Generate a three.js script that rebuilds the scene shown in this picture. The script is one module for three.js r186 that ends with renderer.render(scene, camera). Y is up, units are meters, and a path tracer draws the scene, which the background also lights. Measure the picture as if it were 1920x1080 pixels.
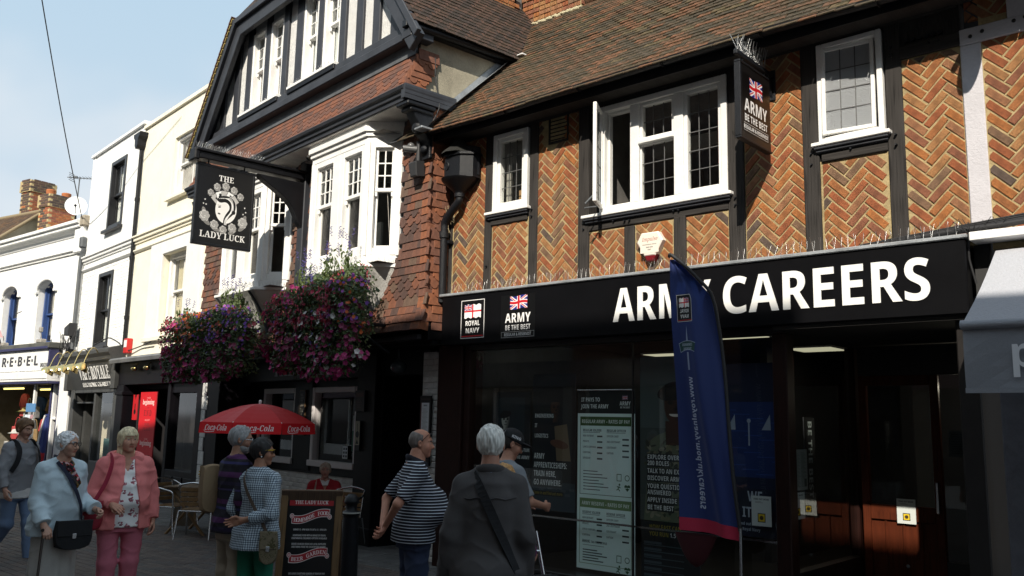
import * as THREE from 'three';
import { mergeGeometries } from 'three/addons/utils/BufferGeometryUtils.js';
import { FontLoader } from 'three/addons/loaders/FontLoader.js';
import { TextGeometry } from 'three/addons/geometries/TextGeometry.js';
import { RectAreaLightUniformsLib } from 'three/addons/lights/RectAreaLightUniformsLib.js';

// ---------------------------------------------------------------- camera, sky, sun, exposure
const scene = new THREE.Scene();
const DEG = Math.PI / 180;
const camera = new THREE.PerspectiveCamera(36.87, 16 / 9, .1, 400);
camera.position.set(0, 1.75, 7.5);
camera.rotation.set(8.8 * DEG, 41.6 * DEG, 1.2 * DEG, 'YXZ');
const renderer = new THREE.WebGLRenderer({ antialias: true });
renderer.toneMapping = THREE.LinearToneMapping;
renderer.toneMappingExposure = 1.3;
renderer.shadowMap.enabled = true;
RectAreaLightUniformsLib.init();
const SUN = new THREE.Vector3(.353, .623, .698).normalize();

let seedState = 7;
function seed(n) { seedState = n >>> 0; }
function rnd() { seedState = (seedState + 0x6d2b79f5) | 0; let t = Math.imul(seedState ^ (seedState >>> 15), 1 | seedState); t = (t + Math.imul(t ^ (t >>> 7), 61 | t)) ^ t; return ((t ^ (t >>> 14)) >>> 0) / 4294967296; }
const rr = (a, b) => a + (b - a) * rnd();
const clamp = (x, a, b) => Math.min(b, Math.max(a, x));
const mix = (a, b, t) => a + (b - a) * t;
const sst = (a, b, x) => { const t = clamp((x - a) / (b - a), 0, 1); return t * t * (3 - 2 * t); };
function hash3(x, y, z) { let h = Math.imul(x, 374761393) ^ Math.imul(y, 668265263) ^ Math.imul(z, 1274126177); h = Math.imul(h ^ (h >>> 13), 1274126177); return ((h ^ (h >>> 16)) >>> 0) / 4294967296; }
function noise3(x, y, z) {
  const i = Math.floor(x), j = Math.floor(y), k = Math.floor(z); let u = x - i, v = y - j, w = z - k;
  u = u * u * (3 - 2 * u); v = v * v * (3 - 2 * v); w = w * w * (3 - 2 * w);
  return mix(mix(mix(hash3(i, j, k), hash3(i + 1, j, k), u), mix(hash3(i, j + 1, k), hash3(i + 1, j + 1, k), u), v), mix(mix(hash3(i, j, k + 1), hash3(i + 1, j, k + 1), u), mix(hash3(i, j + 1, k + 1), hash3(i + 1, j + 1, k + 1), u), v), w);
}
function fbm3(x, y, z, n = 4) { let s = 0, a = .5, t = 0; for (let i = 0; i < n; i++) { s += a * noise3(x, y, z); t += a; a *= .5; x *= 2.03; y *= 2.03; z *= 2.03; } return s / t; }

{ // hazy late-summer sky: pale blue, whiter to the horizon, thin high cloud all round
  const W = 1024, H = 512, data = new Float32Array(W * H * 4);
  for (let r = 0; r < H; r++) {
  const up = ((r + .5) / H - .5) * Math.PI, y = Math.sin(up);
  for (let c = 0; c < W; c++) {
  const a = ((c + .5) / W - .5) * 2 * Math.PI, x = Math.cos(a) * Math.cos(up), z = Math.sin(a) * Math.cos(up);
  const yy = Math.max(y, 0), h = Math.pow(1 - yy, 2.6), k = 1 / (yy + .25);
  const cl = fbm3(x * k * 1.6 + 11, z * k * 2.6 + 5, yy * 2, 5), cloud = sst(.4, .72, cl) * .6 * sst(-.02, .15, y);
  const sun = Math.max(0, x * SUN.x + y * SUN.y + z * SUN.z), glow = .25 * Math.pow(sun, 6);
  const base = [mix(.33, .6, h), mix(.49, .64, h), mix(.63, .68, h)], white = [.64, .67, .7];
  for (let q = 0; q < 3; q++) data[(r * W + c) * 4 + q] = (y < 0 ? .2 : mix(base[q], white[q], cloud) + glow);
  data[(r * W + c) * 4 + 3] = 1;
  }
  }
  const t = new THREE.DataTexture(data, W, H, THREE.RGBAFormat, THREE.FloatType);
  t.mapping = THREE.EquirectangularReflectionMapping; t.magFilter = THREE.LinearFilter; t.needsUpdate = true;
  scene.background = t; scene.environment = t;
}
const sun = new THREE.DirectionalLight(new THREE.Color().setRGB(1, .925, .8), 5.0);
sun.name = 'sun'; sun.position.copy(SUN).multiplyScalar(60).add(new THREE.Vector3(-10, 0, 0)); sun.target.position.set(-10, 0, 0);
sun.castShadow = true; Object.assign(sun.shadow.camera, { left: -40, right: 30, top: 30, bottom: -30, near: 1, far: 150 }); sun.shadow.mapSize.set(4096, 4096);
scene.add(sun, sun.target);

// ---------------------------------------------------------------- naming helpers
const used = new Map();
function numbered(name) { const n = used.get(name) ?? 0; used.set(name, n + 1); return n ? name + '_' + String(n).padStart(3, '0') : name; }
function tag(o, label, category, group) { o.userData.label = label; o.userData.category = category; if (group) o.userData.group = group; return o; }
function thing(name, label, category, pos = [0, 0, 0], turn = 0, group) {
  const o = new THREE.Group(); o.name = numbered(name); o.position.set(...pos); o.rotation.y = turn; tag(o, label, category, group); scene.add(o); return o;
}
function mesh(name, geo, m, parent = scene) {
  const o = new THREE.Mesh(geo.build ? geo.build() : geo, m); o.name = parent === scene ? numbered(name) : name; o.castShadow = o.receiveShadow = true; parent.add(o); return o;
}
function struct(name, geo, m, parent = scene) { const o = mesh(name, geo, m, parent); if (parent === scene) o.userData.kind = 'structure'; return o; }
function stuff(o) { o.userData.kind = 'stuff'; return o; }

// ---------------------------------------------------------------- geometry builder (flat faces, uv in metres)
const V = (x, y, z) => new THREE.Vector3(x, y, z);
class Geo {
  constructor() { this.p = []; this.n = []; this.t = []; }
  tri(a, b, c, ua, ub, uc) {
  const n = b.clone().sub(a).cross(c.clone().sub(a)).normalize();
  for (const v of [a, b, c]) { this.p.push(v.x, v.y, v.z); this.n.push(n.x, n.y, n.z); }
  if (!ua) { const ax = Math.abs(n.x), ay = Math.abs(n.y), az = Math.abs(n.z); const f = az >= ax && az >= ay ? (v) => [v.x, v.y] : ax >= ay ? (v) => [v.z, v.y] : (v) => [v.x, v.z]; ua = f(a); ub = f(b); uc = f(c); }
  this.t.push(...ua, ...ub, ...uc); return this;
  }
  quad(a, b, c, d, uv) { this.tri(a, b, c, ...(uv ? [uv[0], uv[1], uv[2]] : [])); return this.tri(a, c, d, ...(uv ? [uv[0], uv[2], uv[3]] : [])); }
  // chamfered box centred at (x,y,z); b = chamfer; m = optional matrix; swap: grain along x
  box(x, y, z, w, h, d, b = 0, m, swap) {
  const g = boxGeo(w, h, d, b, swap); const k = new THREE.Matrix4().makeTranslation(x, y, z); if (m) k.premultiply(m); return this.add(g, k);
  }
  span(x0, x1, y0, y1, z0, z1, b = 0, m, swap) { return this.box((x0 + x1) / 2, (y0 + y1) / 2, (z0 + z1) / 2, Math.abs(x1 - x0), Math.abs(y1 - y0), Math.abs(z1 - z0), b, m, swap); }
  add(g, m) {
  g = g.index ? g.toNonIndexed() : g; const P = g.attributes.position, N = g.attributes.normal, T = g.attributes.uv, v = V(), nm = m && new THREE.Matrix3().getNormalMatrix(m);
  for (let i = 0; i < P.count; i++) {
  v.fromBufferAttribute(P, i); if (m) v.applyMatrix4(m); this.p.push(v.x, v.y, v.z);
  v.fromBufferAttribute(N, i); if (m) v.applyMatrix3(nm).normalize(); this.n.push(v.x, v.y, v.z);
  T ? this.t.push(T.getX(i), T.getY(i)) : this.t.push(0, 0);
  }
  return this;
  }
  // convex or simple polygon in xy, extruded from z0 to z1, chamfer b on the z1 side
  prism(pts, z0, z1, b = 0, m) {
  const s = THREE.ShapeUtils.area(pts.map((q) => new THREE.Vector2(...q))) < 0 ? [...pts].reverse() : pts, T = (q, z) => { const v = V(q[0], q[1], z); return m ? v.applyMatrix4(m) : v; };
  const inn = b ? inset(s, b) : s, zs = b ? z1 - b * .7 : z1, n = s.length;
  const vs = (p) => THREE.ShapeUtils.triangulateShape(p.map((q) => new THREE.Vector2(...q)), []);
  for (const f of vs(inn)) this.tri(...f.map((i) => T(inn[i], z1)), ...f.map((i) => inn[i]));
  for (const f of vs(s)) { f.reverse(); this.tri(...f.map((i) => T(s[i], z0)), ...f.map((i) => s[i])); }
  let l = 0;
  for (let i = 0; i < n; i++) {
  const j = (i + 1) % n, e = Math.hypot(s[j][0] - s[i][0], s[j][1] - s[i][1]);
  this.quad(T(s[i], z0), T(s[j], z0), T(s[j], zs), T(s[i], zs), [[l, z0], [l + e, z0], [l + e, zs], [l, zs]]);
  if (b) this.quad(T(s[i], zs), T(s[j], zs), T(inn[j], z1), T(inn[i], z1), [s[i], s[j], inn[j], inn[i]]);
  l += e;
  }
  return this;
  }
  tube(pts, r, seg = 6, closed = false) {
  const c = new THREE.CatmullRomCurve3(pts.map((q) => (q.isVector3 ? q : V(...q))), closed, 'catmullrom', .3); return this.add(new THREE.TubeGeometry(c, Math.max(2, pts.length * 4), r, seg, closed));
  }
  rod(a, b, r, seg = 6, r2 = r) {
  a = a.isVector3 ? a : V(...a); b = b.isVector3 ? b : V(...b); const d = b.clone().sub(a), L = d.length(), g = new THREE.CylinderGeometry(r2, r, L, seg, 1);
  return this.add(g, new THREE.Matrix4().compose(a.clone().add(b).multiplyScalar(.5), new THREE.Quaternion().setFromUnitVectors(V(0, 1, 0), d.normalize()), V(1, 1, 1)));
  }
  lathe(prof, x, y, z, seg = 20, m) { const g = new THREE.LatheGeometry(prof.map((q) => new THREE.Vector2(...q)), seg), k = new THREE.Matrix4().makeTranslation(x, y, z); if (m) k.multiply(m); return this.add(g, k); }
  ball(x, y, z, r, sx = 1, sy = 1, sz = 1, seg = 10) { return this.add(new THREE.SphereGeometry(r, seg, Math.max(5, seg * .7 | 0)), new THREE.Matrix4().makeTranslation(x, y, z).scale(V(sx, sy, sz))); }
  // profile [z,y] swept along x from x0 to x1 (cornices, sills)
  sweep(prof, x0, x1, m) {
  const T = (x, q) => { const v = V(x, q[1], q[0]); return m ? v.applyMatrix4(m) : v; }; let l = 0; const n = prof.length;
  for (let i = 0; i < n; i++) { const a = prof[i], b = prof[(i + 1) % n], e = Math.hypot(b[0] - a[0], b[1] - a[1]); this.quad(T(x0, a), T(x0, b), T(x1, b), T(x1, a), [[x0, l], [x0, l + e], [x1, l + e], [x1, l]]); l += e; }
  const f = THREE.ShapeUtils.triangulateShape(prof.map((q) => new THREE.Vector2(...q)), []);
  for (const t of f) { this.tri(T(x0, prof[t[0]]), T(x0, prof[t[1]]), T(x0, prof[t[2]])); this.tri(T(x1, prof[t[2]]), T(x1, prof[t[1]]), T(x1, prof[t[0]])); }
  return this;
  }
  get empty() { return !this.p.length; }
  build() {
  const g = new THREE.BufferGeometry(); g.setAttribute('position', new THREE.Float32BufferAttribute(this.p, 3)); g.setAttribute('normal', new THREE.Float32BufferAttribute(this.n, 3)); g.setAttribute('uv', new THREE.Float32BufferAttribute(this.t, 2)); return g;
  }
}
function inset(s, b) {
  const n = s.length; return s.map((q, i) => {
  const a = s[(i + n - 1) % n], c = s[(i + 1) % n]; let d1 = [q[0] - a[0], q[1] - a[1]], d2 = [c[0] - q[0], c[1] - q[1]]; const l1 = Math.hypot(...d1) || 1e-6, l2 = Math.hypot(...d2) || 1e-6; d1 = [d1[0] / l1, d1[1] / l1]; d2 = [d2[0] / l2, d2[1] / l2];
  const n1 = [-d1[1], d1[0]], n2 = [-d2[1], d2[0]], k = 1 + n1[0] * n2[0] + n1[1] * n2[1], f = b / Math.max(k, .5); return [q[0] + (n1[0] + n2[0]) * f, q[1] + (n1[1] + n2[1]) * f];
  });
}
const boxCache = new Map();
function boxGeo(w, h, d, b = 0, swap = false) {
  const key = [w, h, d, b, swap].map((q) => (typeof q === 'number' ? q.toFixed(4) : q)).join(); if (boxCache.has(key)) return boxCache.get(key);
  const g = new Geo(), X = w / 2, Y = h / 2, Z = d / 2; b = Math.min(b, X * .45, Y * .45, Z * .45);
  const ax = [V(1, 0, 0), V(0, 1, 0), V(0, 0, 1)], ext = [X, Y, Z];
  const uvf = (v, k) => { const q = k === 2 ? [v.x, v.y] : k === 0 ? [v.z, v.y] : [v.x, v.z]; return swap ? [q[1], q[0]] : q; };
  const P = (s, k) => { // corner with face k kept full, others inset
  const v = V(s[0] * (X - (k === 0 ? 0 : b)), s[1] * (Y - (k === 1 ? 0 : b)), s[2] * (Z - (k === 2 ? 0 : b))); return v;
  };
  const Q = (pts, k, out) => { const n = pts[1].clone().sub(pts[0]).cross(pts[2].clone().sub(pts[0])); if (n.dot(out) < 0) pts.reverse(); const u = pts.map((v) => uvf(v, k)); pts.length === 4 ? g.quad(...pts, u) : g.tri(...pts, ...u); };
  for (let k = 0; k < 3; k++) for (const s of [1, -1]) {
  const i = (k + 1) % 3, j = (k + 2) % 3, c = (a, q) => { const t = [0, 0, 0]; t[k] = s; t[i] = a; t[j] = q; return P(t, k); }; Q([c(1, 1), c(-1, 1), c(-1, -1), c(1, -1)], k, ax[k].clone().multiplyScalar(s));
  if (b) for (const s2 of [1, -1]) { // edges between faces k and i
  const e = (q, f) => { const t = [0, 0, 0]; t[k] = s; t[i] = s2; t[j] = q; return P(t, f); }; Q([e(1, k), e(-1, k), e(-1, i), e(1, i)], k, ax[k].clone().multiplyScalar(s).addScaledVector(ax[i], s2));
  }
  }
  if (b) for (const a of [1, -1]) for (const c of [1, -1]) for (const e of [1, -1]) Q([P([a, c, e], 0), P([a, c, e], 1), P([a, c, e], 2)], 2, V(a, c, e));
  const r = g.build(); boxCache.set(key, r); return r;
}
const mtx = (x = 0, y = 0, z = 0, rx = 0, ry = 0, rz = 0, s = 1) => new THREE.Matrix4().compose(V(x, y, z), new THREE.Quaternion().setFromEuler(new THREE.Euler(rx, ry, rz, 'YXZ')), s.isVector3 ? s : V(s, s, s));
function clipPoly(p, f) { const o = []; for (let i = 0; i < p.length; i++) { const a = p[i], b = p[(i + 1) % p.length], fa = f(a), fb = f(b); if (fa >= 0) o.push(a); if ((fa > 0 && fb < 0) || (fa < 0 && fb > 0)) { const t = fa / (fa - fb); o.push([mix(a[0], b[0], t), mix(a[1], b[1], t)]); } } return o; }
const polyArea = (p) => { let s = 0; for (let i = 0; i < p.length; i++) { const a = p[i], b = p[(i + 1) % p.length]; s += a[0] * b[1] - a[1] * b[0]; } return s / 2; };
function clipTo(p, poly) { const ccw = polyArea(poly) > 0 ? poly : [...poly].reverse(); for (let i = 0; i < ccw.length && p.length > 2; i++) { const a = ccw[i], b = ccw[(i + 1) % ccw.length]; p = clipPoly(p, (q) => (b[0] - a[0]) * (q[1] - a[1]) - (b[1] - a[1]) * (q[0] - a[0])); } return p; }

// ---------------------------------------------------------------- textures
function tnoise(per, s) { const L = new Float32Array(per * per); for (let i = 0; i < L.length; i++) L[i] = hash3(i, s, 77); return (x, y) => { x *= per; y *= per; const i = Math.floor(x), j = Math.floor(y); let u = x - i, v = y - j; u = u * u * (3 - 2 * u); v = v * v * (3 - 2 * v); const g = (a, b) => L[((b % per + per) % per) * per + (a % per + per) % per]; return mix(mix(g(i, j), g(i + 1, j), u), mix(g(i, j + 1), g(i + 1, j + 1), u), v); }; }
function dataTex(N, f, M = N) {
  const d = new Uint8Array(N * M * 4); for (let j = 0; j < M; j++) for (let i = 0; i < N; i++) { const c = f(i / N, j / M), k = (j * N + i) * 4; for (let q = 0; q < 3; q++) d[k + q] = clamp((c.length ? c[q] : c) * 255, 0, 255); d[k + 3] = 255; }
  const t = new THREE.DataTexture(d, N, M); t.wrapS = t.wrapT = THREE.RepeatWrapping; t.magFilter = THREE.LinearFilter; t.needsUpdate = true; return t;
}
const ns = [3, 5, 9, 17, 33, 65, 129].map((p, i) => tnoise(p, 31 + i)), ms = [4, 11, 23, 51, 120].map((p, i) => tnoise(p, 91 + i));
const T = {
  grain: dataTex(512, (x, y) => .62 + .2 * ns[2](x, y) + .16 * ns[4](x, y) + .14 * ns[6](x, y)),
  patch: dataTex(512, (x, y) => .52 + .34 * ns[1](x, y) + .2 * ns[3](x, y) + .14 * ms[4](x, y)),
  paint: dataTex(512, (x, y) => .86 + .07 * ns[2](x, y) + .05 * ms[3](x, y) + .04 * ns[6](x, y) - .1 * sst(.7, .95, ns[3](x, y) * .5 + ms[2](x, y * .3 % 1) * .5)),
  bump: dataTex(512, (x, y) => .3 * ns[3](x, y) + .4 * ns[5](x, y) + .3 * ns[6](x, y)),
  pit: dataTex(512, (x, y) => { const a = ns[5](x, y), b = ms[3](x, y), c = ns[6](x, y); return .75 - .6 * sst(.62, .85, a) + .2 * c - .3 * sst(.7, .9, b); }),
  wood: dataTex(512, (x, y) => { const w = .02 * ns[1](x, y), s = ns[6]((x + w) % 1, y * .06 % 1), l = ns[5]((x + w) % 1, (y * .12) % 1), p = ns[2](x, y); return .42 + .28 * s + .25 * l + .2 * p - .35 * sst(.78, .9, ms[3](x, (y * .1) % 1)); }),
  moss: dataTex(512, (x, y) => { const m = sst(.5, .72, .55 * ns[2](x, y) + .45 * ns[4](x, y)), g = .7 + .5 * ms[4](x, y), l = sst(.72, .85, ms[2](x, y)); return [mix(.85, .32, m) * g + .1 * l, mix(.8, .34, m) * g + .12 * l, mix(.8, .2, m) * g + .1 * l]; }),
  rough: dataTex(256, (x, y) => .55 + .3 * ns[3](x, y) + .25 * ms[3](x, y)),
  cloth: dataTex(256, (x, y) => .86 + .08 * ns[2](x, y) + .06 * ns[5](x, y)),
  weave: dataTex(256, (x, y) => .8 + .1 * Math.sin(x * 256 * Math.PI / 2) * Math.sin(y * 256 * Math.PI / 2) + .12 * ns[4](x, y)),
  blob: dataTex(512, (x, y) => .5 * sst(.25, .75, ns[4](x, y)) + .5 * sst(.3, .7, ms[3](x, y))),
};
const rep = (t, sx, sy = sx) => { const c = t.clone(); c.repeat.set(1 / sx, 1 / sy); c.needsUpdate = true; return c; };
function canvasTex(w, h, draw) { const c = document.createElement('canvas'); c.width = w; c.height = h; const g = c.getContext('2d'); draw(g, w, h); const t = new THREE.CanvasTexture(c); t.colorSpace = THREE.SRGBColorSpace; return t; }
function mat(c, o = {}) {
  const { map, mapS = 1, bump, bumpS = 1, bs = .003, rough = .8, roughMap, ...rest } = o, phys = ['transmission', 'clearcoat', 'sheen', 'thickness', 'specularIntensity', 'ior'].some((k) => k in rest);
  const m = new (phys ? THREE.MeshPhysicalMaterial : THREE.MeshStandardMaterial)({ color: new THREE.Color().setRGB(...c), roughness: rough, ...rest });
  if (map) m.map = map.isCanvasTexture ? map : rep(map, ...[].concat(mapS)); if (bump) { m.bumpMap = rep(bump, ...[].concat(bumpS)); m.bumpScale = bs; } if (roughMap) m.roughnessMap = rep(roughMap, .7);
  return m;
}
function print(t, o = {}) { return new THREE.MeshStandardMaterial({ map: t, roughness: .6, ...o }); }
const M = {
  black: mat([.008, .008, .01], { rough: .45, specularIntensity: .5, map: T.grain, mapS: 1.2, bump: T.bump, bumpS: .35, bs: .002 }),
  blackTimber: mat([.036, .039, .048], { rough: .55, map: T.patch, mapS: .8, bump: T.wood, bumpS: [.9, 2.4], bs: .0015 }),
  oldTimber: mat([.046, .041, .038], { rough: .8, specularIntensity: .4, map: T.wood, mapS: [.5, 1.6], bump: T.wood, bumpS: [.6, 1.7], bs: .0025 }),
  iron: mat([.01, .011, .014], { rough: .42, specularIntensity: .6, map: T.grain, mapS: .4, bump: T.bump, bumpS: .12, bs: .0015 }),
  white: mat([.82, .81, .79], { rough: .5, map: T.paint, mapS: 1.6 }),
  winWhite: mat([.84, .83, .8], { rough: .45, map: T.paint, mapS: .9, bump: T.bump, bumpS: .3, bs: .0012 }),
  roughcast: mat([.84, .83, .8], { rough: .95, map: T.paint, mapS: .8, bump: T.pit, bumpS: .32, bs: .012 }),
  soffit: mat([.75, .72, .68], { rough: .9, map: T.patch, mapS: 1.5 }),
  beige: mat([.4, .36, .27], { rough: .95, map: T.patch, mapS: 2.2, bump: T.bump, bumpS: .5, bs: .003 }),
  cream: mat([.88, .83, .68], { rough: .85, map: T.paint, mapS: 2.5, bump: T.bump, bumpS: .6, bs: .002 }),
  whiteWall: mat([.86, .86, .84], { rough: .85, map: T.paint, mapS: 2.1, bump: T.bump, bumpS: .5, bs: .003 }),
  lead: mat([.36, .38, .4], { rough: .5, metalness: .3, map: T.patch, mapS: .5, bump: T.bump, bumpS: .3, bs: .003 }),
  leadDark: mat([.12, .13, .14], { rough: .6, map: T.patch, mapS: .5 }),
  glass: mat([.93, .95, .94], { rough: .0, transmission: 1, thickness: 0, ior: 1.5 }),
  oldGlass: mat([.9, .92, .9], { rough: .02, transmission: 1, thickness: 0, ior: 1.5, bump: T.bump, bumpS: .5, bs: .0012 }),
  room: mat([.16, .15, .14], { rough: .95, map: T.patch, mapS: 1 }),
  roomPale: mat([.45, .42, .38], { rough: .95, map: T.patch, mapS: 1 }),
  steel: mat([.62, .63, .64], { rough: .22, metalness: 1 }),
  wire: mat([.55, .55, .55], { rough: .35, metalness: 1 }),
  brass: mat([.8, .62, .28], { rough: .2, metalness: 1 }),
  cable: mat([.02, .02, .022], { rough: .6 }),
};
const font = await new FontLoader().loadAsync('fonts/droid/droid_sans_bold.typeface.json');
const thin = await new FontLoader().loadAsync('fonts/droid/droid_sans_regular.typeface.json');
const serif = await new FontLoader().loadAsync('fonts/droid/droid_serif_bold.typeface.json');
// raised lettering: one mesh per letter, children of parent; x0 = left end, y0 = baseline, fit to width w and cap height h
function letters(parent, str, f, x0, y0, z, w, h, depth, m, name = 'letter') {
  const shapes = [...str].map((c) => (c === ' ' ? null : new TextGeometry(c, { font: f, size: 1, depth: .01, curveSegments: 5, bevelEnabled: false })));
  const adv = [...str].map((c) => (f.data.glyphs[c] ?? f.data.glyphs['a']).ha / f.data.resolution), tot = adv.reduce((a, b) => a + b, 0), cap = f.data.glyphs.H; let b = new THREE.Box3();
  const hg = new TextGeometry('H', { font: f, size: 1, depth: .01 }); hg.computeBoundingBox(); b = hg.boundingBox; const sy = h / b.max.y, sx = w / tot; let x = x0;
  shapes.forEach((g, i) => { if (g) { const gg = new Geo().add(g, new THREE.Matrix4().makeScale(sx, sy, depth / .01)); const o = mesh(name, gg, m, parent); o.position.set(x, y0, z); } x += adv[i] * sx; });
}
const CAM = V(0, 1.75, 7.5);
// pieces: [{geo, mat, m(atrix in parent space)}]: the 300 nearest to the viewer become parts, the rest one stuff part per material
function pieces(parent, name, list, most = 300) {
  parent.updateMatrixWorld(true); const v = V(), w = parent.matrixWorld;
  for (const q of list) { q.d = v.setFromMatrixPosition(q.m).applyMatrix4(w).distanceTo(CAM); }
  list.sort((a, b) => a.d - b.d);
  for (const q of list.slice(0, most)) { const o = mesh(name, q.geo, q.mat, parent); o.applyMatrix4(q.m); }
  const rest = new Map(); for (const q of list.slice(most)) { if (!rest.has(q.mat)) rest.set(q.mat, new Geo()); rest.get(q.mat).add(q.geo, q.m); }
  for (const [m, g] of rest) stuff(mesh(name + 's', g, m, parent));
}
function spikes(parent, a, b, n, h, spread, name = 'spike_wires') {
  const g = new Geo(); for (let i = 0; i < n; i++) { const p = a.clone().lerp(b, (i + .5) / n); for (const s of [-1, 0, 1]) { const e = p.clone().add(V(rr(-.02, .02), h * rr(.8, 1.1), s * spread + rr(-.015, .015))); g.rod(p, e, .0016, 3); } }
  return mesh(name, g, M.wire, parent);
}
// ---------------------------------------------------------------- ground
{
  const g = new Geo(), N = 200; g.quad(V(-N, 0, N), V(N, 0, N), V(N, 0, -N), V(-N, 0, -N), [[-N, -N], [N, -N], [N, N], [-N, N]]);
  const ground = struct('ground', g, mat([.11, .1, .095], { rough: .9, map: T.patch, mapS: 2.3, bump: T.bump, bumpS: .6, bs: .004 }));
  seed(5);
  const tones = [[.1, .076, .066], [.08, .066, .06], [.12, .093, .08], [.09, .08, .075]].map((c) => mat(c, { rough: .85, map: T.patch, mapS: .4, bump: T.bump, bumpS: .15, bs: .003 }));
  const slabs = [[.13, .127, .123], [.105, .103, .1]].map((c) => mat(c, { rough: .85, map: T.patch, mapS: .5, bump: T.bump, bumpS: .2, bs: .003 }));
  const brickG = boxGeo(.208, .03, .098, .006), slabG = boxGeo(.588, .03, .44, .008), setG = boxGeo(.19, .03, .13, .012), list = [];
  const P = (geo, m, x, z, ry = 0) => list.push({ geo, mat: m, m: mtx(x, .002 + rr(-.002, .003), z, rr(-.008, .008), ry + rr(-.01, .01), rr(-.006, .006)) });
  for (let z = .62; z < 5.6; z += .104) { const off = (Math.round(z / .104) % 2) * .107; for (let x = -17; x < -4.5; x += .214) P(brickG, tones[(rnd() * 4) | 0], x + off, z); }
  for (let x = -17; x < -4.5; x += .2) { P(setG, slabs[(rnd() * 2) | 0], x, .49); P(setG, slabs[(rnd() * 2) | 0], x + .1, .35); }
  for (let k = 0; k < 5; k++) for (let x = -17; x < -3; x += .6) P(slabG, slabs[(rnd() * 2) | 0], x + (k % 2) * .3, .04 - k * .45);
  pieces(ground, 'paving_stone', list, 300);
  // the opposite side of the street, behind the viewer: it shades the street and is mirrored in the shop windows
  const wallsM = [mat([.3, .25, .17], { rough: .9, map: T.patch, mapS: 3 }), mat([.2, .1, .065], { rough: .9, map: T.patch, mapS: 2 }), mat([.34, .32, .28], { rough: .9, map: T.patch, mapS: 3 })];
  const slate = mat([.09, .09, .1], { rough: .7, map: T.patch, mapS: 1 }), gl = mat([.03, .035, .04], { rough: .05 });
  const plots = [[-52, -40, 0], [-40, -31, 2], [-31, -22.5, 0], [-22.5, -14, 2], [-14, -6.5, 1], [-6.5, 2.1, 0], [2.1, 9, 1], [9, 18, 2], [18, 27, 0]];
  plots.forEach(([a, b, k], i) => {
  const t = thing('terraced_house', ['buff', 'brick red', 'pale'][k] + ' three storey house across the street behind the viewer, ' + ['left end', 'second from left', 'third from left', 'fourth from left', 'middle', 'fourth from right', 'third from right and lowest', 'second from right', 'right end'][i], 'house', [a, 0, 10.6], 0, 'houses on the opposite side of the street'), w = b - a, H = i === 6 ? 10.95 : 11.45;
  const body = new Geo(); body.span(0, w, 3.4, H, 0, 8); body.span(0, .3, 0, 3.4, 0, 8); body.span(w - .3, w, 0, 3.4, 0, 8); body.span(.3, w - .3, 0, 3.4, 1.2, 8); mesh('wall', body, wallsM[k], t);
  const c = new Geo(); c.sweep([[0, H], [-.28, H], [-.28, H + .12], [-.1, H + .18], [-.1, H + .62], [.3, H + .62], [.3, H]], 0, w); mesh('parapet', c, M.white, t);
  const rf = new Geo(); rf.quad(V(0, H + .3, .3), V(0, H + 2.6, 4), V(w, H + 2.6, 4), V(w, H + .3, .3)); rf.quad(V(0, H + 2.6, 4), V(0, H, 8), V(w, H, 8), V(w, H + 2.6, 4)); mesh('roof', rf, slate, t);
  const fs = new Geo(); fs.span(0, w, 2.7, 3.38, -.12, .02, .02); mesh('shop_fascia', fs, mat([.05 + .05 * (i % 3), .06, .08], { rough: .5 }), t);
  const n = Math.max(2, Math.round(w / 2.6));
  for (let s = 0; s < 2; s++) for (let q = 0; q < n; q++) {
  const cx = ((q + .5) / n) * w, y0 = 4.4 + s * 3.3, f = new Geo(); f.span(cx - .6, cx - .5, y0, y0 + 1.9, -.06, .1); f.span(cx + .5, cx + .6, y0, y0 + 1.9, -.06, .1); f.span(cx - .6, cx + .6, y0 + 1.9, y0 + 2.0, -.06, .1); f.span(cx - .7, cx + .7, y0 - .1, y0, -.14, .1); f.span(cx - .5, cx + .5, y0 + .92, y0 + .98, -.05, .02); f.span(cx - .02, cx + .02, y0, y0 + 1.9, -.045, .015);
  const wn = mesh('window', f, M.white, t), p = new Geo(); p.span(cx - .5, cx + .5, y0, y0 + 1.9, -.02, .01); mesh('pane', p, gl, wn);
  }
  const d = new Geo(); d.span(.3, w - .3, .5, 2.7, .3, .34); const sg = mesh('shop_window', d, gl, t), sl = new Geo(); for (let q = 0; q <= 3; q++) { const x = .3 + (q / 3) * (w - .6); sl.span(x - .05, x + .05, .5, 2.7, .2, .3); } sl.span(.3, w - .3, 0, .5, .2, .4); mesh('shop_frame', sl, M.white, sg);
  });
}
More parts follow.
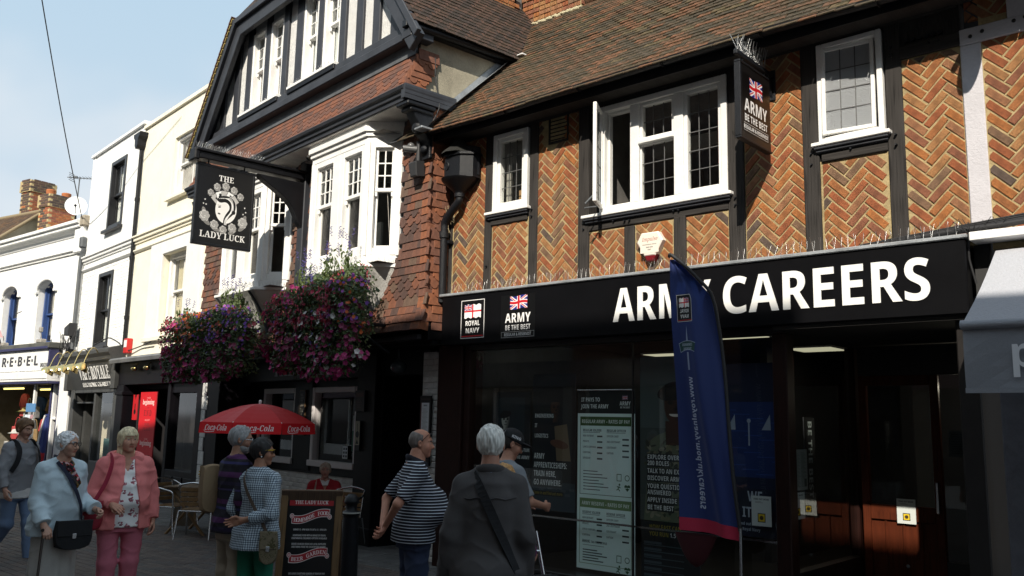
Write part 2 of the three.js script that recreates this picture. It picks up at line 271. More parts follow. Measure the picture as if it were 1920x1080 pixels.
// ---------------------------------------------------------------- timber framed shop building (right)
const brickTones = [[.46, .175, .06], [.42, .13, .05], [.48, .23, .09], [.42, .19, .09], [.33, .125, .065], [.27, .155, .09], [.52, .19, .055], [.16, .11, .085]];
const brickM = brickTones.map((c) => mat(c, { rough: .92, map: T.patch, mapS: .22, bump: T.pit, bumpS: .13, bs: .008 }));
const mortarM = mat([.56, .43, .22], { rough: .95, map: T.patch, mapS: .3, bump: T.pit, bumpS: .14, bs: .005 });
const pickTone = () => { const r = rnd(); return brickM[r < .22 ? 0 : r < .4 ? 1 : r < .55 ? 2 : r < .69 ? 3 : r < .8 ? 4 : r < .89 ? 5 : r < .96 ? 6 : 7]; };
const U = .0765, JT = .015, BL = 3 * U - JT, BW = U - JT;
const fullBrick = [0, 1, 2, 3].map((k) => { const g = new Geo(), e = .005; seed(40 + k); const j = () => rr(-e, e) * .8; g.prism([[-BL / 2 + j(), -BW / 2 + j()], [j(), -BW / 2 + j()], [BL / 2 + j(), -BW / 2 + j()], [BL / 2 + j(), BW / 2 + j()], [j(), BW / 2 + j()], [-BL / 2 + j(), BW / 2 + j()]], -.02, .009, .005); return g.build(); });
function herringbone(list, poly, z, ox = 0) {
  const xs = poly.map((q) => q[0]), ys = poly.map((q) => q[1]), x0 = Math.min(...xs), x1 = Math.max(...xs), y0 = Math.min(...ys), y1 = Math.max(...ys), c = Math.SQRT1_2, cx = (x0 + x1) / 2 + ox, cy = y0;
  const rot = (a, b) => [cx + (a - b) * c * U, cy + (a + b) * c * U];
  for (let i = -60; i < 90; i++) for (let j = -9; j < 10; j++) for (const k of [0, 1]) {
  const bx = i + 3 * j, by = i - 3 * j, m = JT / U / 2; const r = k ? [bx + 3, by - 2, bx + 4, by + 1] : [bx, by, bx + 3, by + 1];
  const mid = rot((r[0] + r[2]) / 2, (r[1] + r[3]) / 2); if (mid[0] < x0 - .2 || mid[0] > x1 + .2 || mid[1] < y0 - .2 || mid[1] > y1 + .2) continue;
  const q = [rot(r[0] + m, r[1] + m), rot(r[2] - m, r[1] + m), rot(r[2] - m, r[3] - m), rot(r[0] + m, r[3] - m)], cl = clipTo(q, poly), A = Math.abs(polyArea(cl)), full = Math.abs(polyArea(q)), dz = rr(-.003, .003);
  if (cl.length < 3 || A < full * .12) continue;
  if (A > full * .985) { list.push({ geo: fullBrick[(rnd() * 4) | 0], mat: pickTone(), m: mtx(mid[0], mid[1], z + dz, rr(-.03, .03), rr(-.012, .012), (k ? 135 : 45) * DEG + rr(-.02, .02)) }); continue; }
  const g = new Geo(), mx = cl.reduce((s, p) => s + p[0], 0) / cl.length, my = cl.reduce((s, p) => s + p[1], 0) / cl.length; g.prism(cl.map((p) => [p[0] - mx, p[1] - my]), -.02, .009, Math.min(.004, Math.sqrt(A) * .06));
  list.push({ geo: g.build(), mat: pickTone(), m: mtx(mx, my, z + dz, rr(-.02, .02), rr(-.01, .01)) });
  }
}
const army = thing('timber_framed_building', 'black timber framed building with orange herringbone brick panels above a dark shopfront', 'building');
const neighbour = thing('white_timbered_building', 'building at the right edge with a white painted timber post and herringbone brick', 'building');
{
  seed(11);
  const yb = 3.27;
  // brick panels: [x0, x1, top]
  const panels = [[-7.67, -7.12, 5.3], [-7.0, -6.42, 4.11], [-6.29, -5.69, 5.3], [-5.54, -5.07, 3.82], [-4.94, -4.48, 3.83], [-4.34, -3.86, 3.83], [-3.69, -3.09, 5.3], [-2.94, -2.36, 4.12], [-2.22, -1.74, 4.91]];
  const list = [], mortar = new Geo();
  for (const [a, b, t] of panels) {
  let poly = [[a + .012, yb], [b - .012, yb], [b - .012, t - .012], [a + .012, t - .012]]; mortar.span(a - .03, b + .03, yb - .05, t + .02, -.12, -.003);
  const before = list.length; herringbone(list, poly, -.004, rr(-.05, .05));
  if (a === -6.29) for (let i = list.length - 1; i >= before; i--) { const x = list[i].m.elements[12], y = list[i].m.elements[13]; if (x > -6.16 && x < -5.82 && y > 4.91) list.splice(i, 1); }
  }
  mesh('mortar', mortar, mortarM, army);
  pieces(army, 'brick', list, 300);
  const list2 = [], m2 = new Geo(); m2.span(-1.6, 1.6, yb - .1, 5.3, -.12, -.003); mesh('mortar', m2, mortarM, neighbour); herringbone(list2, [[-1.58, yb], [-.55, yb], [-.55, 4.93], [-1.58, 4.93]], -.004); herringbone(list2, [[-1.7, 5.1], [-.6, 5.1], [-.6, 5.3], [-1.7, 5.3]], -.004); pieces(neighbour, 'brick', list2, 120);
  // timbers, each slightly uneven
  const tb = (x0, x1, y0, y1, parent = army, m = M.oldTimber, h = false) => { const g = new Geo(); g.span(x0, x1, y0, y1, -.14, .012 + rr(0, .012), .008, mtx(0, 0, 0, 0, 0, rr(-.003, .003)), h); return mesh('timber', g, m, parent); };
  tb(-7.8, -7.67, yb - .06, 5.36); tb(-7.12, -7.0, yb - .06, 5.36); tb(-6.42, -6.29, yb - .06, 5.36); tb(-5.69, -5.54, yb - .06, 5.36); tb(-3.86, -3.69, yb - .06, 5.36); tb(-3.09, -2.94, yb - .06, 5.36); tb(-2.36, -2.22, yb - .06, 5.36);
  tb(-5.07, -4.94, yb - .06, 3.825); tb(-4.48, -4.34, yb - .06, 3.825);
  tb(-7.0, -6.42, 4.11, 4.24, army, M.oldTimber, true); tb(-5.54, -3.86, 3.83, 3.97, army, M.oldTimber, true); tb(-2.94, -2.36, 4.12, 4.27, army, M.oldTimber, true); tb(-2.22, -1.74, 4.91, 5.03, army, M.oldTimber, true);
  tb(-7.8, -1.74, 5.26, 5.4, army, M.oldTimber, true);
  const back = new Geo(); back.span(-7.0, -6.42, 5.22, 5.3, -.14, 0); back.span(-5.54, -3.86, 5.2, 5.3, -.14, 0); back.span(-2.94, -2.36, 5.24, 5.3, -.14, 0); back.span(-2.22, -1.74, 5.03, 5.3, -.14, -.01); stuff(mesh('infill', back, M.oldTimber, army));
  const pegs = new Geo(); for (const [x, y] of [[-7.06, 4.18], [-7.06, 3.6], [-6.36, 4.2], [-6.36, 4.12], [-6.9, 4.17], [-6.5, 4.17], [-5.0, 3.88], [-5.06, 3.88], [-5.2, 3.9], [-4.4, 3.9], [-4.46, 3.9], [-4.7, 3.92], [-3.78, 3.93], [-3.78, 3.86], [-5.6, 3.93], [-5.6, 3.86], [-3.02, 4.22], [-3.02, 4.12], [-2.28, 4.25], [-2.28, 4.16], [-2.29, 4.97], [-2.29, 5.04], [-1.98, 5.0], [-1.9, 5.0], [-2.66, 4.2]]) pegs.rod([x, y, 0], [x, y, .045], .014, 7, .009); mesh('peg', pegs, M.iron, army);
  const wt = mat([.56, .54, .57], { rough: .6, map: T.paint, mapS: 1.2, bump: T.bump, bumpS: .3, bs: .003 });
  tb(-1.74, -1.585, 3.3, 4.9, neighbour, wt); tb(-1.74, -.3, 4.9, 5.04, neighbour, wt, true); tb(-1.38, -1.24, 5.04, 5.36, neighbour, wt);
  const wp = new Geo(); for (const [x, y] of [[-1.66, 4.96], [-1.57, 4.98], [-1.34, 5.0], [-1.26, 5.01]]) wp.ball(x, y, .022, .017, 1, 1, .8, 7); mesh('peg', wp, M.iron, neighbour);
  const nb = new Geo(); nb.span(-.55, 2.4, 0, 5.4, -.2, .0); nb.span(-1.74, -.55, 5.3, 5.4, -.2, 0); mesh('wall', nb, M.oldTimber, neighbour);
  // ventilator grille
  const vt = new Geo(); vt.span(-6.13, -5.84, 4.94, 4.965, -.03, .012); vt.span(-6.13, -6.11, 4.965, 5.26, -.03, .012); vt.span(-5.86, -5.84, 4.965, 5.26, -.03, .012); for (let y = 4.98; y < 5.26; y += .045) vt.span(-6.11, -5.86, y, y + .012, -.05, .004, 0, mtx(0, 0, 0)); vt.span(-6.0, -5.985, 4.965, 5.26, -.045, -.01);
  const vb = new Geo(); vb.span(-6.12, -5.85, 4.95, 5.27, -.16, -.1); const vm = mesh('ventilator', vt, M.oldTimber, army); mesh('vent_hole', vb, mat([.006, .006, .006]), vm);
  const ab = new Geo(); for (let i = 0; i < 6; i++) ab.span(-2.18 + i * .055, -2.145 + i * .055, 5.055, 5.085, -.02, .02); mesh('air_brick', ab, M.iron, army);

  // ---- leaded windows
  const leadM = mat([.1, .1, .1], { rough: .6 });
  // frame box, panes in a cols x rows grid with lead cames
  function leaded(w, x0, x1, y0, y1, cols, rows, z, gm, tilt = .004) {
  for (let i = 0; i < cols; i++) for (let j = 0; j < rows; j++) { const a = mix(x0, x1, i / cols), b = mix(x0, x1, (i + 1) / cols), c = mix(y0, y1, j / rows), d = mix(y0, y1, (j + 1) / rows), g = new Geo(); g.quad(V(a - (a + b) / 2, c - (c + d) / 2, 0), V(b - (a + b) / 2, c - (c + d) / 2, 0), V(b - (a + b) / 2, d - (c + d) / 2, 0), V(a - (a + b) / 2, d - (c + d) / 2, 0)); const o = mesh('pane', g, gm, w); o.position.set((a + b) / 2, (c + d) / 2, z); o.rotation.set(rr(-tilt, tilt), rr(-tilt, tilt), 0); }
  const l = new Geo(); for (let i = 1; i < cols; i++) { const x = mix(x0, x1, i / cols); l.span(x - .004, x + .004, y0, y1, z - .004, z + .005); } for (let j = 1; j < rows; j++) { const y = mix(y0, y1, j / rows); l.span(x0, x1, y - .004, y + .004, z - .003, z + .006); } mesh('lead_came', l, leadM, w);
  }
  const ring = (g, x0, x1, y0, y1, t, z0, z1, b = .006) => { g.span(x0, x0 + t, y0, y1, z0, z1, b); g.span(x1 - t, x1, y0, y1, z0, z1, b); g.span(x0 + t, x1 - t, y1 - t, y1, z0, z1, b); g.span(x0 + t, x1 - t, y0, y0 + t, z0, z1, b); };
  const sill = (w, x0, x1, y) => { const s = new Geo(); s.span(x0, x1, y - .035, y, -.02, .085, .006); mesh('sill', s, M.winWhite, w); const k = new Geo(); k.span(x0 + .02, x1 - .02, y - .062, y - .035, -.02, .07, .006); k.span(x0 + .03, x1 - .03, y - .088, y - .062, -.02, .05, .006); mesh('sill_moulding', k, M.blackTimber, w); };
  const roomBox = (x0, x1, y0, y1, d, m) => { const g = new Geo(), z = -.15; g.quad(V(x0, y0, -d), V(x1, y0, -d), V(x1, y1, -d), V(x0, y1, -d)); g.quad(V(x0, y0, z), V(x0, y0, -d), V(x0, y1, -d), V(x0, y1, z)); g.quad(V(x1, y0, z), V(x1, y1, z), V(x1, y1, -d), V(x1, y0, -d)); g.quad(V(x0, y0, z), V(x1, y0, z), V(x1, y0, -d), V(x0, y0, -d)); g.quad(V(x0, y1, z), V(x0, y1, -d), V(x1, y1, -d), V(x1, y1, z)); return mesh('room', g, m, army); };
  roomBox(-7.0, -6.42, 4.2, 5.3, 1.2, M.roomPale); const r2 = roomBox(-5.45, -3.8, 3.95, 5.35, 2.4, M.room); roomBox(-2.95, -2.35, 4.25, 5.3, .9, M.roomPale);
  const beam = new Geo(); beam.span(-5.45, -3.8, 4.95, 5.1, -1.3, -1.15); mesh('ceiling_beam', beam, M.roomPale, r2);
  { // small window with two by four panes
  const g = new Geo(); ring(g, -6.985, -6.43, 4.25, 5.22, .06, -.08, .035); ring(g, -6.925, -6.49, 4.31, 5.16, .045, -.07, .012); const w = mesh('window', g, M.winWhite, army);
  leaded(w, -6.88, -6.535, 4.355, 5.115, 3, 4, -.03, M.oldGlass); sill(w, -7.07, -6.38, 4.25);
  const c = new Geo(); c.span(-6.6, -6.5, 4.36, 4.85, -.3, -.28); mesh('red_curtain', c, mat([.35, .02, .05]), w); const d = new Geo(); d.span(-6.7, -6.52, 4.33, 4.52, -.2, -.14); mesh('cardboard_box', d, mat([.35, .2, .09]), w); const e = new Geo(); e.span(-6.88, -6.8, 4.33, 5.0, -.12, -.11); mesh('blind', e, M.roomPale, w);
  }
  { // wide three light window, left casement open
  const g = new Geo(); ring(g, -5.385, -3.855, 4.0, 5.21, .065, -.09, .035); for (const x of [-4.935, -4.4]) g.span(x - .055, x + .055, 4.065, 5.145, -.085, .03, .006);
  g.span(-4.88, -4.455, 4.685, 4.725, -.06, .045, .006); ring(g, -4.88, -4.455, 4.725, 5.14, .035, -.06, .01); ring(g, -4.345, -3.92, 4.065, 5.145, .04, -.06, .01); ring(g, -5.32, -4.99, 4.065, 5.145, .03, -.09, -.03); ring(g, -4.88, -4.455, 4.065, 4.685, .012, -.06, -.01);
  const w = mesh('window', g, M.winWhite, army); leaded(w, -4.868, -4.467, 4.077, 4.68, 3, 3, -.035, M.oldGlass); leaded(w, -4.845, -4.49, 4.76, 5.105, 3, 2, -.03, M.oldGlass); leaded(w, -4.305, -3.96, 4.105, 5.105, 3, 5, -.03, M.oldGlass); sill(w, -5.6, -3.8, 4.0);
  const jk = new Geo(); jk.span(-4.2, -3.98, 4.45, 4.95, -.5, -.42, .03); mesh('red_poster', jk, mat([.45, .03, .05]), w);
  // open casement, hinged on the left jamb and swung out towards the street
  const cas = new Geo(), cw = .36; ring(cas, 0, cw, 0, 1.09, .04, -.02, .02, .005); const cm = mesh('open_casement', cas, M.winWhite, army); cm.position.set(-5.36, 4.055, .03); cm.rotation.y = -66 * DEG; leaded(cm, .04, cw - .04, .04, 1.05, 3, 5, 0, M.oldGlass); const st = new Geo(); st.rod([.05, .02, .0], [.2, -.03, .14], .008, 5); st.rod([cw - .02, .1, -.02], [cw - .02, -.02, .1], .012, 5); mesh('stay', st, M.leadDark, cm);
  }
  { // right window with sparkling obscure glass, bottom-hung slightly open sash
  const g = new Geo(); ring(g, -2.945, -2.365, 4.3, 5.24, .05, -.09, .035); const w = mesh('window', g, M.winWhite, army); sill(w, -3.0, -2.31, 4.3);
  const og = mat([.52, .54, .56], { rough: .16, bump: T.blob, bumpS: .1, bs: .012, specularIntensity: 1 });
  const s = new Geo(); ring(s, 0, .46, 0, .83, .035, -.02, .02, .005); const sm = mesh('open_sash', s, M.winWhite, army); sm.position.set(-2.9, 4.36, .045); sm.rotation.set(-.03, .1, .0); leaded(sm, .035, .425, .035, .795, 3, 4, 0, og, .03);
  }
  // ---- roof: old plain tiles on a 45 degree slope
  const slopeY = (z) => 5.36 + (.4 - z) * 1.0, tileM = [[.155, .085, .045], [.19, .1, .052], [.125, .085, .045], [.1, .075, .045], [.25, .115, .055], [.17, .125, .06]].map((c) => mat(c, { rough: .95, map: T.moss, mapS: .9, bump: T.pit, bumpS: .12, bs: .006 }));
  const rg = new Geo(); rg.quad(V(-8.6, slopeY(.36) - .04, .36), V(2.4, slopeY(.36) - .04, .36), V(2.4, slopeY(-2.15) - .04, -2.15), V(-8.6, slopeY(-2.15) - .04, -2.15)); rg.quad(V(-8.6, slopeY(-2.15) - .04, -2.15), V(2.4, slopeY(-2.15) - .04, -2.15), V(2.4, 5, -5.2), V(-8.6, 5, -5.2)); const roof = mesh('roof', rg, M.leadDark, army);
  const sag = (x, s) => .02 * Math.sin(x * 1.3) + .02 * Math.sin(x * .7 + s * 2) - .035 * sst(-5.2, -7.8, x) + .012 * noise3(x * 3, s * 3, 2), tl = [], tg = [0, 1, 2].map((k) => { seed(70 + k); const g = new Geo(); g.box(0, 0, 0, .163, .175, .014, .003, mtx(0, 0, 0, 0, 0, rr(-.02, .02))); return g.build(); });
  seed(3); for (let r = 0; r < 37; r++) { const s = r * .097; for (let x = -8.35 + (r % 2) * .083; x < .6; x += .167) { const z = .42 - s * Math.SQRT1_2, y = slopeY(.42) + s * Math.SQRT1_2; if (x < -8.2 && s < 1.2) continue; const tm = tileM[clamp((fbm3(x * 1.2, s * 2, 4, 3) * 6 + rr(-2, 2.0)) | 0, 0, 5)]; tl.push({ geo: tg[(rnd() * 3) | 0], mat: tm, m: mtx(x + rr(-.004, .004), y + sag(x, s) + .01 + rr(0, .006), z, -45 * DEG - .09 + rr(-.03, .03), 0, rr(-.025, .025)) }); } }
  for (const t of tl) { /* tile stands on its slope: local y runs up the roof */ }
  pieces(roof, 'roof_tile', tl.filter((t) => t.m.elements[12] > -8.3), 300);
  const rt = new Geo(); for (let x = -8.4; x < 2.3; x += .3) rt.add(new THREE.CylinderGeometry(.11, .11, .29, 9, 1, false), mtx(x + .15, slopeY(-2.15) + .0 + .02 * noise3(x, 1, 1), -2.15, 0, 0, Math.PI / 2)); mesh('ridge_tile', rt, tileM[1], roof);
  // fascia board, gutter and soffit under the eaves
  const gt = new Geo(); gt.span(-8.0, 2.4, 5.24, 5.34, .28, .3); const sf = new Geo(); sf.quad(V(-7.85, 5.27, .0), V(2.4, 5.27, .0), V(2.4, 5.25, .3), V(-7.85, 5.25, .3)); mesh('soffit', sf, M.oldTimber, army);
  for (let x = -7.95; x < 2.3; x += .5) { const a = sag(x, 0), b = sag(x + .5, 0), prof = []; for (let i = 0; i <= 8; i++) { const t = Math.PI * (i / 8); prof.push([Math.cos(t) * .055, -Math.sin(t) * .05]); } for (let i = 0; i < 8; i++) gt.quad(V(x, 5.345 + a + prof[i][1], .4 + prof[i][0]), V(x + .5, 5.345 + b + prof[i][1], .4 + prof[i][0]), V(x + .5, 5.345 + b + prof[i + 1][1], .4 + prof[i + 1][0]), V(x, 5.345 + a + prof[i + 1][1], .4 + prof[i + 1][0])); }
  for (let x = -7.5; x < 1; x += 1.05) gt.add(new THREE.TorusGeometry(.06, .008, 5, 10, Math.PI), mtx(x, 5.345 + sag(x, 0), .4, 0, Math.PI / 2, Math.PI)); mesh('gutter', gt, M.iron, army);
  // ---- chimney on the ridge
  const ch = new Geo(); ch.span(-8.32, -7.2, 7.0, 9.2, -3.05, -2.03); const chm = mesh('chimney', ch, mortarM, army), cl = [];
  seed(21); const cb = boxGeo(.213, .063, .02, .004), cbh = boxGeo(.101, .063, .02, .004), cbe = boxGeo(.02, .063, .213, .004);
  for (let r = 0; r < 24; r++) {
  const y = 7.33 + r * .075, step = [3, 4, 12, 13].includes(r) ? .04 : r > 4 && r < 12 ? .02 : 0, off = (r % 2) * .056; let x = -8.32 - step;
  for (let k = 0; x < -7.2 + step - .05; k++) { const half = (k + r) % 3 === 0, L = half ? .113 : .225; cl.push({ geo: half ? cbh : cb, mat: pickTone(), m: mtx(x + L / 2, y, -2.03 + step + rr(-.002, .003), 0, 0, rr(-.008, .008)) }); x += L; }
  for (let z = -2.15 + off; z > -3.0; z -= .225) cl.push({ geo: cbe, mat: pickTone(), m: mtx(-7.2 + step, y, z, 0, 0, 0) });
  if (step) ch.span(-8.32 - step, -7.2 + step, y - .0375, y + .0375, -3.05, -2.03 + step - .008);
  }
  chm.geometry = ch.build(); pieces(chm, 'brick', cl, 260);
  const fl = new Geo(); for (let i = 0; i < 30; i++) fl.box(-8.32 + i * .039, slopeY(-1.99) + .02 + rr(-.012, .012), -1.99, .05, .03 + rr(0, .03), .07, .012, mtx(0, 0, 0)); mesh('mortar_flaunching', fl, mat([.62, .55, .36], { rough: .95, bump: T.pit, bumpS: .1, bs: .006 }), chm);
}
// ---- shopfront and interior
{
  const red = mat([.022, .007, .005], { rough: .45, specularIntensity: .5, map: T.wood, mapS: [.3, 1.2] }), dk = mat([.02, .017, .016], { rough: .4, map: T.grain }), door = mat([.095, .021, .008], { rough: .45, specularIntensity: .4, map: T.wood, mapS: [.35, 1.4], bump: T.wood, bumpS: [.35, 1.4], bs: .001 });
  const g = new Geo(); g.span(-7.84, -7.42, 0, 2.66, -.25, .03, .01); g.span(-7.42, -7.32, 0, 2.66, -.25, -.01, .01); mesh('pilaster', g, red, army);
  const b = new Geo(); b.span(-7.32, -3.32, 0, .14, -.2, -.02, .01); b.span(-7.32, -3.32, .14, .18, -.2, .03, .006); mesh('stall_riser', b, dk, army);
  const p = new Geo(); p.span(-3.46, -3.32, .18, 2.6, -.16, .0, .008); p.span(-3.46, -3.36, .1, 2.6, -1.9, -1.76, .008); stuff(mesh('corner_posts', p, red, army));
  const h = new Geo(); h.span(-7.32, -3.32, 2.6, 2.66, -.2, .0); h.span(-1.9, -1.74, 0, 2.66, -1.9, .02, .01); mesh('door_frame', h, dk, army);
  const ceil = new Geo(); ceil.span(-3.4, -1.74, 2.62, 2.66, -1.9, .1); mesh('porch_ceiling', ceil, mat([.04, .038, .036], { rough: .8 }), army);
  const rail = new Geo(); rail.span(-7.3, -3.46, .715, .735, -.13, -.11); mesh('display_rail', rail, M.steel, army);
  const pane = (x0, x1, y0, y1, z) => { const q = new Geo(); q.quad(V(x0, y0, z), V(x1, y0, z), V(x1, y1, z), V(x0, y1, z)); return mesh('shop_window', q, M.glass, army); };
  pane(-7.32, -5.02, .18, 2.6, -.07); pane(-5.02, -3.46, .18, 2.6, -.072);
  const mu = new Geo(); mu.span(-5.027, -5.013, .18, 2.6, -.085, -.06); mesh('glazing_bar', mu, dk, army);
  const sg = new Geo(); sg.quad(V(-3.39, .47, -.16), V(-3.39, .47, -1.76), V(-3.39, 2.6, -1.76), V(-3.39, 2.6, -.16)); mesh('porch_window', sg, M.glass, army); const sb = new Geo(); sb.span(-3.44, -3.34, 0, .47, -1.76, -.16); mesh('porch_riser', sb, dk, army);
  // door at the back of the porch: glazed top, wooden bottom panel
  const d = new Geo(); d.span(-3.32, -3.24, 0, 2.3, -1.8, -1.74, .006); d.span(-2.62, -2.54, 0, 2.3, -1.8, -1.74, .006); d.span(-3.24, -2.62, 2.2, 2.3, -1.8, -1.74, .006); d.span(-3.24, -2.62, 0, .3, -1.8, -1.74, .006); d.span(-3.24, -2.62, .85, 1.0, -1.8, -1.74, .006); d.span(-3.24, -2.62, .3, .85, -1.79, -1.765); for (const x of [-3.1, -2.93, -2.76]) d.span(x - .012, x + .012, .3, .85, -1.79, -1.755, .004); const dm = mesh('door', d, door, army);
  const dg = new Geo(); dg.quad(V(-3.24, 1.0, -1.77), V(-2.62, 1.0, -1.77), V(-2.62, 2.2, -1.77), V(-3.24, 2.2, -1.77)); mesh('pane', dg, M.glass, dm); const dh = new Geo(); dh.span(-2.6, -2.57, .95, 1.25, -1.74, -1.7, .006); mesh('handle', dh, M.steel, dm); const lk = new Geo(); lk.rod([-2.9, .42, -1.77], [-2.9, .42, -1.745], .018, 10); mesh('lock', lk, M.steel, dm);
  const sd = new Geo(); sd.span(-2.54, -1.9, 0, .5, -1.8, -1.75); sd.span(-2.0, -1.9, .5, 2.6, -1.8, -1.75); sd.span(-3.32, -1.9, 2.3, 2.6, -1.8, -1.75); mesh('side_panel', sd, dk, army); const sl = new Geo(); sl.quad(V(-2.54, .5, -1.775), V(-2.0, .5, -1.775), V(-2.0, 2.3, -1.775), V(-2.54, 2.3, -1.775)); mesh('side_light', sl, M.glass, army);
  // room behind
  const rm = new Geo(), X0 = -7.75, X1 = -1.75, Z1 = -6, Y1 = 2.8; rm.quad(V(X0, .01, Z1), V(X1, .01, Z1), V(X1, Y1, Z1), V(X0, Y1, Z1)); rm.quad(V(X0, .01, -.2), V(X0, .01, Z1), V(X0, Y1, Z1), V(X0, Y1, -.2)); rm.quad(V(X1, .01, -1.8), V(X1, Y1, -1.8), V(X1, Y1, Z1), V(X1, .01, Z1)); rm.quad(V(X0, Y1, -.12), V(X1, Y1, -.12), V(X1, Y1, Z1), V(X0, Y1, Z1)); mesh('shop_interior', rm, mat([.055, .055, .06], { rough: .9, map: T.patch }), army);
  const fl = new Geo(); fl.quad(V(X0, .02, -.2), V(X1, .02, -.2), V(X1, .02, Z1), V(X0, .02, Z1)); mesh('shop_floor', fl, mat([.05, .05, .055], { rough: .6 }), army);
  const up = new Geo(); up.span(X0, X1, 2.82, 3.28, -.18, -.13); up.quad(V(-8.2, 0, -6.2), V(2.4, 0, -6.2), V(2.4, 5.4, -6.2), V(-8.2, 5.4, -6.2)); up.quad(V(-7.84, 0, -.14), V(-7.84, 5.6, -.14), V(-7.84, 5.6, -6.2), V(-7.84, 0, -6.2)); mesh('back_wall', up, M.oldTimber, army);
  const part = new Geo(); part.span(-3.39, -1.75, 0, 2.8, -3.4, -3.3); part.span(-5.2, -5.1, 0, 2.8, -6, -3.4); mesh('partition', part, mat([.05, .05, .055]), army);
  const lampM = new THREE.MeshStandardMaterial({ color: 0x222222, emissive: new THREE.Color().setRGB(1, .95, .65), emissiveIntensity: .4 });
  for (const [x, z] of [[-6.7, -1.3], [-6.7, -3.6], [-4.6, -1.5], [-4.5, -3.6], [-2.6, -4.6]]) {
  const t = thing('ceiling_light', 'flat lit ceiling panel inside the dark shop, ' + (z < -3 ? 'deep in the room' : 'near the front window') + (x < -6 ? ' on the left' : x < -4 ? ' behind the banner' : ' beyond the door'), 'ceiling light', [x, Y1 - .02, z], 0, 'ceiling lights inside the dark shop');
  const a = new Geo(); a.span(-.32, .32, -.012, .012, -.32, .32, .004); mesh('lamp_frame', a, M.white, t); const q = new Geo(); q.span(-.29, .29, -.018, -.0125, -.29, .29); mesh('diffuser', q, lampM, t);
  const L = new THREE.RectAreaLight(new THREE.Color().setRGB(1, .93, .75), .4, .58, .58); L.name = 'panel_light'; L.position.set(0, -.025, 0); L.rotation.x = -Math.PI / 2; t.add(L);
  }
  const spotM = new THREE.MeshStandardMaterial({ color: 0x222222, emissive: new THREE.Color().setRGB(1, .92, .75), emissiveIntensity: 6 });
  [[-2.42, 2.24, -2.2], [-2.2, 2.21, -2.3], [-2.1, 2.19, -2.45]].forEach(([x, y, z], i) => { const t = thing('spotlight', 'small lit spotlight behind the door glass, ' + ['left and brightest', 'middle', 'right'][i] + ' of three', 'spotlight', [x, y, z], 0, 'spotlights behind the porch door'); const s = new Geo(); s.rod([0, .01, 0], [0, .5, 0], .006, 5); s.rod([0, .0, 0], [0, .05, -.02], .03, 8, .02); mesh('fitting', s, M.iron, t); const b2 = new Geo(); b2.ball(0, -.008, .004, .018); mesh('bulb', b2, spotM, t); const L = new THREE.PointLight(new THREE.Color().setRGB(1, .9, .7), .06); L.name = 'spot_glow'; L.position.set(0, -.045, .01); t.add(L); });
}
